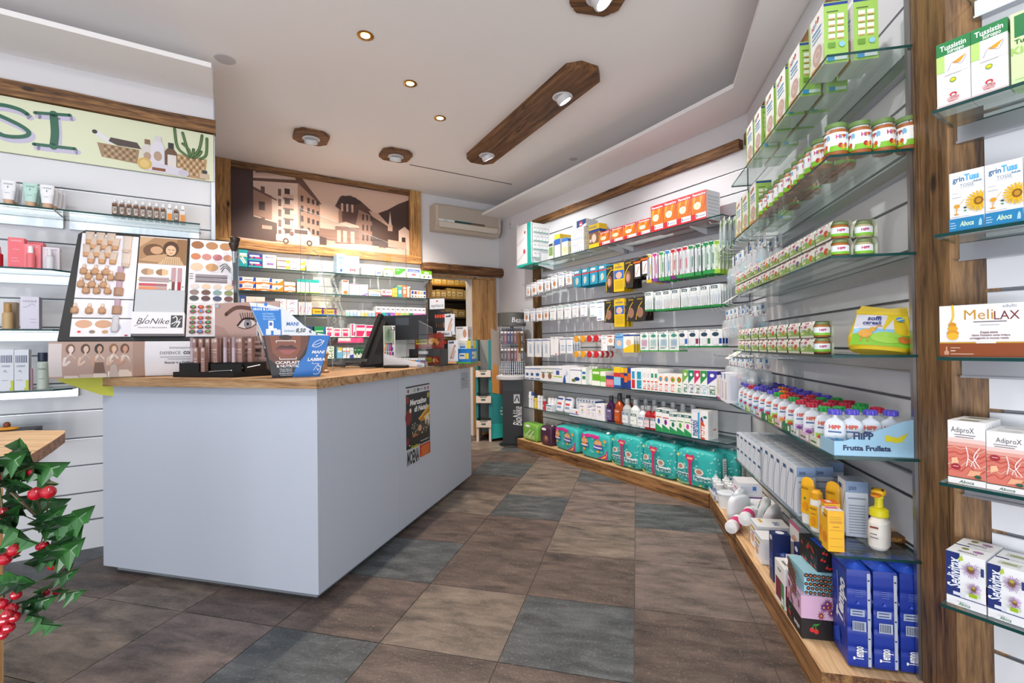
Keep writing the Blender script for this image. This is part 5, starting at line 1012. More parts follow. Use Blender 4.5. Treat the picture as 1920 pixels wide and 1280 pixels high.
cart(NW, 1.47, .05, pz, .10, .045, .185, 'pink topped thin carton between bottle and leopard box', '#e4d8e4', F=[('r',.1,.5,.9,.8,'#c890a8')], R=[('r',.1,.2,.9,.7,'#a88aa0')], T=[('t','Lines',.5,.5,.3,'#8a4a7a'),('r',0,.8,1,1,'#d8a0b8')])
cart(NW, 1.475, -.0+.004, pz, .12, .045, .17, 'white and maroon upright carton, edge of the plinth', '#f2f0f0', F=[('t','ampur',.5,.85,.07,'#3a3a3a'),('r',.1,.1,.9,.6,'#7a2238')], R=[('r',.1,.1,.9,.6,'#8a2a40')], T=[('t','ampur',.5,.5,.3,'#3a3a3a')])
cart(NW, 1.555, .003, pz, .035, .04, .10, 'low green and white carton before the floral tissue box', '#4a8a5a', F=[('r',.1,.1,.9,.4,'#dfe8e0')])
# tissue boxes
def tissue(base, art_, w=.158, d=.20, h=.075, rart=None, T=None):
    b = MB(); b.box(0,w,0,d,0,h,base); b.art(front(w,h), art_(1)); b.art(right(d,h,w), (rart or art_)(2)); 
    if T: b.art(top(w,d,h), T)
    return b.build('tissue_box')
rn = random.Random(3)
def cherries(s):
    A_ = []
    for _ in range(12):
        u, v = rn.uniform(.06,.94), rn.uniform(.1,.9); A_ += [('e',u,v,.025,.06,'#d8242c'),('e',u+.05,v-.04,.022,.055,'#d8242c'),('s',[(u,v),(u+.02,v+.12)],.025,'#3a8a2a')]
    return A_
def leopard(s):
    A_ = []; 
    for i in range(14):
        for j in range(5):
            u, v = (i+.5+.5*(j%2))/14.5, (j+.5)/5; q = rn.uniform(.8,1.15); A_ += [('e',u,v,.035*q,.09*q,'#15120f'),('e',u,v,.019*q,.045*q,'#b8663a')]
    return A_
def flowers(s):
    A_ = []
    for _ in range(9):
        u, v = rn.uniform(.08,.92), rn.uniform(.15,.85); c = rn.choice(('#5a1c5a','#8a2a3a','#6a2a7a'))
        A_ += [('p',[(u+(.07 if k%2 else .03)*math.cos(k*math.pi/10), v+(.26 if k%2 else .1)*math.sin(k*math.pi/10)) for k in range(20)],c),('e',u,v,.016,.05,'#e0b030')]
    return A_+[('p',[(.7,.7),(.8,.95),(.75,.6)],'#5a7a2a')]
t1 = tissue('#17151a', lambda s: [('e',.18,.45,.04,.12,'#d8242c'),('e',.25,.38,.04,.12,'#d8242c'),('s',[(.18,.5),(.22,.75),(.25,.45)],.03,'#3a9a3a'),('p',[(.2,.72),(.32,.8),(.26,.66)],'#3a9a3a'),('t','tempo',.72,.45,.26,'#e8e4e8',{'w':.36,'it':.2})])
t2 = tissue('#d8b0cc', flowers, h=.085); t3 = tissue('#9fd0e0', leopard, h=.08); t4 = tissue('#17151a', cherries, h=.085, T=[('r',.3,.1,.9,.9,'#1f4ac0'),('r',.05,.3,.25,.7,'#e8e8ea')])
use(t1, NW, 1.62, .004, pz, 'black tissue box with cherries and script, bottom of the stack', 'tissue box'); use(t2, NW, 1.622, .006, pz+.0755, 'pink tissue box with purple flowers, second in the stack', 'tissue box', rz=-1)
use(t3, NW, 1.615, .012, pz+.161, 'pale blue leopard print tissue box, third in the stack', 'tissue box', rz=2); use(t4, NW, 1.60, .06, pz+.2415, 'black tissue box with small cherries and blue top, on the stack', 'tissue box', rz=3)
def tempo(w=.138, d=.072, h=.325):
    e = empty('tissue_bundle'); b = MB(); B0, B1 = '#16349a', '#2350c4'
    p = 9; n = 14
    def P(x, y, z):
        k = (abs(x)**p+abs(y)**p)**(-1/p) if (x or y) else 1
        q = 1-.045*abs(math.cos((z+1)*math.pi*2.5))**8 - .25*max(0, abs(z)-.93)*6*.2
        return (x*q*w/2, y*q*d/2, (z+1)*h/2)
    ring = [(-1+2*i/6, -1) for i in range(6)]+[(1, -1+2*i/6) for i in range(6)]+[(1-2*i/6, 1) for i in range(6)]+[(-1, 1-2*i/6) for i in range(6)]
    rows = 50; R = [[P(x, y, -1+2*k/rows) for x, y in ring] for k in range(rows+1)]; m_ = len(ring)
    for k in range(rows): b.add(R[k]+R[k+1], [(i,(i+1)%m_,m_+(i+1)%m_,m_+i) for i in range(m_)], B0, False)
    b.add(R[0], [tuple(range(m_))[::-1]], B0); b.add(R[-1], [tuple(range(m_))], B1)
    SR = Surf(lambda u,v,e_=0: (w/2+e_, -d/2+u*d, v*h), d, h); SF = Surf(lambda u,v,e_=0: (-w/2+u*w, -d/2-e_, v*h), w, h)
    b.art(SR, [('r',.82,.02,.95,.98,'#b9bfcc')]+[('r',.84,.2*k+.1,.92,.2*k+.115,'#1a2a5a') for k in range(5)]+[('t','Tempo',.42,.15,.09,'#ffffff',{'rot':90,'w':.14}),('r',.12,.53,.7,.60,'#aab4d0'),('r',.2,.545,.62,.555,'#2a3a6a'),('r',.2,.575,.62,.585,'#2a3a6a'),('r',.2,.38,.75,.48,'#b4bcd2')]+[('r',.24+.065*k,.39,.27+.065*k,.47,'#26304a') for k in range(7)]+[('r',.3,.74+.02*k,.62,.745+.02*k,'#5f7ad0') for k in range(4)]+[('p',[(.35,.66),(.5,.66),(.42,.69)],'#3f66d8'),('r',.1,.21,.8,.212,'#2a56cc'),('r',.1,.61,.8,.612,'#2a56cc')], e0=.0012)
    b.art(SF, [('t','Tempo',.6,.62,.17,'#eef2fa',{'rot':80,'w':.5,'fit':1,'b':2}),('s',[(.35,.36),(.44,.6),(.40,.88)],.007,'#c8d4f0'),('s',[(.85,.38),(.78,.6),(.86,.88)],.007,'#c8d4f0'),('e',.3,.15,.12,.05,'#2a5ad0'),('p',[(.1,.2),(.5,.3),(.6,.1)],B1)], e0=.0012)
    b.build('wrapped_stack', e)
    q = MB(); q.loft([(h,.065,.036),(h+.014,.05,.018),(h+.018,.05,.004)], B1, sup=3); q.build('film_top', e); return e
tm = tempo()
for i, (y, t) in enumerate(((.136,.05),(.212,.03),(.287,.015))): use(tm, NW, 1.862, y, pz+.006, f'dark blue wrapped tissue bundle, {("nearest the plinth edge","middle one","nearest the wall")[i]}', 'tissue bundle', rz=-4+2*i, tilt=(0, 0))
cart(NW, 1.30, .20, pz, .2, .1, .06, 'mauve flat carton lying in the shade under the lowest shelf', '#a88aa0', R=[('r',.1,.2,.9,.8,'#8a6a86')])
# pacifiers and small baby goods on hooks in the corner
def clearpack(c, cw):
    e = empty('soother_pack'); b = MB(); b.box(-.045,.045,0,.001,-.07,0,'#eef2f4'); b.art(front(.09,.07,0,-.045,-.07), [('r',.1,.45,.45,.75,'#2a80d0'),('r',.1,.2,.8,.26,'#9ab'+'0c0'),('p',[(.35,.0),(.65,.0),(.5,.2)][::-1],cw)]); b.build('header_card', e)
    q = MB(); q.pill(.095,.05,.13,'blister',3.2,6,c=(0,-.01,-.205)); q.build('clear_case', e)
    s = MB(); s.lathe([(.0,0),(.026,.004),(.028,.01),(.012,.018),(.010,.032),(0,.04)], c, axis='y', c=(0,.0,-.14), seg=14); s.build('soother', e); return e
SP = [clearpack('#9fd4e8','#b0204a'), clearpack('#f0f0ee','#c84a6a'), clearpack('#e8c8d8','#8a2a7a')]
for r_, (z, n, x0) in enumerate(((1.80, 7, .28), (1.46, 6, .12), (1.14, 6, .18))):
    for i in range(n):
        x = x0+.115*i
        use(HOOK, NW, x, 0.0, z-.011, f'chrome display hook in the baby goods corner, {("upper","middle","lower")[r_]} row, {nth(i)} from the corner', 'hook', 'chrome hooks on the slatwall')
        for k in range(2): use(SP[(i+r_) % 3], NW, x, .12+.075*k, z, f'clear soother pack, {("upper","middle","lower")[r_]} corner row, {nth(i)} from the corner, {("front","rear")[k]}', 'soother pack', 'clear soother packs in the corner', rz=random.uniform(-8, 8))
teal = pack('baby_spoon_pack', .07, .21, '#e6f0ea', [('e',.5,.2,.4,.14,'#2a9ab0'),('r',.2,.7,.8,.9,'#9ccc4a'),('s',[(.5,.3),(.5,.65)],.08,'#2a9ab0')], bl=(.5,.1,.8,.7))
for i, x in enumerate((.06, .17)): hang(teal, NW, x, 2.10, f'teal and lime baby spoon pack, {nth(i)} from the wall corner', 'spoon pack', 'baby spoon packs', 3)
for i, x in enumerate((.30, .40)): cart(NW, x, .03, .8352, .09, .16, .19, f'white bottle carton with blue corner, {("left","right")[i]} one before the fruit pouches', '#f0f1f6', F=[('r',.05,.8,.35,.97,'#2a80d0'),('r',.4,.1,.6,.7,'#b89aa8')], R=[('r',.1,.1,.9,.9,'#dfe3ee'),('r',.6,.7,.9,.95,'#2a80d0')])
shelf(NW, .02, .575, .05, .325, .835, 'short glass shelf in the wall corner under the soother packs')
cart(NW, .16, .03, .8352, .10, .16, .16, 'cream and pink bottle carton with window in the wall corner', '#f2e6ee', F=[('r',.15,.2,.85,.8,'#d9d2c0'),('r',0,0,1,.08,'#c84a90')])
# ================================================================ shelves right of the post
z = SZ[4]+.0004
def syr(): return [('r',0,.80,1,1,'#12803f'),('t','Tussistin',.5,.915,.075,'#ffffff',{'w':.78}),('t','Sciroppo',.58,.845,.055,'#ffffff',{'w':.5}),('r',0,.55,.25,.80,'#b9dc7a'),('r',.25,.5,1,.80,'#f6f4f4'),('e',.6,.72,.18,.07,'#e8e4ee'),('p',[(.5,.66),(.75,.70),(.9,.72),(.72,.63),(.5,.62)],'#eea21e'),('p',[(.3,.56),(.5,.64),(.7,.6),(.9,.66),(.9,.54)],'#e3e2ee'),('s',[(.35,.55),(.5,.66),(.75,.60),(.9,.70)],.006,'#8a8ab0'),('r',.25,.48,.75,.487,'#9a9a9a'),('e',.5,.40,.1,.035,'#6aa02a'),('e',.5,.40,.075,.022,'#f2d41c'),('e',.5,.185,.11,.03,'#c82832'),('e',.5,.175,.06,.015,'#f4f2f2'),('t','LOACKER',.5,.13,.04,'#c82832',{'w':.36}),('t','REMEDIA',.5,.09,.02,'#c82832',{'w':.3}),('r',0,0,1,.055,'#dccaca')]
for i in range(2): cart(RW, -.006+.0705*i, .02, z, .069, .06, .182, f'white syrup carton with green top and yellow scarf figure, {("left","right")[i]} one', '#f4f2f2', F=syr(), R=[('r',0,.8,1,1,'#12803f')], T=[('r',0,0,1,1,'#e8f0e8')])
cart(RW, .1385, .02, z, .069, .06, .182, 'light green children syrup carton at the right edge of the picture', '#d4eeae', F=[('r',.1,.66,1,.96,'#1f7a3c'),('e',.55,.86,.2,.08,'#f0c81e'),('e',.55,.8,.14,.07,'#f4d8c0'),('p',[(.3,.66),(.8,.66),(.7,.76),(.4,.76)],'#2a5ac0'),('t','Tussistin',.5,.6,.06,'#2a5a2a',{'w':.8}),('t','Kind',.35,.48,.1,'#a8cc6a'),('t','E',.5,.18,.12,'#3aa83a'),('r',.1,.08,.8,.085,'#5a8a4a')])
z = SZ[3]+.0004
def gri():
    A_ = [('t','grin',.27,.88,.085,'#2a6a9a',{'w':.34}),('t','Tuss',.66,.89,.10,'#5ab4e8',{'w':.42,'b':2}),('t','Adulti',.82,.80,.03,'#2a6a9a'),('t','TOSSE',.52,.765,.05,'#8a98a8',{'w':.4,'b':0}),('r',.3,.72,.75,.725,'#9aa0a8')]
    cu, cv = .86, .46
    for k in range(22):
        a = 2*math.pi*k/22; ca, sa = math.cos(a), math.sin(a); q = [(cu+.08*ca-.012*sa*2, cv+.04*sa+.006*ca*2),(cu+.35*ca-.03*sa, cv+.155*sa+.012*ca),(cu+.40*ca, cv+.175*sa),(cu+.35*ca+.03*sa, cv+.155*sa-.012*ca),(cu+.08*ca+.024*sa, cv+.04*sa-.012*ca)]
        q = [(min(u,.995),v) for u, v in q]; A_.append(('p', q, '#f2c010' if k % 2 else '#e8ae0a'))
    A_ += [('e',cu,cv,.13,.065,'#8a5a10'),('e',cu,cv,.08,.04,'#c8901a'),('s',[(.45,.52),(.32,.44)],.008,'#d8a43a'),('e',.24,.42,.09,.035,'#e0a02a'),('s',[(.24,.4),(.22,.3)],.012,'#e8a82a'),('e',.22,.285,.08,.012,'#d8942a'),('e',.48,.38,.05,.017,'#3a4a4a'),('e',.48,.33,.04,.014,'#3aa05a'),('r',.1,.63,.3,.636,'#8a9098'),('r',.1,.56,.38,.568,'#8a9098'),('r',.05,.238,.6,.243,'#7a8088'),
       ('r',0,0,1,.215,'#1a82b8'),('t','Aboca',.52,.12,.08,'#dff4c8',{'w':.4,'it':.3}),('r',.04,.06,.2,.07,'#cfe4f0'),('r',.04,.1,.22,.11,'#cfe4f0'),('r',.04,.14,.18,.15,'#cfe4f0'),('p',[(.85,.05),(.95,.05),(.95,.13),(.91,.17),(.87,.13)],'#a8d0e8')]
    return A_
for i in range(3): cart(RW, .016+.0705*i, .02, z, .069, .055, .16, f'white cough lozenge carton with yellow sunflower and blue foot, {nth(i)} from the post', '#f3f5f8', F=gri(), R=[('r',0,0,1,.2,'#1a82b8')])
z = SZ[2]+.0004
cart(RW, -.010, .02, z, .165, .06, .138, 'wide white honey microenema carton with rust brown foot', '#f4f4f8', F=[('t','Meli',.48,.81,.19,'#c8922a',{'w':.34,'b':0}),('t','LAX',.80,.78,.16,'#7a2a2a',{'w':.28,'b':0}),('t','adulti',.83,.95,.06,'#9a9aa0',{'b':0}),('r',.42,.66,.8,.675,'#5a4a4a'),('r',.5,.6,.72,.61,'#a0a0a8'),('t','Doppia azione',.6,.47,.04,'#7a3a3a',{'w':.2}),('t',"Libera l'intestino senza irritare,",.62,.415,.035,'#7a3a3a',{'w':.44}),('t','proteggendo la mucosa rettale',.6,.36,.035,'#7a3a3a',{'w':.44}),
   ('s',[(.17,1),(.18,.8),(.15,.68)],.03,'#f0c41c'),('e',.165,.62,.05,.05,'#d8921a'),('e',.17,.55,.065,.05,'#e8a820'),('e',.17,.46,.075,.06,'#e09a18'),('e',.17,.4,.07,.07,'#f0b82a'),('r',0,.26,1,.285,'#c8962a'),('r',0,0,1,.262,'#8e4418'),('r',.45,.26,.68,.29,'#f0ece4'),('p',[(.06,.04),(.12,.04),(.12,.1),(.1,.13),(.1,.2),(.08,.2),(.08,.13),(.06,.1)],'#c8987a'),('r',.14,.17,.26,.18,'#e8d8c8'),('r',.14,.11,.2,.125,'#f0e8e0'),('r',.14,.05,.42,.06,'#e8d8c8')], T=[('r',0,0,1,1,'#e8e8ee')])
z = SZ[1]+.0004
def adi(sm=0):
    A_ = [('t','AdiproX',.40 if not sm else .55,.86,.085,'#5a5458',{'w':.62,'b':0}),('r',.18,.775,.75,.785,'#5a5458'),('r',.2,.74,.7,.75,'#7a3a3a'),('r',0,.10,1,.66,'#dd7a6a'),('r',0,.60,1,.68,'#e9a89c'),('r',0,.66,1,.72,'#f2d0c8')]
    for k in range(5): A_.append(('s',[(.0,.2+.09*k),(.2,.26+.08*k),(.35,.2+.09*k),(.55,.3+.07*k),(.8,.2+.08*k),(1,.26+.08*k)],.012,('#c8483a','#f0b8a0','#d86050')[k % 3]))
    A_ += [('p',[(.1,.28),(.3,.34),(.25,.42),(.1,.4)],'#f4c49a'),('p',[(.5,.14),(.8,.16),(.9,.24),(.6,.24)],'#f0b08a'),('s',[(.5,.6),(.55,.45),(.5,.3)],.014,'#fbeae6'),('s',[(.85,.6),(.7,.45),(.85,.3)],.014,'#fbeae6'),('s',[(.55,.42),(.68,.38),(.82,.5)],.012,'#fbeae6'),('s',[(.62,.3),(.68,.38),(.74,.28)],.01,'#fbeae6'),('e',.22,.27 if not sm else .55,.13,.05,'#a82030'),('r',.14,.27 if not sm else .55,.3,.28 if not sm else .56,'#f0d0d0'),('e',.8,.15,.09,.03,'#2a5a44'),('r',0,.093,1,.105,'#2f5a44'),('r',0,0,1,.093,'#f2eeee'),('t','Aboca',.5,.045,.045,'#2f6a54',{'w':.4,'it':.3})]
    return A_
for k, y in enumerate((.02, .09)): cart(RW, .003, y, z, .075, .062, .168-.001*k, f'taller white and salmon slimming carton with x lettering, {("front","rear")[k]}', '#f4f2f2', F=adi(), R=[('r',0,.1,1,.6,'#e4b0a4')], T=[('r',.2,.2,.8,.8,'#d8d4d4'),('r',.25,.3,.75,.6,'#8a8a5a')])
for k, y in enumerate((.02, .085)): cart(RW, .0795, y, z, .075, .06, .15, f'shorter white and salmon slimming carton beside the taller, {("front","rear")[k]}', '#f4f2f2', F=adi(1), R=[('r',0,.1,1,.6,'#e4b0a4')], T=[('r',.2,.2,.8,.8,'#d8d4d4')])
z = SZ[0]+.0004
def sed(): 
    A_ = [('r',0,.18,.36,1,'#1e2f74'),('t','Sedivitax',.2,.62,.19,'#eef2fa',{'rot':90,'w':.56,'fit':1}),('r',0,.165,1,.18,'#2a3a7a'),('r',.18,.2,.5,.26,'#dfe4ee')]
    for cu, cv, s in ((.66,.74,1),(.74,.42,.7)):
        for k in range(26):
            a = 2*math.pi*k/26+.1; l = rn.uniform(.7,1.05); A_.append(('s',[(cu,cv),(cu+.26*s*l*math.cos(a),cv+.15*s*l*math.sin(a))],.008,rn.choice(('#9a5aa8','#c08ac8','#7a3a8a','#b070b8'))))
        A_ += [('e',cu,cv,.09*s,.05*s,'#7a5a3a'),('e',cu,cv+.05*s,.07*s,.03*s,'#b8a83a')]
    A_ += [('r',.92,.7,1,.85,'#2a3a7a'),('e',.82,.32,.0+.09,.04,'#c8d8b0'),('r',.62,.27,.82,.34,'#9cbc1c'),('p',[(.36,.93),(.46,1),(.5,.92),(.4,.88)],'#b8cc4a'),('t','Aboca',.5,.09,.06,'#3a7a5a',{'w':.3,'it':.3}),('r',.1,.05,.25,.058,'#b0b4bc')]
    return A_
TP = [('t','SEDIVITAX',.5,.3,.14,'#4a4a5a',{'w':.5}),('e',.35,.7,.1,.12,'#8a8a3a'),('e',.7,.6,.14,.12,'#a87aa8')]
for k, y in enumerate((.02, .10)): cart(RW, -.006, y, z, .079, .072, .142, f'white and navy herbal capsule carton with violet flower, {("front","rear")[k]} left', '#f2f3f6', F=sed(), R=[('r',0,.16,1,.5,'#5a3a6a')], T=TP)
for k, y in enumerate((.02, .095)): cart(RW, .0765, y, z, .070, .066, .138, f'white and navy herbal capsule carton with violet flower, {("front","rear")[k]} right', '#f2f3f6', F=sed(), R=[('r',0,.16,1,.5,'#5a3a6a')], T=[('r',.2,.3,.8,.7,'#d0d2c8'),('r',.3,.4,.7,.55,'#8aa04a')])
# ================================================================ medicine shelves behind the counter
def med(z, items, nme):
    for i, it in enumerate(items):
        x0, x1, h, base, F, desc = it[:6]; n = it[6] if len(it) > 6 else 1
        for k in range(n):
            hh = h/n
            cart(MW, x0, -.225, z+.0003+k*hh, x1-x0-.002, .15, hh-.001, f'{desc}, {nme}' + ('' if n == 1 else (', lower one', ', upper one')[k]), base, F=F)
P = lambda c, u=.1, v=.3, s=.9, t=.6: ('r', u, v, s, t, c)
med(BZ[0], [
 (.159,.232,.157,'#12a0a8',[P('#d8eef0',.1,.66,.9,.8),('s',[(.2,.5),(.6,.2)],.08,'#e8eef0'),('s',[(.4,.55),(.8,.25)],.08,'#e8eef0'),P('#f0e8a0',0,.6,1,.64)],'turquoise dental carton at the left end'),
 (.236,.352,.128,'#1d3f9e',[P('#e8eef8',.1,.55,.8,.8),P('#d8307a',.5,.3,.95,.5),('r',0,0,1,.25,'#2aa8b4'),('e',.25,.4,.08,.14,'#e8702a')],'navy and turquoise adhesive carton',2),
 (.354,.47,.128,'#f2f0ee',[('t','Maalox',.5,.82,.10,'#2a3f8a',{'w':.7}),('r',0,0,1,.2,'#f2e4dc'),P('#9a7ac0',.3,.25,.8,.4)],'white antacid carton with navy lettering'),
 (.476,.585,.112,'#f4f0e4',[('r',0,.35,1,.55,'#e2a82a'),P('#5a4a9a',.1,.38,.7,.5),('e',.85,.35,.15,.3,'#f0c83a')],'white and yellow carton with violet line',2),
 (.587,.725,.11,'#f5f0e0',[('p',[(.55,0),(1,0),(1,.8),(.8,.4)],'#f0c44a'),P('#7a6ab0',.1,.3,.5,.4)],'white carton with yellow rays',2),
 (.735,.865,.062,'#f2efec',[P('#c8b0a0',.1,.4,.7,.6)],'low pale carton before the middle upright'),
 (1.02,1.105,.2,'#a9cdea',[P('#5a90c8',.15,.75,.85,.82),P('#5a90c8',.2,.5,.7,.54),('e',.5,.15,.14,.08,'#2a5aa0'),P('#7aa8d4',.1,.6,.9,.64)],'tall light blue carton'),
 (1.107,1.244,.186,'#f6f4f2',[('r',.3,.12,.36,.32,'#d8304a'),('r',.64,.12,.7,.32,'#d8304a'),('r',.3,.2,.7,.26,'#d8304a'),P('#b8a8b8',.3,.85,.7,.88)],'tall white carton with red bracket sign'),
 (1.27,1.41,.088,'#eef1f6',[P('#8a9ac8',.1,.6,.8,.66),('r',.75,.3,.95,.9,'#c9d4ea')],'white carton with pale blue lines'),
 (1.415,1.481,.08,'#f0f2f6',[('e',.35,.4,.13,.14,'#2a6ab8'),('e',.65,.4,.13,.14,'#2a6ab8')],'small white carton with two blue dots'),
 (1.50,1.60,.088,'#f2f4ee',[('p',[(0,.7),(.5,.9),(1,.7),(1,1),(0,1)],'#9ccc5a'),('e',.3,.3,.1,.1,'#3a8a3a')],'white carton with pale green leaf'),
 (1.62,1.75,.096,'#f4f6f0',[('p',[(0,.2),(.4,.3),(.9,.8),(.95,1),(0,1)],'#58b43a'),('t','TOL',.25,.8,.14,'#ffffff')],'white carton with bold green arc'),
 (1.763,1.90,.095,'#f2f3f6',[('r',0,.72,1,1,'#1f5ab8'),('t','Cerotti Medicazione',.5,.86,.12,'#ffffff',{'w':.86}),('e',.5,.4,.2,.1,'#d85a5a')],'white carton with blue header'),
 (1.915,2.045,.092,'#f2f4ee',[('r',0,.58,1,1,'#6cbc1e'),('r',.3,.65,.7,.85,'#e4f2cf'),('e',.3,.25,.1,.1,'#3a7a3a'),('e',.7,.25,.1,.1,'#6a6a7a')],'white and bright green carton at the right end')], 'top shelf behind the counter')
org = [('p',[(0,0),(.25,0),(.5,.2),(.9,0),(1,0),(1,.25),(.5,.35),(0,.25)],'#f07a1c'),('p',[(.0,.3),(.22,.45),(.22,.9),(.0,.95)],'#2348b0'),P('#8a94c8',.35,.6,.8,.68),('p',[(.85,.3),(1,.5),(1,1),(.88,.95)],'#2348b0')]
med(BZ[1], [
 (.157,.295,.124,'#f4f0ee',org,'white carton with orange waves and blue dancer',2),
 (.297,.43,.124,'#f5efe8',org[:1]+org[2:],'white carton with orange waves, second stack',2),
 (.432,.53,.12,'#f4ece0',[('p',[(0,0),(1,0),(1,.9),(.6,.4),(0,.2)],'#f0902a'),('e',.4,.5,.1,.15,'#3a9ab8')],'white and orange carton with blue drop',2),
 (.536,.636,.098,'#f5efe8',org[:1]+org[2:3],'small orange wave carton',2),
 (.649,.758,.132,'#f2f5f2',[('r',0,.78,1,1,'#18a8a4'),('r',0,0,1,.08,'#a8d84a'),P('#c8e0d8',.2,.3,.7,.4)],'white carton with teal header, left one'),
 (.765,.852,.132,'#f2f5f2',[('r',0,.78,1,1,'#18a8a4'),('r',0,0,1,.08,'#a8d84a'),P('#c8e0d8',.2,.3,.7,.4)],'white carton with teal header, right one'),
 (1.07,1.136,.151,'#f6f2ee',[('r',.1,.85,.9,.97,'#e8581c'),('e',.5,.15,.35,.12,'#f07a2a')],'slim white carton with orange label'),
 (1.141,1.24,.116,'#f4f1f2',[('r',0,.9,1,1,'#e8a0c0'),('e',.5,.25,.3,.12,'#b8d8ea')],'white carton with pink edge'),
 (1.242,1.332,.114,'#f4f1f4',[('r',0,.85,1,.95,'#e0a8c8'),('p',[(.2,0),(1,.3),(1,.1),(.6,0)],'#9a7ad0')],'white carton with violet fan'),
 (1.339,1.462,.07,'#f6f0e8',[('p',[(0,.9),(1,.6),(1,.8),(0,1)],'#f0a01c'),P('#5a9ad8',.1,.1,.9,.25)],'low white and orange carton'),
 (1.471,1.585,.076,'#f4f0f2',[('r',0,0,1,.2,'#8a1f4a'),('s',[(.1,.4),(.4,.9)],.1,'#8a1f4a'),('s',[(.1,.85),(.4,.4)],.1,'#8a1f4a'),P('#d880a0',.5,.5,.9,.7)],'white carton with maroon cross'),
 (1.588,1.615,.09,'#f2c01e',[P('#fff0b0',.2,.5,.8,.7)],'narrow yellow carton, first'),(1.617,1.645,.1,'#f2c01e',[P('#fff0b0',.2,.5,.8,.7)],'narrow yellow carton, second'),
 (1.649,1.70,.127,'#2aa8b0',[P('#d8f0f0',.2,.3,.8,.6),('r',0,.9,1,1,'#e8c84a')],'teal upright carton'),
 (1.702,1.753,.130,'#f0783a',[P('#fbe0c8',.2,.3,.8,.6),('r',.2,.7,.8,.85,'#f8e8d8')],'orange upright carton'),
 (1.757,1.79,.12,'#f4f2f0',[('r',.5,0,1,.9,'#e88a2a')],'white and orange slim carton')] +
 [(1.80+.035*i,1.832+.035*i,.083,'#f0eef2',[('r',.1,.5,.9,.9,('#2a4a9a','#8a2a4a','#e8a05a','#d0b090','#2a4a9a')[i]),('r',.2,.1,.8,.3,('#2a3a7a','#c84a4a','#f0b070','#e8b070','#2a4a9a')[i])],f'tiny homeopathic tube box, {nth(i)} at the right end') for i in range(5)], 'second shelf behind the counter')
jump = [('s',[(.25,.3),(.5,.55),(.75,.7)],.06,'#2a5ab8'),('s',[(.3,.6),(.55,.5),(.7,.3)],.05,'#d8402a'),P('#8a9ac8',.1,.85,.7,.9)]
med(BZ[2], [
 (.166,.214,.17,'#3a5a9a',[P('#dfe4f0',.2,.5,.8,.8)],'navy carton behind the brush holder'),
 (.216,.372,.16,'#f2e9e2',[P('#d8b8a8',.1,.4,.9,.5),('r',.48,0,.5,1,'#d8c8c0')],'cream paired carton'),
 (.456,.553,.148,'#f4f2f4',jump,'white carton with jumping figure, left stack',2),(.556,.655,.145,'#f4f2f4',jump,'white carton with jumping figure, right stack',2)]+
 [(.662+.04*i,.70+.04*i,.125,'#f5f0f2',[('s',[(.2,.2),(.6,.7)],.05,'#c880b0'),P('#d8a0b8',.2,.5,.8,.6)],f'white carton with lilac twig, {nth(i)} of three') for i in range(3)]+
 [(.788,.905,.076,'#f0b81c',[('r',0,0,1,.15,'#2a6ab8'),('r',0,.85,1,1,'#4a2a6a'),('e',.82,.5,.12,.35,'#5a2a8a'),('t','Supradyn',.4,.5,.25,'#3a2a1a',{'w':.5})],'yellow and violet vitamin carton, left'),
 (.908,1.025,.074,'#f0b81c',[('r',0,0,1,.15,'#2a6ab8'),('r',0,.85,1,1,'#4a2a6a'),('e',.82,.5,.12,.35,'#5a2a8a'),('t','Supradyn',.4,.5,.25,'#3a2a1a',{'w':.5})],'yellow and violet vitamin carton, right')]+
 [(1.106+.0375*i,1.141+.0375*i,.06+.002*(i % 3),'#f2f4f4',[('r',0,0,1,.6,('#9ad8c0','#a8c8ea','#a8c4ea','#c8d8f0','#e8e08a','#f0c87a','#a8c8ea','#a8d0ea')[i])],f'small pastel carton, {nth(i)} of eight') for i in range(8)]+
 [(a,c,.108,'#f4f2f4',[('r',0,0,1,.42,col),('r',.2,.7,.8,.8,'#5a5a9a'),('t','L',.3,.2,.14,'#ffffff')],f'carton with {nme} lower half, {nth(i)} of the coloured row') for i, (a, c, col, nme) in enumerate(((1.41,1.465,'#e84a5a','coral'),(1.468,1.518,'#18b0a4','turquoise'),(1.52,1.566,'#4a5ab8','blue'),(1.569,1.62,'#b04ac0','purple'),(1.624,1.676,'#f09a2a','orange'),(1.68,1.725,'#a0d03a','lime'),(1.729,1.77,'#a8d84a','light lime'),(1.774,1.82,'#0f7a4a','dark green'),(1.824,1.87,'#e880c0','pink'),(1.873,1.918,'#e880c0','second pink'),(1.921,1.966,'#d870c8','magenta')))], 'third shelf behind the counter')
pnk = [('r',.1,.7,.8,.85,'#e0246c'),('r',.15,.1,.75,.45,'#e8307a'),P('#f0c0d0',.1,.5,.8,.6)]
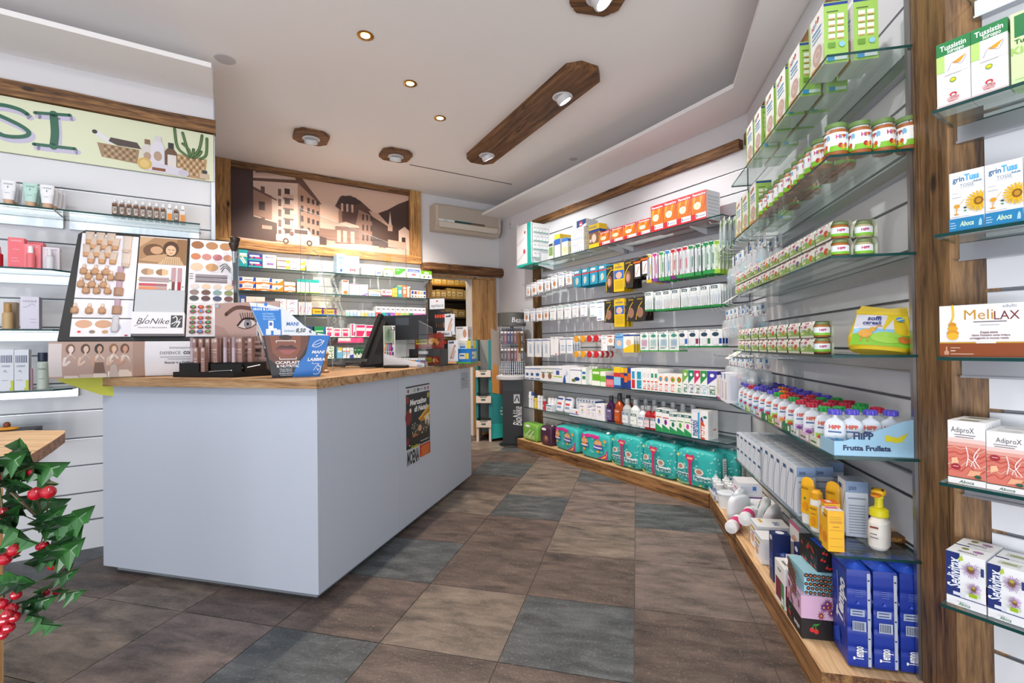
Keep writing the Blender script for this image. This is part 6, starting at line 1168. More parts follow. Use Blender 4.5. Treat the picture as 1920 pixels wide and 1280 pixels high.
med(BZ[3], [
 (.50,.585,.12,'#2a6fc8',[('r',0,0,1,.2,'#e8f0f8')],'blue carton with white foot hidden by the blue display'),
 (.59,.687,.115,'#2368c4',[('p',[(.6,0),(1,.5),(1,1),(.8,.6)],'#f0f4fa'),P('#d8e4f4',.1,.5,.5,.6)],'blue and white tablet carton'),
 (.691,.787,.103,'#24407e',[('p',[(0,0),(1,.3),(1,.5),(0,.25)],'#d8e0ee'),P('#c8d4e8',.2,.65,.8,.75)],'navy tablet carton with white wave'),
 (.802,.906,.104,'#148a50',[P('#bfe4cc',.1,.5,.8,.62),('r',.88,0,1,1,'#2a5ab0'),('e',.3,.25,.15,.1,'#e8f0e0')],'green tablet carton with blue edge'),
 (.911,.98,.10,'#f6eef0',pnk,'white carton with magenta blocks, left one'),(.982,1.06,.09,'#f6eef0',pnk,'white carton with magenta blocks, middle one'),(1.064,1.145,.09,'#f6eef0',pnk,'white carton with magenta blocks, right one'),
 (1.15,1.20,.137,'#f6eef2',[('r',.2,.1,.5,.95,'#e0246c'),('r',.6,.1,.9,.4,'#a82a8a')],'slim magenta and white upright carton'),
 (1.205,1.30,.13,'#f6f0f2',[('r',.05,.75,.95,.95,'#e8307a'),('p',[(.05,.05),(.7,.05),(.95,.5),(.05,.5)],'#e0246c')],'large magenta carton behind the card terminal'),
 (1.303,1.43,.125,'#f6f0f2',[('r',.05,.75,.95,.95,'#e8307a'),('p',[(.05,.05),(.7,.05),(.95,.5),(.05,.5)],'#e0246c')],'large magenta carton behind the monitor')]+
 [(1.60+.036*i,1.634+.036*i,.11,'#f6f0f0',[('r',.25,0,.75,.9,'#e0246c'),('r',0,.9,1,1,'#2ab0a8' if i > 5 else '#e86a6a')],f'slim white carton with magenta stripe, {nth(i)} of nine') for i in range(9)], 'fourth shelf behind the counter')
b = MB(); b.box(0, .25, -.004, 0, 0, .05, '#f4c8d8'); b.art(front(.25,.05,-.004), [('r',0,0,1,.3,'#e8508a'),('r',.5,.3,1,1,'#e8508a'),('r',.05,.45,.45,.9,'#f8f0f2')]); tag(put(b.build('shelf_banner'), MW, 1.02, -.243, BZ[3]-.058), 'pink and white shelf banner hanging under the magenta cartons', 'shelf banner')
grn = [('s',[(.2,.3),(.5,.15),(.8,.35)],.12,'#1fa03a'),('e',.3,.7,.1,.12,'#2aa84a'),('e',.7,.7,.1,.12,'#2aa84a')]
med(BZ[4], [
 (.78,.86,.122,'#eef4ee',grn,'white carton with green leaves, left stack',2),(.863,.925,.122,'#eef4ee',grn,'white carton with green leaves, middle stack',2),(.927,.988,.122,'#eef4ee',grn,'white carton with green leaves, right stack',2),
 (1.016,1.068,.114,'#7ac4ea',[('p',[(.3,.5),(1,.8),(1,1),(.2,1)],'#f0d03a'),P('#e8f4fa',.1,.55,.8,.7)],'light blue carton with yellow corner'),
 (1.07,1.106,.11,'#eef0f4',[('r',0,.6,1,.68,'#f08a2a'),('p',[(0,.1),(1,.5),(1,.58),(0,.58)],'#b0d0ea')],'slim white carton with orange line, first'),(1.108,1.14,.11,'#eef0f4',[('r',0,.6,1,.68,'#f08a2a'),('p',[(0,.1),(1,.5),(1,.58),(0,.58)],'#b0d0ea')],'slim white carton with orange line, second'),
 (1.142,1.178,.11,'#eceef4',[('p',[(0,.0),(1,0),(1,.35),(0,.25)],'#2a4ab0'),P('#8a94b4',.2,.7,.8,.75)],'slim white carton with blue tick')]+
 [(1.18+.0355*i,1.2135+.0355*i,.107,'#e8efe8',[('p',[(0,.5),(.5,.25),(1,.5),(1,1),(0,1)],'#12663c'),P('#d8e8dc',.2,.75,.8,.8)],f'white and dark green pointed carton, {nth(i)} of five') for i in range(5)], 'lowest shelf behind the counter')
# ================================================================ sales counter
WT = 1.071
r = empty('sales_counter'); put(r, CT, 0, 0, 0)
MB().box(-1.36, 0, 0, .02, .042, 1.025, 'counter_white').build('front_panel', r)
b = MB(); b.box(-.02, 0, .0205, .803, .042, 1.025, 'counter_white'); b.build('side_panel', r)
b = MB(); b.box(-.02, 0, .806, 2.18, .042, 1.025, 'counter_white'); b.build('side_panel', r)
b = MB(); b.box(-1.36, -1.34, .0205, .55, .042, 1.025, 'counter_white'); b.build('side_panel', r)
b = MB(); b.prism([(-1.33,.05),(-.045,.05),(-.045,2.14),(-.7,2.14),(-.7,.53),(-1.33,.53)], .0, .05, '#8f949b'); b.build('plinth', r)
b = MB(); b.prism([(-1.34,.02),(-.02,.02),(-.02,2.16),(-.75,2.16),(-.75,.55),(-1.34,.55)], .96, .964, 'slat_white'); b.box(-.75,-.73,.55,2.16,.05,1.02,'slat_white'); b.box(-1.34,-.75,.53,.55,.05,1.02,'slat_white'); b.build('rear_panel', r)
b = MB(); rr = random.Random(5)
edge = [(.022+rr.uniform(-.006,.004), .1+.14*i) for i in range(17)]
b.prism([(-1.342,-.03),(.02,-.03)] + edge + [(.022,2.42),(-.82,2.42),(-.82,.58),(-1.342,.58)], 1.026, WT, 'top_wood_y', 'top_wood')
for i in range(6): b.box(-.805+.14*i, -.803+.14*i, -.025, 2.4, WT-.001, WT+.0003, '#6a4a2c')
b.build('worktop', r)
tag(r, 'white shop counter with thick rustic wooden worktop', 'counter')
def CR(w, h, y0, z0, x=.0006): return Surf(lambda u,v,e=0:(x+e, y0+u*w, z0+v*h), w, h)
b = MB(); S = CR(.372,.50,.906,.428); y0, y1 = .906, 1.278
b.box(.0003,.0009,y0,y1,.428,.958,'#c9cdd4')
S = CR(.372,.53,.906,.428,.001)
b.art(S, [('r',0,.97,1,.99,'#23262e'),('r',0,.2,1,.89,'#15171f'),('r',.06,.91,.12,.95,'#7a3a4a'),('r',.3,.91,.4,.95,'#a8a8a0'),('r',.46,.91,.52,.95,'#2a3040'),('r',.54,.92,.7,.94,'#9aa0b0'),('r',.75,.91,.85,.95,'#8a8a92'),('r',.9,.91,.97,.95,'#d84a6a'),
  ('t','Mercatino',.5,.78,.07,'#eceae6',{'w':.7,'b':2,'it':.15}),('t','di Natale',.63,.685,.065,'#eceae6',{'w':.62,'b':2,'it':.15}),
  ('e',.06,.82,.06,.05,'#8a1a22'),('e',.1,.6,.13,.10,'#7a1820'),('e',.17,.68,.04,.03,'#f4e4c0'),('e',.06,.3,.05,.05,'#8a1a22'),('e',.13,.26,.03,.025,'#f4e8d0'),('e',.93,.83,.05,.04,'#b8a01c'),
  ('p',[(.48,.55),(.95,.66),(1,.68),(1,.5),(.6,.5)],'#b8792a'),('p',[(.5,.55),(.98,.7),(.98,.66),(.52,.53)],'#e8b43a'),('p',[(.72,.55),(1,.6),(1,.56),(.75,.52)],'#f0d03a'),('e',.88,.48,.1,.09,'#e8dcc8'),('e',.88,.44,.06,.06,'#6a5a44'),('p',[(.25,.3),(.75,.32),(.9,.42),(.6,.5),(.35,.42)],'#4a3a2a'),
  ('p',[(.3,.55),(.2,.42),(.42,.42)],'#3a4440'),('e',.35,.33,.12,.04,'#a8582a'),('e',.55,.42,.08,.04,'#d0a080'),('r',.1,.25,1,.33,'#241e1a')]+[('e',rr.uniform(.2,.95),rr.uniform(.35,.5),.012,.01,'#e8d8b0') for _ in range(26)]+
  [('t','www.mercatino.it',.75,.245,.02,'#dfe0e8',{'w':.4}),('t','di sotto a',.35,.215,.045,'#d8d022',{'w':.36,'it':.2}),('r',.0,0,.52,.19,'#c9cdd4'),('t','MOENA',.26,.09,.16,'#20222a',{'w':.48,'b':2,'fit':1}),('r',.53,.03,1,.19,'#c03018')]+[('r',.58+.03*(k%2),.045+.022*k,.95,.052+.022*k,'#f0b040') for k in range(6)], e0=.0006, de=.00004)
tag(put(b.build('poster'), CT, 0, 0, 0), 'dark Christmas market poster with white lettering on the counter side', 'poster')
b = MB(); b.box(.0003,.001,1.92,2.16,.832,1.003,'#c4c9d2'); b.art(CR(.24,.171,1.92,.832,.0012), [('r',.08,.1+.055*i,.9-.1*((i*7)%3),.12+.055*i,'#6a7080') for i in range(15)]+[('r',.1,.55,.4,.62,'#7a8090')], de=.00005); tag(put(b.build('notice_sheet'), CT, 0, 0, 0), 'white sheet of fine print taped to the far end of the counter', 'notice')
# ---------------------------------------------------------------- makeup display
r = empty('makeup_display'); put(r, DP, 0, 0, 1.272)
BD = empty('x'); bpy.data.objects.remove(BD)
tilt = math.radians(-19)
def onb(x, s, y=0):   # board coordinates to parent space
    return (x, -s*math.sin(tilt)*1 + y*math.cos(tilt), s*math.cos(tilt) + y*math.sin(tilt))
def bpart(b, name, parent=r): 
    o = b.build(name, parent); o.rotation_euler = (tilt, 0, 0); return o
b = MB(); b.prismY([(-.385,0),(.43,0),(.43,.655),(.41,.67),(-.325,.67),(-.355,.64)], 0, .03, '#101114'); bpart(b, 'black_backboard')
b = MB(); b.box(-.335,-.078,-.008,0,.245,.645,'#eceaf0'); b.box(-.335,-.078,-.008,0,.13,.238,'#eceaf0'); b.box(-.335,-.078,-.008,0,.02,.123,'#eceaf0')
b.art(front(.257,.1,-.008,-.335,.022), [('r',.03,.45,.66,.98,'#f6f4f6'),('e',.2,.7,.14,.24,'#d8a888'),('e',.52,.7,.14,.24,'#d0a080'),('e',.76,.5,.06,.2,'#a8b8d0'),('e',.14,.25,.05,.1,'#e8e0e0'),('e',.14,.25,.03,.06,'#e02a1c'),('e',.35,.25,.05,.1,'#8a7a6a'),('e',.56,.25,.05,.1,'#c89a6a'),('e',.92,.04,.03,.05,'#a82a4a')]); bpart(b, 'tester_panel')
b = MB(); b.box(-.072,.16,-.006,0,.30,.655,'#e9e6ea')
b.art(front(.232,.175,-.006,-.072,.475), [('r',0,0,1,1,'#a8835e'),('p',[(0,.6),(.3,1),(0,1)],'#c8a684'),('p',[(.55,0),(1,0),(1,1),(.8,1),(.7,.5)],'#8f6b48'),('e',.3,.5,.22,.26,'#6b4a30'),('e',.36,.52,.13,.15,'#c9a07c'),('e',.66,.6,.17,.3,'#4e3422'),('e',.66,.54,.11,.2,'#dcb896'),('p',[(.4,0),(.95,0),(.85,.3),(.55,.3)],'#d4b490'),('p',[(.0,.1),(.45,.05),(.6,.4),(.2,.3)],'#c09a74'),('s',[(.6,.57),(.64,.56)],.02,'#4e3422'),('s',[(.69,.57),(.73,.56)],.02,'#4e3422'),('s',[(.64,.44),(.69,.44)],.02,'#a0503c')]+[('s',[(.5+.05*i,0),(.55+.04*i,.26)],.012,'#a88860') for i in range(9)])
b.art(front(.232,.155,-.006,-.072,.30), [('r',.04,.62,.64,.95,'#f6f4f6'),('e',.2,.79,.13,.14,'#a88468'),('p',[(.2,.65),(.33,.7),(.33,.88),(.2,.93)],'#c8a684'),('e',.5,.79,.13,.14,'#9a7454'),('p',[(.5,.65),(.63,.7),(.63,.88),(.5,.93)],'#dcb890')]+[('r',.05,.38+.05*i,.66,.41+.05*i,'#9a7a78') for i in range(4)]+[('r',.05,.2,.62,.31,'#c04a5a'),('r',.4,.2,.62,.31,'#9a6a68'),('r',.05,.06,.62,.17,'#e08a5a'),('r',.4,.06,.62,.17,'#b8948c')]+[('r',.72,.0+.05,.78,.4,'#6a3a34'),('r',.7,.4,.79,1,'#b8949c'),('r',.84,.05,.91,.4,'#a8182c'),('r',.83,.4,.92,1,'#b8949c')]+[('e',u,v,.02,.02,c) for u,v,c in ((.04,.45,'#b8d02a'),(.68,.45,'#2a8a3a'),(.68,.08,'#2a8a3a'),(.95,.2,'#2a7a4a'))]); bpart(b, 'tester_panel')
b = MB(); b.box(-.068,.163,-.03,0,.160,.298,'#b9bfc6'); bpart(b, 'grey_cover')
b = MB(); b.box(-.073,.168,-.04,-.0,.025,.156,'#e6e4ea'); b.art(front(.241,.131,-.04,-.073,.025), [('t','BioNike',.40,.58,.26,'#2a2a2c',{'w':.62,'it':.35,'b':0}),('s',[(.06,.34),(.2,.5),(.3,.86)],.02,'#2a2a2c'),('t','SALUTE E BELLESSERE',.4,.28,.06,'#5a5a5e',{'w':.56,'b':0}),('r',.74,.28,.97,.85,'#35373a'),('s',[(.76,.45),(.86,.6),(.84,.8),(.78,.72)],.04,'#e6e4ea'),('s',[(.86,.3),(.92,.55),(.86,.52)],.05,'#e6e4ea'),('s',[(.8,.35),(.95,.75)],.02,'#e6e4ea')]); bpart(b, 'brand_panel')
pal = front(.235,.64,-.006,.175,.02)
A_ = [('r',.03,.88,.97,1,'#f4f1f4'),('r',.02,.765,.96,.865,'#f4f1f4'),('r',.02,.66,.62,.755,'#f4f1f4'),('r',.02,.33,.9,.53,'#f4f1f4')]
A_ += [('e',u,.94,.14,.042,c) for u, c in ((.17,'#9a6a4a'),(.49,'#b0825c'),(.8,'#b48660'))]
A_ += [('e',u,.815,.11,.035,c) for u, c in ((.14,'#c8805c'),(.38,'#c88a84'),(.62,'#c07a80'),(.86,'#cc9478'))]
A_ += [('e',u,.705,.14,.042,c) for u, c in ((.17,'#e0c4a8'),(.5,'#c89c70'))]
A_ += [('s',[(.68+.02*k,.72-.03*k),(.8,.75-.02*k),(.92,.70-.02*k)],.006,'#1c1c1e') for k in range(3)]
A_ += [('r',.15,.545+.022*i,.85,.56+.022*i,'#8e8a90' if i % 2 else '#6e5f62') for i in range(4)]+[('s',[(.02,.58+.025*i),(.1,.585+.025*i)],.004,'#222') if 0 else ('r',.02,.575+.025*i,.1,.58+.025*i,'#222226') for i in range(3)]
A_ += [('e',.14+.25*c,.50-.062*r_,.10,.026,(('#d8d0cc','#e0c4a8','#d0c4b8','#e0c0a0'),('#8a7a74','#6a4a40','#7a9a98','#7a8a5a'),('#4a4a4c','#5a3e40','#3f4a68','#6a4444'))[r_][c]) for r_ in range(3) for c in range(4)]
A_ += [('r',.0,.315,1,.318,'#c8c4ca')]
for c in range(3):
    for r_ in range(6):
        z = .285-.045*r_-(.02 if r_ > 1 else 0); A_ += [('e',.13+.165*c,z,.07,.019,('#6a2a3a','#8a3038','#a85a4a','#7a2438','#9a4438','#5a1c2c')[(r_+c) % 6]),('e',.13+.165*c,z+.004,.035,.011,('#2aa84a','#3a8ac8','#1f7a3a','#e0602a')[(r_*2+c*3) % 4])]
for k in range(7): A_.append(('r',.62,.04+.027*k,.95,.058+.027*k,('#d8a890','#c87a60','#d86a5a','#c01c34','#b8243c','#8a2a3a','#6a2a30')[k]))
b = MB(); b.box(.175,.41,-.006,0,.02,.66,'#e4e1e6'); b.art(pal, A_); bpart(b, 'palette_panel')
# banner under the board
b = MB(); n = 10
def BN(u, v, e=0): return (-.40+u*.86, -.055-.012*math.sin(v*math.pi*.9)-e, -.196+v*.19)
S = Surf(BN, .86, .19)
vs = [BN(i/n, j/n) for j in range(n+1) for i in range(n+1)]; b.add(vs, [(j*(n+1)+i, j*(n+1)+i+1, (j+1)*(n+1)+i+1, (j+1)*(n+1)+i) for j in range(n) for i in range(n)], '#e6e4e9', True)
b.add([(p[0],p[1]+.003,p[2]) for p in vs], [(j*(n+1)+i, (j+1)*(n+1)+i, (j+1)*(n+1)+i+1, j*(n+1)+i+1) for j in range(n) for i in range(n)], '#d0ced4', True)
b.art(S, [('r',0,0,.46,1,'#b8998c'),('r',0,.05,.06,.95,'#d8ccca'),('r',.40,0,.46,1,'#a88878')], sub=8, e0=.0006)
A_ = []
for u, dress, hair, skin in ((.10,'#d8c8c0','#7a5a44','#e8d4cc'),(.17,'#cdb6a6','#5a4030','#dcbca8'),(.235,'#e4d2c2','#2e2019','#c89a80'),(.305,'#ece0d4','#8a6040','#dcb49c'),(.36,'#e2d0c0','#6a442c','#c8947a')):
    A_ += [('p',[(u-.032,0),(u+.035,0),(u+.025,.55),(u+.0,.68),(u-.025,.55)],dress),('e',u,.80,.022,.14,hair),('e',u+.003,.79,.012,.09,skin),('r',u-.004,.62,u+.006,.72,skin),('s',[(u-.024,.55),(u-.03,.35),(u-.005,.45)],.06,skin)]
A_ += [('p',[(.205,.12),(.262,.12),(.255,.42),(.215,.42)],'#7a5a4a'),('p',[(.28,0),(.33,0),(.318,.35),(.292,.35)],'#c8b4a8')]
A_ += [('t','innovazione',.66,.82,.08,'#8a8a8e',{'w':.14,'b':0}),('t','DEFENCE',.595,.66,.085,'#7a7a80',{'w':.11,'b':0}),('t','COLOR',.705,.66,.085,'#2a2a2e',{'w':.08,'b':2}),('r',.54,.53,.72,.55,'#a0a0a6'),('r',.58,.47,.72,.49,'#a0a0a6'),('t','Beauty is a Feeling',.64,.38,.06,'#5a5a60',{'w':.15})]
b.art(S, A_, e0=.0014, de=.00006); b.build('photo_banner', r)
b = MB(); b.box(-.05,.43,.03,.3,-.198,-.002,'#141518'); b.build('base_box', r)
tag(r, 'large black makeup tester stand with photo banner on the counter end', 'display stand')
def ontester(proto, x, s, label, cat, grp, out=-.012, k=1):
    p = onb(x, s, out); o = use(proto, DP, p[0], p[1], 1.272+p[2], label, cat, grp, tilt=(tilt, 0)); return o
tu = MB(); tu.loft([(0,.014,.012,'#c89a72'),(.022,.016,.013),(.024,.016,.013,'#cdbcae'),(.06,.018,.01),(.078,.021,.003)], '#c89a72', seg=14, c=(0,-.0,0)); tu = tu.build('foundation_tube')
for (s, xs) in ((.575,(-.30,-.252,-.205)),(.545,(-.278,-.230,-.182)),(.495,(-.305,-.262,-.212)),(.455,(-.283,-.235,-.187))):
    for i, x in enumerate(xs): ontester(tu, x, s, f'beige foundation tube in the tester stand, {nth((.575,.545,.495,.455).index(s))} row from the top, {nth(i)} from the left', 'foundation tube', 'foundation tubes in the tester stand')
tb2 = MB().loft([(0,.017,.012),(.02,.019,.013),(.022,.019,.012,'#d4c6bc'),(.08,.02,.008),(.112,.023,.003)], '#c9b4a4', seg=14).build('foundation_tube')
for i, s in enumerate((.53,.44)): ontester(tb2, -.128, s, f'taller beige tube right of the small foundation tubes, {("upper","lower")[i]} one', 'foundation tube', 'taller beige tubes')
dr = MB().loft([(0,.010,.009),(.006,.0165,.013),(.028,.016,.013),(.036,.009,.009),(.04,.0085,.0085,'#dcc8b8'),(.052,.0075,.0075),(.062,.004,.004)], '#bd936f', seg=14).build('dropper_bottle')
for ri, (s, xs) in enumerate(((.385,(-.317,-.267,-.219)),(.352,(-.293,-.245,-.197)),(.305,(-.322,-.275,-.225)),(.268,(-.298,-.252,-.205)),(.15,(-.335+.0,-.275,-.22)))):
    for i, x in enumerate(xs): ontester(dr, x+.008, s, f'beige dropper bottle in the tester stand, {nth(ri)} row from the top, {nth(i)} from the left', 'dropper bottle', 'dropper bottles in the tester stand')
pb = MB().loft([(0,.021,.012),(.045,.021,.012),(.048,.013,.01,'#b89aac'),(.085,.013,.01)], '#a8826a', seg=14, sup=4).build('pump_bottle')
for i, s in enumerate((.355,.262,.15)): ontester(pb, -.148, s, f'beige pump bottle with lilac cap in the tester stand, {nth(i)} from the top', 'pump bottle', 'lilac capped pump bottles')
o = MB().loft([(0,.014,.01),(.01,.018,.011),(.05,.018,.011),(.055,.015,.01,'#c8c8ce'),(.09,.014,.009)], '#c9c6cc', seg=14).build('pump_bottle'); ontester(o, -.15, .045, 'silver grey pump bottle at the foot of the tester stand', 'pump bottle', None)
# brush holder
r = empty('brush_holder'); put(r, DP, .415, .10, 1.272)
MB().box(-.02,.025,.0,.04,-.198,.20,'#17181b').build('pedestal', r)
b = MB(); b.box(-.018,-.016,.0,.035,.2,.55,'acrylic'); b.box(.022,.024,0,.035,.2,.55,'acrylic'); b.box(-.018,.024,.0,.002,.2,.55,'acrylic'); b.box(-.018,.024,.0,.035,.2,.206,'steel_dark'); b.build('clear_tube', r)
tag(r, 'clear upright brush holder at the right edge of the makeup stand', 'brush holder')
br = empty('makeup_brush'); MB().lathe([(.004,0),(.006,.08),(.005,.2),(.009,.24,'chrome'),(.012,.30),(.013,.31,'#2c1d14'),(.026,.345),(.03,.362),(.012,.37)], '#17171a', seg=14).build('handle_and_bristles', br)
use(br, DP, .412, .118, 1.272+.24, 'fan shaped makeup brush standing in the clear holder, front one', 'brush'); use(br, DP, .418, .13, 1.272+.275, 'fan shaped makeup brush standing in the clear holder, taller rear one', 'brush')
for i, x in enumerate((-.005, .008)): o = MB().lathe([(.004,0),(.005,.1),(.004,.13,'#8a1a24'),(.003,.16)], '#9a7a78', seg=8).build('lip_gloss'); use(o, DP, .41+x, .11, 1.272+.21, f'slim lip gloss in the brush holder, {("left","right")[i]} one', 'lip gloss')
# yellow leaflet under the stand
b = MB(); b.prismY([(-.26,-.0),(.05,0),(.03,-.03),(-.03,-.105),(-.08,-.095),(-.25,-.015)], 0, .002, '#c8c82a'); tag(put(b.build('paper_leaflet'), DP, -.13, .01, 1.074), 'yellow leaflet hanging below the photo banner at the counter corner', 'leaflet')
def _e(u, v): return (.52+(u-.52)*.66, .70+(v-.725)*.72)
EYE = [('p',[_e(*q) for q in [(.3,.68),(.42,.8),(.6,.8),(.72,.74),(.6,.67),(.45,.64)]],'#e2d2ce'),('e',*_e(.52,.725),.058,.062,'#6a6468'),('e',*_e(.52,.725),.048,.052,'#98949a'),('e',*_e(.52,.725),.02,.022,'#1c1616'),('s',[_e(*q) for q in [(.28,.70),(.42,.82),(.6,.825),(.76,.77)]],.024,'#2a1c1a'),('s',[_e(*q) for q in [(.3,.67),(.45,.635),(.6,.66),(.7,.72)]],.010,'#5a3c36')]
EYE += [('s',[_e(.38+.045*i,.81),_e(.34+.058*i,.93+.01*(i%2))],.009,'#221614') for i in range(9)]
# eye poster card and mascara tray
r = empty('poster_card'); put(r, CT, -.86, .25, WT)
b = MB(); w, h = .44, .41; b.box(0,w,0,.004,.015,h,'#c4a298')
b.art(front(w,h,0), [('p',[(0,0),(.5,0),(.35,.4),(.15,.65),(0,.7)],'#b8948a'),('p',[(.72,0),(1,0),(1,1),(.82,1),(.92,.5)],'#a8847c'),('p',[(.75,.98),(.95,.7),(1,.4),(1,1)],'#d8b8b0'),('s',[(.18,.84),(.35,.93),(.6,.9),(.72,.84)],.055,'#6a4a42'),*EYE]+
 [('s',[(.1,.45),(.16,.3),(.3,.25)],.01,'#a07c72'),('t','DEFENCE COLOR',.66,.50,.05,'#5a4440',{'w':.42,'b':0}),('t','Extra Volume Mascara',.65,.43,.035,'#4a3834',{'w':.40}),('t','VOLUME',.60,.34,.055,'#2a1e1c',{'w':.26}),('t','ISTANTANEO',.60,.27,.04,'#2a1e1c',{'w':.26}),('t','x3',.85,.31,.11,'#1c1412',{'b':2}),('r',.02,.94,.08,.98,'#b8c4d0')])
b.build('printed_card', r); MB().prismX([(.0,.0),(.12,0),(.004,.25)], .2, .204, '#c9b0a8').build('easel_back', r)
tag(r, 'cardboard poster of a made up eye standing behind the mascara tray', 'poster')
r = empty('mascara_tray'); put(r, CT, -.93, .05, WT)
b = MB(); b.prism([(0,0),(.40,0),(.46,.19),(.02,.19)], 0, .028, '#0d0d0f'); b.build('tray_base', r)
b = MB(); b.box(.04,.17,.002,.03,.028,.075,'#121214'); b.box(.23,.42,.02,.03,.028,.07,'#121214'); b.build('divider', r)
b = MB(); b.tube([(.24,.0,.03),(.36,.02,.035),(.47,.1,.062)], .004, 'chrome'); b.build('edge_trim', r)
tag(r, 'glossy black acrylic tray holding pink mascara cartons', 'tray')
MC = carton('mascara_carton', .027, .02, .13, '#a8837a', F=[('r',.1,.82,.9,.97,'#c9b0a8'),('e',.5,.9,.22,.05,'#e4d8d4'),('r',.15,.4,.85,.43,'#d8c4bc'),('r',.15,.5,.85,.55,'#d8c4bc'),('r',.2,.2,.8,.22,'#c8b0a8')], R=[('r',0,0,1,1,'#8a675e')])
MT = MB().lathe([(.009,0),(.0095,.004),(.0095,.075),(.0098,.078,'#a89098'),(.0095,.135)], '#c8b4bc', seg=14).build('mascara_tube')
for i, (x, y, z) in enumerate(((-.80,.058,.0),(-.755,.06,.0),(-.70,.085,.04),(-.87,.11,.04),(-.835,.12,.04),(-.80,.13,.04),(-.765,.135,.04),(-.73,.14,.04),(-.695,.145,.04),(-.66,.13,.04),(-.575,.12,.04),(-.62,.15,.04),(-.54,.15,.04))):
    use(MC, CT, x, y, WT+.0285+z*.0+.0*z + (.0 if i < 2 else .0), f'pink brown mascara carton in the black tray, {nth(i)} from the front left', 'mascara carton', 'mascara cartons', rz=-3) if i < 2 else use(MC, CT, x, y, WT+.0765, f'pink brown mascara carton in the black tray, {nth(i)} from the front left', 'mascara carton', 'mascara cartons')
bb = MB(); bb.prism([(-.885,.10),(-.51,.10),(-.48,.215),(-.88,.215)], WT+.0285, WT+.0762, '#0f0f11'); o = put(bb.build('riser_block'), CT, 0, 0, 0); tag(o, 'black raised block inside the mascara tray under the rear cartons', 'riser')
for i, (x, y) in enumerate(((-.87,.085),(-.645,.108),(-.59,.108))):
    use(MT, CT, x, y if y > .1 else .112, WT+.0765, f'slim metallic pink mascara tube among the cartons, {nth(i)} from the left', 'mascara tube')
# ---------------------------------------------------------------- blue lip and hand care display
bw = Fr(CT.p(-.293,.045)[:2], 20)
r = empty('cardboard_display_box'); put(r, bw, 0, 0, WT)
b = MB(); tr = [(0,0),(.222,0),(.272,.212),(-.042,.212)]
b.prismY(tr, 0, .004, '#1b74c8'); b.add([(0,.002,0),(-.042,.002,.212),(-.042,.13,.212),(0,.13,0)], [(0,1,2,3),(3,2,1,0)], '#e6eaf2'); b.add([(.222,.002,0),(.222,.13,0),(.272,.13,.212),(.272,.002,.212)], [(0,1,2,3),(3,2,1,0)], '#1b74c8')
b.prismY(tr, .126, .13, '#dfe5ee'); b.box(0,.222,0,.13,0,.004,'#dfe5ee'); b.box(-.035,.26,.004,.126,.15,.154,'#dfe6f0')
FD = Surf(lambda u,v,e=0:(-.042*v+u*(.222+.092*v), -e, v*.212), .27, .212)
b.art(FD, [('p',[(0,0),(.42,0),(.5,.28),(.66,.55),(.70,1),(0,1)],'#1a1214'),('p',[(.03,1),(.02,.45),(.16,.28),(.45,.3),(.6,.55),(.68,.8),(.68,1)],'#6a3a28'),('p',[(.1,1),(.1,.6),(.22,.42),(.45,.44),(.56,.65),(.56,1)],'#8a4e34'),('e',.33,.68,.17,.06,'#7a3a38'),('p',[(.16,.7),(.26,.78),(.33,.75),(.42,.78),(.52,.68),(.34,.7)],'#4a2224'),('p',[(.2,.66),(.5,.66),(.4,.56),(.28,.56)],'#a85a54'),('e',.33,.96,.1,.06,'#3a1e16'),('r',.18,.87,.48,.885,'#f4f4f6'),('r',.18,.83,.19,.885,'#f4f4f6'),('r',.47,.83,.48,.885,'#f4f4f6'),('r',.2,.43,.5,.445,'#f4f4f6'),('r',.2,.445,.21,.49,'#f4f4f6'),('r',.49,.445,.5,.49,'#f4f4f6'),
  ('t','CICAPLAST',.34,.36,.065,'#ffffff',{'w':.44}),('t','& NUTRITIC',.34,.275,.06,'#ffffff',{'w':.42}),('t','PELLE SECCA',.3,.2,.03,'#c8d0da',{'w':.24}),('t','E ARROSSATA',.3,.155,.03,'#c8d0da',{'w':.24}),('t','AZIONE LENITIVA',.3,.1,.03,'#c8d0da',{'w':.3}),('t','E IDRATANTE',.3,.055,.03,'#c8d0da',{'w':.24}),
  ('s',[(.75,.74),(.79,.84),(.87,.9),(.9,.86),(.93,.88),(.9,.78),(.83,.72),(.75,.74)],.012,'#ffffff'),('s',[(.77,.76),(.84,.8),(.91,.84)],.01,'#ffffff'),('t','MANI',.87,.60,.07,'#ffffff',{'w':.22,'it':.15}),('t','&',.86,.51,.05,'#ffffff'),('t','LABBRA',.86,.42,.07,'#ffffff',{'w':.32,'it':.15}),('s',[(.8,.36),(.8,.32),(.92,.32)],.008,'#ffffff'),
  ('s',[(.84,.16),(.88,.24),(.92,.3),(.93,.25),(.97,.25),(.97,.2),(.98,.15),(.96,.09),(.92,.06),(.85,.07)],.012,'#ffffff'),('s',[(.9,.2),(.93,.15)],.01,'#ffffff'),('s',[(.93,.2),(.95,.15)],.01,'#ffffff')], e0=.0004, de=.00008)
b.build('display_tray', r)
b = MB(); hd = [(-.042,.213),(-.10,.378),(-.03,.372),(.05,.352),(.085,.325),(.15,.262),(.21,.226),(.27,.213)]
b.prismY(hd, .0, .004, '#e8ebf1'); HS = Surf(lambda u,v,e=0:(-.11+u*.38,-e,.213+v*.165), .38, .165)
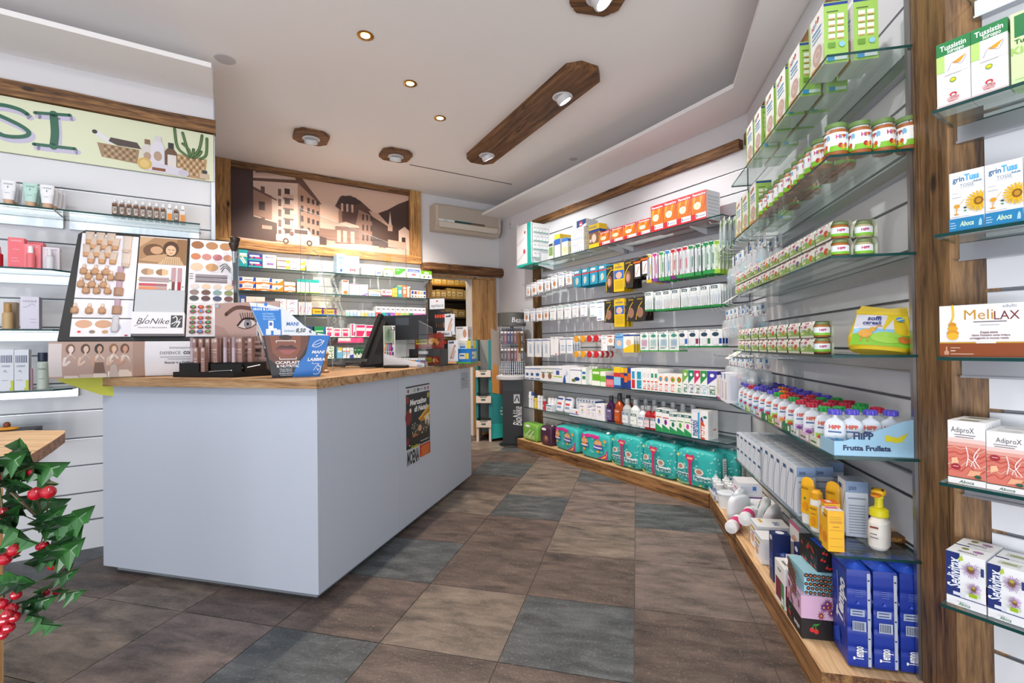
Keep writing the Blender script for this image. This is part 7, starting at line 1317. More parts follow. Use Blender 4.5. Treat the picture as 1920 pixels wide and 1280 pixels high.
b.art(HS, [('p',[(.19,.0),(.045,.88),(.40,.80),(.41,0)],'#1f7cd0'),('t','MANI & LABBRA',.225,.80,.075,'#f4f6fa',{'w':.30}),('t','NUTRIRE',.245,.66,.05,'#9cc8f0',{'w':.13}),('t','RIPARARE',.255,.58,.05,'#9cc8f0',{'w':.14}),('t','PROTEGGERE',.262,.50,.05,'#9cc8f0',{'w':.15}),('r',.22,.02,.28,.2,'#e8ecf2'),('r',.25,.15,.31,.45,'#f0f2f6'),('r',.31,.02,.35,.22,'#e8ecf2'),('r',.35,.02,.395,.18,'#e8ecf2'),('r',.262,.3,.295,.4,'#2a5ab0'),('e',.22,.95,.02,.06,'#1f7cd0'),('t','MANI',.54,.36,.11,'#1f6fb8',{'w':.15,'it':.1}),('t','CICAPLAST',.50,.14,.05,'#5a9ad0',{'w':.13}),('t','8,50',.64,.16,.12,'#2a2a30',{'w':.12,'it':.3}),('t','€',.76,.12,.09,'#2a2a30'),('t','€',.84,.05,.07,'#2a2a30')], de=.00008)
b.build('header_card', r)
b = MB(); b.prismX([(0,.212),(.0,.378),(.05,.378),(.13,.23),(.13,.212)], -.098, -.095, '#c8d0dc'); o = b.build('side_flank', r); o.location = (.03,0,0)
b = MB(); b.add([(0,0,0),(-.10,0,.378),(-.10,.045,.372),(0,.10,0)],[(0,1,2,3),(3,2,1,0)],'#d8dde6'); b.build('side_wing', r)
tag(r, 'blue lip and hand care cardboard display with price 8,50 on the counter corner', 'display stand')
# wooden turned candlestick behind
o = MB().lathe([(.03,0),(.034,.01),(.022,.02),(.018,.05),(.024,.07),(.02,.09),(.028,.105),(.03,.115),(.012,.13)], '#a98660', seg=18).build('wooden_figure'); put(o, CT, -.325, .50, WT); tag(o, 'small turned light wood figure half hidden behind the blue display', 'wood figure')
# cables and phones
for i, (x, y) in enumerate(((-.62,1.05),(-.70,1.15),(-.60,1.22),(-.66,1.32))):
    b = MB(); rr2 = random.Random(i); pts = []
    for k in range(40):
        a = k*.55; pts.append((x+.07*math.cos(a)+.002*k*(i%2), y+.04*math.sin(a), WT+.008+.0007*k))
    b.tube(pts, .0035, '#17171a' if i % 2 else '#5f5f63', 5); tag(put(b.build('coiled_cable'), CT, 0, 0, 0), f'{"black" if i % 2 else "grey"} coiled cable lying on the counter, {nth(i)} from the front', 'cable')
r = empty('card_terminal'); put(r, CT, -.50, 1.16, WT, 25)
b = MB(); b.prismY([(0,0),(.17,0),(.20,.05),(.185,.062),(.012,.022)], 0, .085, '#1c1d20'); b.build('housing', r)
b = MB(); b.add([(.03,.008,.0275),(.15,.008,.0552),(.15,.077,.0552),(.03,.077,.0275)], [(0,1,2,3)], 'screen_on'); b.add([(.014,.008,.0238),(.028,.008,.0272),(.028,.03,.0272),(.014,.03,.0238)],[(0,1,2,3)],'#e83a2a'); b.add([(.014,.05,.0238),(.028,.05,.0272),(.028,.075,.0272),(.014,.075,.0238)],[(0,1,2,3)],'#2ab04a'); b.build('screen', r)
tag(r, 'black card payment terminal with lit blue screen on the counter', 'payment terminal')
o = MB().pill(.16,.08,.022,'#18181b',4,6).build('hand_scanner_base'); put(o, CT, -.32, 1.25, WT, 20); tag(o, 'flat black device lying between terminal and cardboard stand', 'device')
o = MB().pill(.19,.07,.022,'#1c1c1f',4,6).build('optical_reader'); put(o, CT, -.165, 1.085, WT, 8); tag(o, 'low black reader lying before the white cardboard stand', 'device')
# monitor seen obliquely
r = empty('cash_monitor'); put(r, CT, -.38, 1.24, WT, 0)
b = MB(); b.prismX([(-.29,.07),(-.25,.07),(-.02,.38),(-.055,.395)], .02, .05, '#121316'); b.add([(.0195,-.29,.07),(.0195,-.055,.395),(.0195,-.02,.38),(.0195,-.25,.07)],[(0,1,2,3)],'#dfe3e8'); b.build('screen_edge', r)
b = MB(); b.prismX([(-.28,.03),(.08,.03),(.05,.25),(-.06,.34)], .051, .09, '#0f1012'); b.build('stand_body', r)
b = MB(); b.box(.02,.08,-.09,.09,0,.03,'#141518'); b.build('foot', r)
b = MB(); b.box(-.002,.36,.05,.062,.2,.385,'#33363c'); b.art(front(.362,.185,.05,-.002,.2), [('r',.02,.05,.98,.95,'#2b2e34'),('r',.3,.6,.6,.9,'#4a5058')]); b.build('customer_display', r)
tag(r, 'black cash register screen turned away beside the card terminal', 'monitor')
b = MB(); b.prismX([(0,0),(.06,0),(.03,.42),(.0,.42)], 0, .05, '#141518'); b.box(-.01,.07,.0,.03,.30,.44,'#15161a'); tag(put(b.build('scanner_stand'), CT, -.20, 1.78, WT), 'tall black barcode scanner stand before the black sock pack tower', 'scanner')
# white cardboard glue stick stand
r = empty('cardboard_stand'); put(r, CT, -.285, 1.125, WT, 14.6)
b = MB(); b.prismY([(0,0),(.30,0),(.30,.028),(.12,.062),(.0,.105)], 0, .004, '#e9eaef'); b.prismY([(0,0),(.30,0),(.30,.028),(.12,.062),(.0,.105)], .11, .114, '#e2e3e8'); b.box(0,.30,0,.114,0,.004,'#e4e5ea'); b.box(.296,.30,0,.114,0,.028,'#e9eaef'); b.art(front(.06,.02,0,.23,.004), [('t','labello',.5,.5,.5,'#4a6ab0')]); b.build('tray', r)
b = MB(); b.box(0,.085,.004,.008,.08,.302,'#d8dcd8'); b.art(front(.085,.22,.004,0,.082), [('r',.08,.38,.92,.98,'#8fa08a'),('e',.45,.68,.28,.2,'#6a8468'),('e',.45,.75,.1,.16,'#4f6650')]+[('s',[(.15+.18*i,.18),(.25+.14*i,.42)],.05,c) for i, c in enumerate(('#e8942a','#2a9ad0','#d02a7a','#5a2a8a'))]+[('e',.15+.2*i,.24,.08,.06,c) for i, c in enumerate(('#e8942a','#2a9ad0','#d02a7a','#5a2a8a'))]+[('r',.06+.22*i,.03,.22+.22*i,.14,c) for i, c in enumerate(('#d8702a','#2a7ab0','#c02a6a','#4a2a7a'))]+[('r',.7,.82,1,1,'#e8e6e2'),('t','L2',.84,.9,.11,'#1a1a1c',{'b':2})]); b.build('header_card', r)
tag(r, 'white cardboard counter stand with colour splashes and coloured sticks', 'display stand')
ST = {}
for i in range(12):
    c = ('#e8862a','#e8862a','#4a6a9a','#e8762a','#e8902a','#e8902a','#e8902a','#e8902a','#2a9ad8','#2a9ad8','#8a1a5a','#6a3a9a')[i]
    nme = {'#e8862a':'orange','#4a6a9a':'slate blue','#e8762a':'deep orange','#e8902a':'light orange','#2a9ad8':'blue','#8a1a5a':'plum','#6a3a9a':'violet'}[c]
    if c not in ST: ST[c] = MB().lathe([(.008,0),(.008,.045),(.0085,.046,'#eceef0'),(.0085,.062)], c, seg=12).build('lip_balm_stick')
    use(ST[c], Fr(CT.p(-.285,1.125)[:2], 0), .095+.0175*i, .035, WT+.0045, f'{nme} lip balm stick in the white stand, {nth(i)} from the left', 'lip balm')
# mango snack boxes
mg = [('r',0,.1,1,.9,'#8a2a1c'),('r',.04,.3,.42,.8,'#c8b83a'),('t','MANGO',.23,.62,.25,'#3a4a1a',{'w':.34}),('r',.05,.4,.4,.48,'#3a4a1a'),('e',.6,.5,.13,.22,'#d8a860'),('e',.75,.45,.1,.2,'#b8783a'),('e',.68,.3,.06,.1,'#4a2418'),('e',.85,.6,.06,.12,'#5a2a1c')]
cart(CT, -.16, 1.55, WT, .14, .10, .075, 'red and brown dried fruit box on the counter before the sock tower', '#7a2418', F=mg, R=mg)
r = empty('snack_dispenser'); put(r, CT, -.20, 1.36, WT)
b = MB(); b.box(0,.26,.0,.14,.0,.006,'#2a2a2e'); b.box(.0,.26,0,.006,.075,.13,'#26272b'); b.art(front(.26,.055,0,0,.075), [('r',.3,.3,.6,.7,'#c8c8cc')]); b.box(0,.006,0,.14,0,.13,'#1f2024'); b.box(.254,.26,0,.14,0,.13,'#1f2024'); b.build('rack', r)
b = MB(); b.box(.01,.25,.08,.09,.13,.25,'#7a2a20'); b.art(front(.24,.12,.08,.01,.13), mg); b.build('printed_sign', r)
tag(r, 'dark snack dispenser with red mango sign on the counter', 'dispenser')
# clear screens
def screen(fr, pts, x, name, label):
    r = empty(name); b = MB(); b.prismX(pts, x-.002, x+.002, 'acrylic'); b.build('clear_sheet', r)
    b = MB(); b.tube([(x, p[0], p[1]) for p in pts], .0022, '#c3cbce', 5); b.build('polished_edge', r)
    put(r, fr, 0, 0, 0); return tag(r, label, 'clear screen')
screen(CT, [(.40,WT+.001),(.40,2.03),(1.72,2.045),(1.72,WT+.001),(.70,WT+.001),(.60,1.70),(.57,1.79),(.51,1.81),(.47,1.78),(.44,1.60),(.43,WT+.001)], -.402, 'protective_screen', 'tall clear plastic screen standing along the counter')
screen(Fr(CT.p(-.10,1.10)[:2], CT.ang), [(0,WT+.001),(.30,WT+.001),(.24,1.36),(.02,1.40)], .10, 'clear_divider', 'small tilted clear plastic sheet over the lip balm stand')
# sock pack tower
r = empty('sock_tower'); put(r, CT, -.16, 1.62, WT)
MB().box(0,.075,0,.09,0,.54,'#0f0f12').build('tower_body', r)
b = MB(); b.box(0,.15,-.004,0,.44,.54,'#141417'); b.art(front(.15,.1,-.004,0,.44), [('r',.12,.1,.98,.95,'#dfe1e6'),('t','epitact',.56,.4,.24,'#2a2a30',{'w':.7,'b':0}),('e',.55,.75,.06,.06,'#c8283a')]); b.build('header_sign', r)
b = MB()
for z in (.42,.22): b.box(.075,.20,.02,.03,z,z+.012,'steel_dark')
b.build('hook_bar', r)
b = MB(); b.box(.075,.22,-.02,.1,-.0,.006,'#0f0f12'); b.build('foot_plate', r)
tag(r, 'black sock pack tower with white header sign at the far counter end', 'display stand')
ep = pack('sock_pack', .05, .15, '#1b1a1d', [('r',.1,.5,.9,.7,'#2a2a2e'),('r',.1,.75,.9,.92,'#d84a2a'),('e',.5,.35,.2,.16,'#8a5a44')])
ew = pack('sock_pack', .085, .165, '#d9dce2', [('r',.1,.85,.6,.92,'#4a5060'),('s',[(.3,.15),(.5,.5),(.7,.75)],.1,'#c8a08a'),('s',[(.5,.12),(.7,.5)],.06,'#c8a08a')])
for r_, z in enumerate((.415,.205)):
    for i in range(4): use(ep, CT, -.07+.022*i, 1.60-.006*i, WT+z, f'black sock pack on the tower, {("upper","lower")[r_]} bar, {nth(i)} from the left', 'sock pack', 'black sock packs')
    use(ew, CT, .045+.025*r_, 1.58, WT+z-.01, f'white sock pack with foot photo on the tower, {("upper","lower")[r_]} bar', 'sock pack')
cart(CT, -.055, 1.555, WT+.225, .12, .03, .045, 'small white price carton clipped on the sock tower', '#d4d8de', F=[('t','epitact',.6,.5,.4,'#3a3a40'),('r',.05,.2,.3,.8,'#a84a4a')])
cart(CT, -.01, 1.86, WT, .13, .16, .125, 'bright blue carton with green foot at the counter far end', '#1f7ad0', F=[('r',0,0,1,.1,'#4aa83a'),('r',.2,.3,.6,.7,'#e8eef4'),('r',.6,.3,.85,.7,'#e8d83a'),('r',.25,.5,.55,.6,'#2a6ab0')], R=[('r',0,0,1,.1,'#4aa83a'),('r',.15,.3,.6,.8,'#e8eef4'),('r',.62,.3,.9,.8,'#e8d83a'),('r',.2,.5,.5,.6,'#2a6ab0')])
cart(CT, -.0, 1.87, WT+.1255, .115, .14, .07, 'white and yellow plaster carton lying on the blue carton', '#e6e9ee', F=[('r',.1,.3,.6,.7,'#c8d0dc'),('r',.7,0,1,1,'#e8d83a'),('r',.15,.1,.6,.3,'#2a8ad0')], R=[('r',.5,0,1,1,'#e8d83a'),('r',.1,.1,.5,.3,'#2a8ad0')])
cart(CT, -.03, 1.90, WT+.196, .11, .11, .12, 'white carton with hand photo on top of the carton stack', '#e4e6ea', F=[('e',.75,.5,.15,.3,'#c8907a'),('r',.1,.85,.6,.92,'#6a7080')], R=[('e',.3,.5,.2,.35,'#c8907a'),('r',.55,.2,.9,.8,'#c8ccd4'),('r',0,0,.6,.12,'#4aa05a')])
# ================================================================ cosmetics wall on the left
bw_, bh_ = 1.10, .318
b = MB(); b.box(-bw_-2.2, -.002, -.016, -.004, 2.372, 2.695, '#dfe4c4')
S = front(bw_, bh_, -.016, -bw_-.002, 2.375)
def arc(cu, cv, ru, rv, a0, a1, n=10): return [(cu+ru*math.cos(math.radians(a0+(a1-a0)*i/n)), cv+rv*math.sin(math.radians(a0+(a1-a0)*i/n))) for i in range(n+1)]
Spts = [(.155,.745),(.13,.80),(.09,.83),(.05,.83),(.015,.79),(.005,.73),(.03,.66),(.08,.59),(.13,.51),(.16,.42),(.15,.34),(.11,.29),(.07,.28),(.045,.31),(.04,.35)]
Ipts = [[(.185,.80),(.325,.87)],[(.258,.84),(.264,.5),(.258,.22)],[(.18,.21),(.345,.24)]]
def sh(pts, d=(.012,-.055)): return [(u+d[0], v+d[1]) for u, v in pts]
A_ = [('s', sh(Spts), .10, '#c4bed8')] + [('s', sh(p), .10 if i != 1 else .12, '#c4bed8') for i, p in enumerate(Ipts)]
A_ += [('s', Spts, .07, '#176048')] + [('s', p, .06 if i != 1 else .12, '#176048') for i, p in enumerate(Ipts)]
# still life
A_ += [('p',[(.81,.02),(.955,.0),(.965,.45),(.80,.47)],'#b8946a'),('p',[(.44,.44),(.63,.42),(.62,.13),(.46,.17)],'#a08260'),('p',[(.42,.62),(.445,.66),(.53,.47),(.49,.45)],'#e4e2ea'),('e',.43,.64,.012,.04,'#2a2a30'),('p',[(.49,.5),(.5,.58),(.62,.56),(.64,.44),(.53,.44)],'#4a3a34')]
for i in range(9):
    for j in range(4): A_.append(('r',.47+.0165*i,.17+.065*j,.481+.0165*i,.215+.065*j,'#7a5c3e' if (i+j)%2 else '#c0a27a'))
for i in range(9):
    for j in range(5): A_.append(('r',.815+.0155*i,.06+.078*j,.825+.0155*i,.11+.078*j,'#8a6440' if (i+j)%2 else '#d8bc90'))
for pts in ([(.80,.98),(.815,.6),(.87,.44)],[(.84,.93),(.86,.65),(.88,.44)],[(.94,.95),(.925,.65),(.89,.44)],[(.965,.9),(.96,.55),(.93,.44)],[(.84,.7),(.87,.6),(.88,.44)],[(.895,.62),(.892,.5),(.885,.44)],[(.935,.6),(.92,.5),(.90,.44)]):
    A_.append(('s',pts,.05,'#3a5a2c')); A_.append(('s',pts,.015,'#6a8a4a'))
A_ += [('p',[(.64,.15),(.695,.15),(.695,.5),(.675,.56),(.66,.56),(.64,.48)],'#dcd4d0'),('r',.655,.56,.68,.66,'#8a6248'),('p',[(.685,.13),(.75,.13),(.75,.55),(.735,.66),(.70,.66),(.685,.55)],'#e0dce6'),('r',.702,.66,.735,.76,'#d8d2da'),('p',[(.752,.1),(.81,.1),(.81,.48),(.795,.55),(.765,.55),(.752,.48)],'#6a4a30'),('r',.768,.55,.795,.67,'#2a2a2e'),('r',.765,.12,.808,.42,'#e4dcd8'),('e',.718,.35,.02,.1,'#b89a84'),('e',.668,.32,.018,.08,'#b89a84'),
  ('p',[(.66,.03),(.86,.0),(.87,.1),(.83,.17),(.68,.22)],'#d8d4e0'),('e',.845,.08,.028,.07,'#c8c4d0'),('e',.655,.16,.035,.12,'#d8b060'),('e',.655,.16,.022,.08,'#e4c47a'),('r',.69,.05,.755,.11,'#8a4a2c'),('r',.925,.02,.975,.13,'#c8b49c'),('r',.94,.13,.965,.2,'#2c3038')]
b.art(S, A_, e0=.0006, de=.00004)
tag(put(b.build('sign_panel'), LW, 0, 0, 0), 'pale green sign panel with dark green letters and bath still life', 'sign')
def lw(proto, x, y, z, label, cat, grp=None, rz=0): return use(proto, LW, x, y, z, label, cat, grp, rz=rz)
def tube_(name, col, cap, w=.032, h=.135, lett='#4a7a70'):
    b = MB(); b.loft([(0,w*.62,.017,cap),(.028,w*.62,.017),(.029,w*.72,.018,col),(h*.6,w*.9,.014),(h,w,.003)], cap, seg=18, sup=2.4)
    b.art(Surf(lambda u,v,e=0:(-w*.7+u*w*1.4, -(.0185-.0145*max(0,(v*.9)))-e-.002, .035+v*(h-.04)), w*1.4, h-.04), [('t','CAUDALIE',.5,.85,.09,lett,{'w':.8,'b':0}),('r',.46,.6,.54,.72,lett),('r',.25,.3,.7,.33,'#9ab8b0')]); return b.build(name)
mt, wt = tube_('squeeze_tube', '#b8dcd0', '#cfa98a'), tube_('squeeze_tube', '#eeeef4', '#cfa98a')
for i in range(3): lw(mt, -.868+.0*i, -.235+.05*i, 2.0165, f'mint green squeeze tube on the top cosmetics shelf, {nth(i)} from the edge', 'squeeze tube', 'mint squeeze tubes')
for i in range(4): lw(wt, -.798+.008*i, -.24+.045*i, 2.0165, f'white squeeze tube right of the mint one, {nth(i)} from the edge', 'squeeze tube', 'right white squeeze tubes')
for i in range(3): lw(wt, -.955, -.235+.05*i, 2.0165, f'white squeeze tube at the left picture edge, {nth(i)} from the shelf edge', 'squeeze tube', 'left white squeeze tubes')
pf = empty('perfume_miniature'); b = MB(); b.box(-.0125,.0125,-.0125,.0125,0,.075,'perfume'); b.art(front(.025,.06,-.0125,-.0125,.006), [('r',.1,.05,.9,.98,'#2a1a14'),('t','MISTER',.5,.5,.3,'#d8d0c4',{'rot':90,'w':.7})]); b.build('glass_vial', pf); MB().lathe([(.007,.075),(.007,.082),(.0085,.084,'#e6e8ea'),(.0085,.104)], 'chrome', seg=12).build('cap', pf)
pf2 = empty('perfume_miniature'); b = MB(); b.box(-.0125,.0125,-.0125,.0125,0,.075,'bottle_clear'); b.box(-.011,.011,-.0128,.011,.004,.05,'#d8861c'); b.build('glass_vial', pf2); MB().lathe([(.007,.075),(.007,.082),(.0095,.084,'#f0f0f2'),(.0095,.108)], 'chrome', seg=12).build('cap', pf2)
for i in range(11): lw(pf2 if i in (8, 10) else pf, -.503+.0333*i, -.235, 2.0165, f'miniature perfume bottle with {"amber juice and pale cap" if i in (8,10) else "dark label"}, {nth(i)} of eleven from the left', 'perfume bottle', None if i in (8,10) else 'dark labelled perfume miniatures')
for i in range(11): lw(pf, -.503+.0333*i, -.19, 2.0165, f'miniature perfume bottle in the second row, {nth(i)} of eleven from the left', 'perfume bottle', 'second row perfume miniatures')
lt = lambda c: [('t','CAUDALIE',.5,.9,.06,c,{'w':.7,'b':0}),('r',.3,.6,.7,.61,c),('r',.2,.3,.6,.31,c),('r',.2,.2,.7,.21,c)]
cart(LW, -.952, -.26, 1.6765, .064, .06, .162, 'tall coral pink skin care carton on the third shelf', '#ee6f78', F=lt('#f8d8dc')); cart(LW, -.885, -.20, 1.6765, .06, .06, .155, 'tall coral pink skin care carton standing behind', '#ee6f78', F=lt('#f8d8dc'))
cart(LW, -.888, -.26, 1.6765, .066, .05, .132, 'shorter coral pink skin care carton with bottle before it', '#f08088', F=lt('#f8d8dc')); cart(LW, -.82, -.24, 1.6765, .072, .05, .125, 'white skin care carton right of the pink cartons', '#e8e2ea', F=lt('#a090b0'), R=lt('#a090b0'))
def pump(name, col, cap, h=.12, r_=.017):
    e = empty(name); MB().lathe([(r_,0),(r_*1.03,.004),(r_*1.03,h*.6),(r_*.7,h*.66)], col, seg=18).build('bottle_body', e); MB().lathe([(r_*.62,h*.66),(r_*.7,h*.7),(r_*.6,h*.98),(r_*.3,h)], cap, seg=16).build('pump_cap', e); return e
lw(pump('serum_bottle','#ee7a80','#f2eef0'), -.858, -.278+.0, 1.6765, 'pink serum bottle with white cap before the shorter pink carton', 'serum bottle'); lw(pump('serum_bottle','bottle_clear','#e4e0e8',.11), -.782, -.272, 1.6765, 'clear serum bottle with white cap before the white carton', 'serum bottle')
lw(pump('serum_bottle','#b8122c','#d8a0a8',.11,.022), -.995, -.25, 1.6765, 'deep red serum bottle cut by the left picture edge', 'serum bottle')
cart(LW, -.903, -.262, 1.3405, .074, .06, .178, 'pale lilac skin care carton standing alone on its shelf', '#d9d5e4', F=[('t','CAUDALIE',.5,.86,.06,'#5a5464',{'w':.75,'b':0}),('s',[(.15,.66),(.4,.7),(.6,.78),(.8,.72)],.012,'#8a84a0'),('r',.5,.3,.85,.31,'#8a84a0'),('r',.55,.2,.85,.21,'#8a84a0')], side='#8a8596')
lw(pump('serum_bottle','#c8a878','#b89058',.14,.022), -.955, -.25, 1.3405, 'golden serum bottle with gold cap near the left edge', 'serum bottle'); cart(LW, -.985, -.2, 1.3405, .05, .05, .15, 'beige brown carton behind the golden serum bottle', '#a08a70')
zb = [('r',.1+.12*k,.68,.16+.12*k,.86,'#2a3a6a') for k in range(7)]+[('t','CAUDALIE',.45,.6,.045,'#5a6a8a',{'w':.6,'b':0}),('s',[(.3,.46),(.4,.5),(.5,.44)],.01,'#8a94a0'),('r',.7,0,1,.06,'#c8d42a'),('r',.8,.06,1,.25,'#c8d42a'),('r',.15,.25,.6,.26,'#9aa0b0')]
cart(LW, -.985, -.262, 1.0055, .055, .05, .224, 'white carton with navy stripes and lime corner, left one', '#e6eaf2', F=zb); cart(LW, -.928, -.262, 1.0055, .057, .05, .222, 'white carton with navy stripes and lime corner, right one', '#e6eaf2', F=zb, side='#c9cfda')
o = MB().lathe([(.006,0),(.006,.11),(.004,.12)], '#b88a98', seg=10).build('lip_pencil'); lw(o, -.862, -.25, 1.0055, 'slim mauve stick between carton and clear bottle', 'stick')
lw(bottle('lotion_bottle', [(0,.022,.022),(.005,.0245,.0245),(.145,.0245,.0245),(.155,.018,.018)], [(.155,.0185,.0185),(.16,.0205,.0205),(.205,.0205,.0205)], '#c8d4c8', '#26304a', (cyl(.0248,.1,.03,150), [('t','CAUDALIE',.5,.85,.09,'#3a4a4a',{'w':.5,'b':0}),('r',.3,.3,.7,.32,'#6a7a74')]), sup=2), -.817, -.25, 1.0055, 'frosted pale green lotion bottle with dark cap on the low shelf', 'bottle')
for i in range(4): cart(LW, -1.185+.085*i, -.27, .6705, .082, .15, .12, f'black cosmetic gift carton low behind the round table, {nth(i)} from the left', '#17181c', F=[('t','CAUDALIE',.5,.82,.1,'#e8e8ea',{'w':.6,'b':0}),('r',0,.93,1,.96,'#e8e8ea')], T=[('r',.1,.1,.9,.9,'#2a2c32')])
b = MB(); b.pill(.10,.04,.02,'#e0982a',2.4,6); b.pill(.03,.03,.035,'#7a3a1c',2,5,c=(0,0,.012)); tag(put(b.build('ribbon_bow'), LW, -.96, -.25, .792), 'orange ribbon bow on the black gift cartons', 'ribbon bow')
# ================================================================ far floor displays
kb = (.0, 5.93)
r = empty('sock_display_kiosk', (kb[0], kb[1], 0))
MB().lathe([(.17,0),(.175,.006),(.165,.014),(.05,.02)], '#101214', seg=28).build('base_plate', r)
b = MB(); b.box(-.125,.125,-.02,.02,.015,.78,'#0b0b0d'); b.box(-.125,.125,-.025,.025,.66,.80,'#2a2a2d')
b.art(front(.25,.65,-.0201,-.125,.015), [('r',.55,.76,.85,.93,'#d8dade'),('s',[(.6,.8),(.72,.9),(.8,.8)],.02,'#0b0b0d'),('t','BioNike',.72,.52,.17,'#e8e8ec',{'rot':90,'w':.36,'it':.3,'b':0}),('t','SALUTE E BELLESSERE',.87,.55,.06,'#b8b8bc',{'rot':90,'w':.3,'b':0})]); b.build('column', r)
MB().lathe([(.19,.805),(.2,.81),(.2,.845),(.17,.86)], '#b9babd', seg=32).build('round_tray', r)
MB().lathe([(.165,1.455),(.175,1.46),(.175,1.615),(.168,1.62)], '#55534f', seg=32).art(cyl(.1752,.14,1.46,150,-60), [('t','Beauty',.55,.5,.42,'#e8e8ea',{'b':0,'it':.1}),('s',[(.4,.3),(.6,.2),(.8,.3)],.04,'#b8b8bc')]).build('header_drum', r)
b = MB()
for sx, sy, vx, vy in ((-.15,-.12,1,0),(.15,-.12,0,1),(-.15,-.12,0,1)):
    for k in range(13): b.tube([(sx+vx*.3*k/12, sy+vy*.26*k/12, .865),(sx+vx*.3*k/12, sy+vy*.26*k/12, 1.455)], .0018, 'chrome', 4)
    for k in range(19): b.tube([(sx, sy, .865+.59*k/18),(sx+vx*.3, sy+vy*.26, .865+.59*k/18)], .0016, 'chrome', 4)
b.box(-.02,.02,-.02,.02,.86,1.455,'#3a3a3d'); b.box(-.13,.13,.10,.104,.88,1.44,'#8a8a8e'); b.build('wire_basket', r)
tag(r, 'round black cosmetics kiosk with wire basket and grey drum header', 'display stand')
sk = {}
for i in range(14):
    c, nme = (('#4a4a52','grey'),('#7a4a54','mauve'),('#a8743c','tan'),('#2a3a7a','navy'),('#3a2a30','dark brown'),('#c8906a','beige'))[(0,1,3,0,1,1,4,4,0,1,4,1,5,0)[i]]
    if c not in sk: sk[c] = pack('cosmetic_blister', .035, .16, c, [('r',.1,.8,.9,.95,'#d8d4d6'),('r',.3,.2,.7,.6,'#8a8288')])
    use(sk[c], W0, -.12+.04*(i % 7), kb[1]-.128, 1.40 if i < 7 else 1.19, f'{nme} cosmetic blister in the wire basket, {("upper","lower")[i//7]} row, {nth(i%7)} from the left', 'cosmetic blister')
gs = pack('cosmetic_blister', .06, .27, '#a87634', [('r',.1,.9,.9,.98,'#e8e0d0'),('s',[(.3,.1),(.35,.8)],.04,'#c89a54'),('s',[(.6,.1),(.65,.8)],.04,'#8a5c24')])
for i in range(3): use(gs, Fr((kb[0],kb[1]),60), -.09+.07*i, -.155, 1.40, f'golden hair accessory pack on the right side of the kiosk, {nth(i)} from the front', 'accessory pack')
# teal cardboard floor display
TD = Fr((-.47, 6.15), -4)
r = empty('teal_floor_display'); put(r, TD, 0, 0, 0)
t = '#15787a'
b = MB(); b.box(0,.012,0,.34,.06,1.30,t); b.box(.19,.202,0,.34,.03,1.30,t); b.box(0,.2,.33,.34,.06,1.30,'#9b9b98'); b.box(.0,.03,-.002,0,.9,1.29,t); b.box(.165,.20,-.002,0,.9,1.29,t)
for z in (.30,.62): b.box(0,.03,-.002,0,z,z+.3,t); b.box(.165,.2,-.002,0,z,z+.3,t)
b.add([(.202,-.0,.22),(.50,.10,.22),(.50,.10,.55),(.35,.05,.58),(.202,0,.75)],[(0,1,2,3,4)],t); b.add([(.202,0,.03),(.50,.10,.06),(.50,.10,.22),(.202,0,.22)],[(0,1,2,3)],'#1c9a94'); b.build('cardboard_frame', r)
b = MB(); b.add([(.203,-.002,.75),(.35,.048,.58),(.50,.098,.55),(.50,.098,1.25),(.203,-.002,1.45)],[(0,1,2,3,4)],'#9a8f88'); b.add([(.21,-.003,.62),(.30,.03,.60),(.28,.02,.95),(.24,.008,1.0),(.215,-.002,.9)],[(0,1,2,3,4)],'#b87c34'); b.add([(.3,.028,.6),(.42,.068,.57),(.4,.06,.75),(.3,.026,.85)],[(0,1,2,3)],'#6a4434')
b.art(Surf(lambda u,v,e=0:(.202+.298*u,.1*u-e-.001,.22+v*.33),.31,.33), [('t','La salvietta',.6,.62,.05,'#e8f0ee',{'w':.4}),('t','igienizzante e',.58,.5,.05,'#e8f0ee',{'w':.45}),('t','I gel naturali',.6,.38,.05,'#ffffff',{'w':.45})]); b.build('printed_wing', r)
for z in (.24,.55,.88):
    b = MB(); b.box(.003,.198,-.03,-.025,z-.06,z+.03,'#d8c8bc'); b.box(.003,.198,-.03,.33,z-.06,z-.055,'#cfc0b4'); b.box(.003,.006,-.03,.33,z-.06,z+.03,'#d8c8bc'); b.box(.195,.198,-.03,.33,z-.06,z+.03,'#d8c8bc'); b.art(front(.19,.09,-.03,.003,z-.06), [('r',.35,.35,.65,.6,'#2a5a54'),('p',[(.2,1),(.8,1),(.7,.75),(.3,.75)],'#8a8580')]); b.build('shelf_tray', r)
for x in (.005,.165): MB().box(x,x+.03,-.02,.3,0,.18,'#c8bab0').build('leg', r)
tag(r, 'teal and beige cardboard floor stand with three trays beside the doorway', 'display stand')
for i in range(9):
    z = (.24,.55,.88)[i//3]; o = MB().pill(.045,.08,.05,'#e2dfdc',3,5).build('wipes_packet'); put(o, TD, .04+.055*(i%3), .05, z-.0545); tag(o, f'small white packet in the teal stand, {("lowest","middle","top")[i//3]} tray, {nth(i%3)} from the left', 'packet')
# ================================================================ foreground table and holly
r = empty('slab_table', (0, 0, 0))
zt = .93; top_ = [(-1.78,1.76),(-1.63,1.75),(-1.585,1.70),(-1.49,1.56),(-1.36,1.36),(-1.25,1.2),(-1.20,1.08),(-1.18,.95),(-1.6,.62),(-2.3,.8),(-2.5,1.3),(-2.1,1.62)]
b = MB(); b.prism(top_, zt-.035, zt, 'light_wood', 'old_wood'); b.build('slab_top', r)
for x, y in ((-1.25,1.11),(-2.2,1.1),(-1.8,1.5)):
    b = MB(); b.box(x-.035,x+.035,y-.035,y+.035,0,zt-.0352,'door_wood'); b.build('leg', r)
tag(r, 'live edge wooden slab table cut off at the left picture edge', 'table')
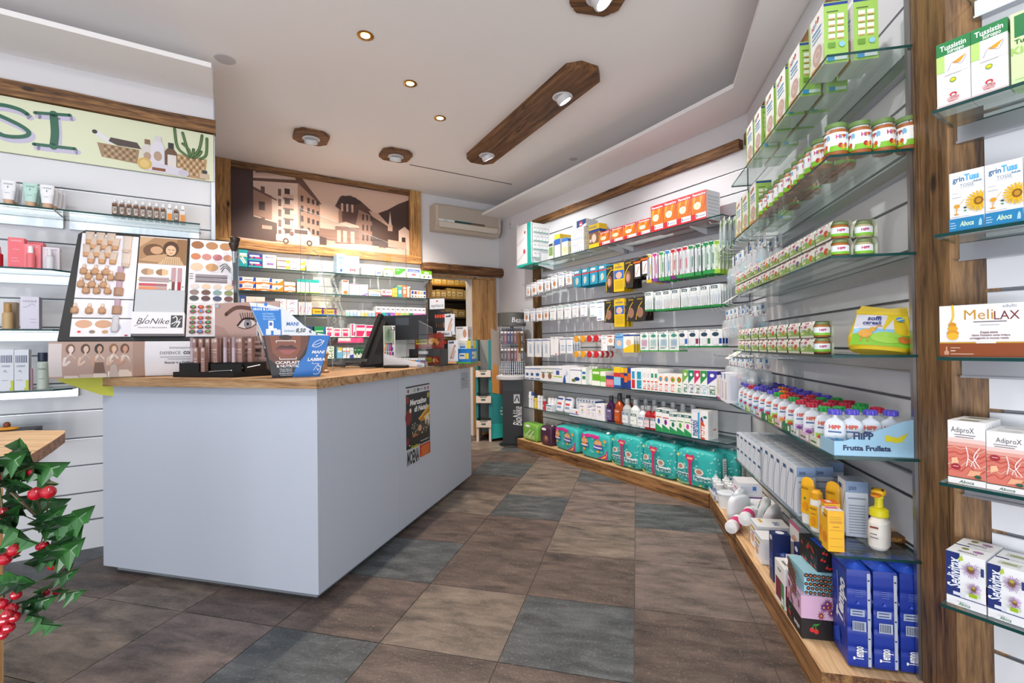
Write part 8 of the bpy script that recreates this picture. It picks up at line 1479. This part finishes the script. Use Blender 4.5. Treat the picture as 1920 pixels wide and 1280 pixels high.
# holly: leaves with spines on drooping stems
hp = (-.86, .78)
vz = empty('floor_vase', (-1.02, .66, 0)); MB().lathe([(.07,0),(.09,.02),(.1,.3),(.06,.6),(.05,.72),(.06,.75)], '#6a6258', seg=22).build('vase_body', vz); tag(vz, 'grey floor vase holding the holly, outside the left picture edge', 'vase')
r = empty('holly_bunch', (0, 0, 0))
m, N, L, bsdf = nodes('holly_leaf'); tc = N.new('ShaderNodeTexCoord'); nz = N.new('ShaderNodeTexNoise'); nz.inputs['Scale'].default_value = 18; L.new(tc.outputs['Object'], nz.inputs['Vector'])
rp = N.new('ShaderNodeValToRGB'); rp.color_ramp.elements[0].position = .35; rp.color_ramp.elements[0].color = lin('#0f2a16'); rp.color_ramp.elements[1].position = .7; rp.color_ramp.elements[1].color = lin('#35702e'); L.new(nz.outputs[0], rp.inputs[0]); L.new(rp.outputs[0], bsdf.inputs['Base Color']); bsdf.inputs['Roughness'].default_value = .35
def leaf(L_=.07, W_=.026, seed=0):
    q = random.Random(seed); b = MB(); n = 6; top_, bot_ = [], []
    for i in range(n+1):
        t = i/n; w = W_*math.sin(math.pi*min(1,t*.95+.03))**.7; sp = (1.22 if i % 2 else .70) if 0 < i < n else .05
        curl = .010*math.sin(t*3.1)+.004*(i%2)
        top_.append((t*L_, w*sp, curl+.008*(i%2))); bot_.append((t*L_, -w*sp, curl+.006*(i%2)))
    mid = [(i/n*L_, 0, .010*math.sin(i/n*3.1)-.003) for i in range(n+1)]
    for S_ in (top_, bot_):
        v = S_+mid; f = [(i, i+1, n+2+i, n+1+i) for i in range(n)]
        b.add(v, f if S_ is bot_ else [x[::-1] for x in f], 'holly_leaf', False)
        b.add([(p[0],p[1],p[2]-.0012) for p in v], [x[::-1] for x in f] if S_ is bot_ else f, 'holly_leaf', False)
    return b
def stem(pts, r_=.0022): b = MB(); b.tube(pts, r_, '#5a4a30', 6); b.build('stem', r)
def P3(px, py, d):   # holly spread measured from the photograph at arm's length
    return (d*(px-960)/900, d, 1.22-d*(py-647)/900)
S1 = [(-.98,.67,.72), P3(10,800,.72), P3(60,880,.72), P3(130,960,.72), P3(155,1010,.73)]
S1 = [(-.98,.67,.74), (-.93,.68,.98), (-.83,.70,1.06), (-.76,.71,1.03), (-.70,.72,.96), (-.66,.72,.90)]
S2 = [(-.99,.67,.74), (-.92,.66,.92), (-.80,.66,.96), (-.745,.67,.93), (-.71,.67,.86)]
S3 = [(-1.0,.66,.74), (-.93,.60,.86), (-.82,.60,.88), (-.76,.60,.82), (-.74,.60,.74)]
for s in (S1, S2, S3): stem(s)
LF = [(50,838,85,-60,.72),(12,850,80,-100,.70),(62,862,70,130,.70),(45,872,95,10,.72),(20,900,80,60,.72),(30,920,90,-10,.73),(5,950,110,-30,.70),(0,870,90,30,.70),(45,955,60,120,.72),(65,975,70,35,.70),(75,985,90,20,.70),(100,990,95,35,.70),(95,1000,60,15,.71),(35,1030,70,160,.70),(60,1050,80,40,.70),(95,1045,100,35,.70),(120,1030,70,60,.70),(65,1080,80,170,.68),(90,1085,55,-110,.69),(115,1090,70,5,.69),(100,1070,60,20,.70),(40,1115,75,10,.68),(60,1120,90,-20,.68),(20,990,60,80,.7),(60,905,50,150,.72)]
lfm = {}
for i, (px, py, ln_, ang, d) in enumerate(LF):
    sz = ln_*d/900; o = leaf(sz*.92, sz*.23, i).build('leaf', r); o.location = P3(px, py, d); a = math.radians(ang)
    o.rotation_euler = (math.radians(60+random.Random(i).uniform(-25, 25)), -a*0, 0)
    # leaf plane faces the shop; its axis points along ang in the upright plane
    X = Vector((math.cos(a), random.Random(i*3).uniform(-.35,.35), math.sin(a))).normalized(); Y = Vector((-math.sin(a), -.3, math.cos(a))).normalized(); Z = X.cross(Y).normalized(); Y = Z.cross(X)
    mm = Matrix((X, Y, Z)).transposed().to_4x4(); mm.translation = o.location; o.matrix_local = mm
    q = MB(); q.tube([P3(px, py, d), min(((Vector(p)-Vector(P3(px,py,d))).length, tuple(p)) for s in (S1,S2,S3) for p in s[1:])[1]], .0009, '#4a5a2c', 4); q.build('twig', r)
m, N, L, bsdf = nodes('berry'); bsdf.inputs['Base Color'].default_value = lin('#a80f22'); bsdf.inputs['Roughness'].default_value = .15; bsdf.inputs['Coat Weight'].default_value = .6
BE = [(66,914,13,.70),(90,911,13,.69),(3,950,12,.70),(58,873,9,.72),(26,1018,12,.68),(8,1035,12,.68),(82,1010,8,.70),(74,1012,8,.71),(97,1048,9,.70),(108,1050,8,.70),(6,1082,9,.68),(29,1101,10,.67),(105,1097,7,.69),(85,1098,7,.69),(2,1118,11,.66),(20,1128,11,.66),(26,1143,10,.66),(8,1148,12,.66),(15,1162,11,.66),(3,1175,10,.66),(12,1138,10,.65),(-6,1160,12,.66),(2,885,10,.71)]
for i, (px, py, rp_, d) in enumerate(BE):
    rr_ = rp_*.92*d/900; o = MB().lathe([(0,-rr_)]+[(rr_*math.cos(t), rr_*math.sin(t)) for t in [math.radians(x) for x in (-70,-45,-20,0,20,45,70)]]+[(.0012,rr_),(.001,rr_*1.05,'#2a1a10'),(0,rr_*1.06)], 'berry', seg=16).build('berry', r); o.location = P3(px, py, d)
    q = MB(); q.tube([P3(px, py, d), min(((Vector(p)-Vector(P3(px,py,d))).length, tuple(p)) for s in (S1,S2,S3) for p in s[1:])[1]], .0009, '#4a2c20', 4); q.build('twig', r)
tag(r, 'holly branches with red berries reaching in from the left edge', 'holly')
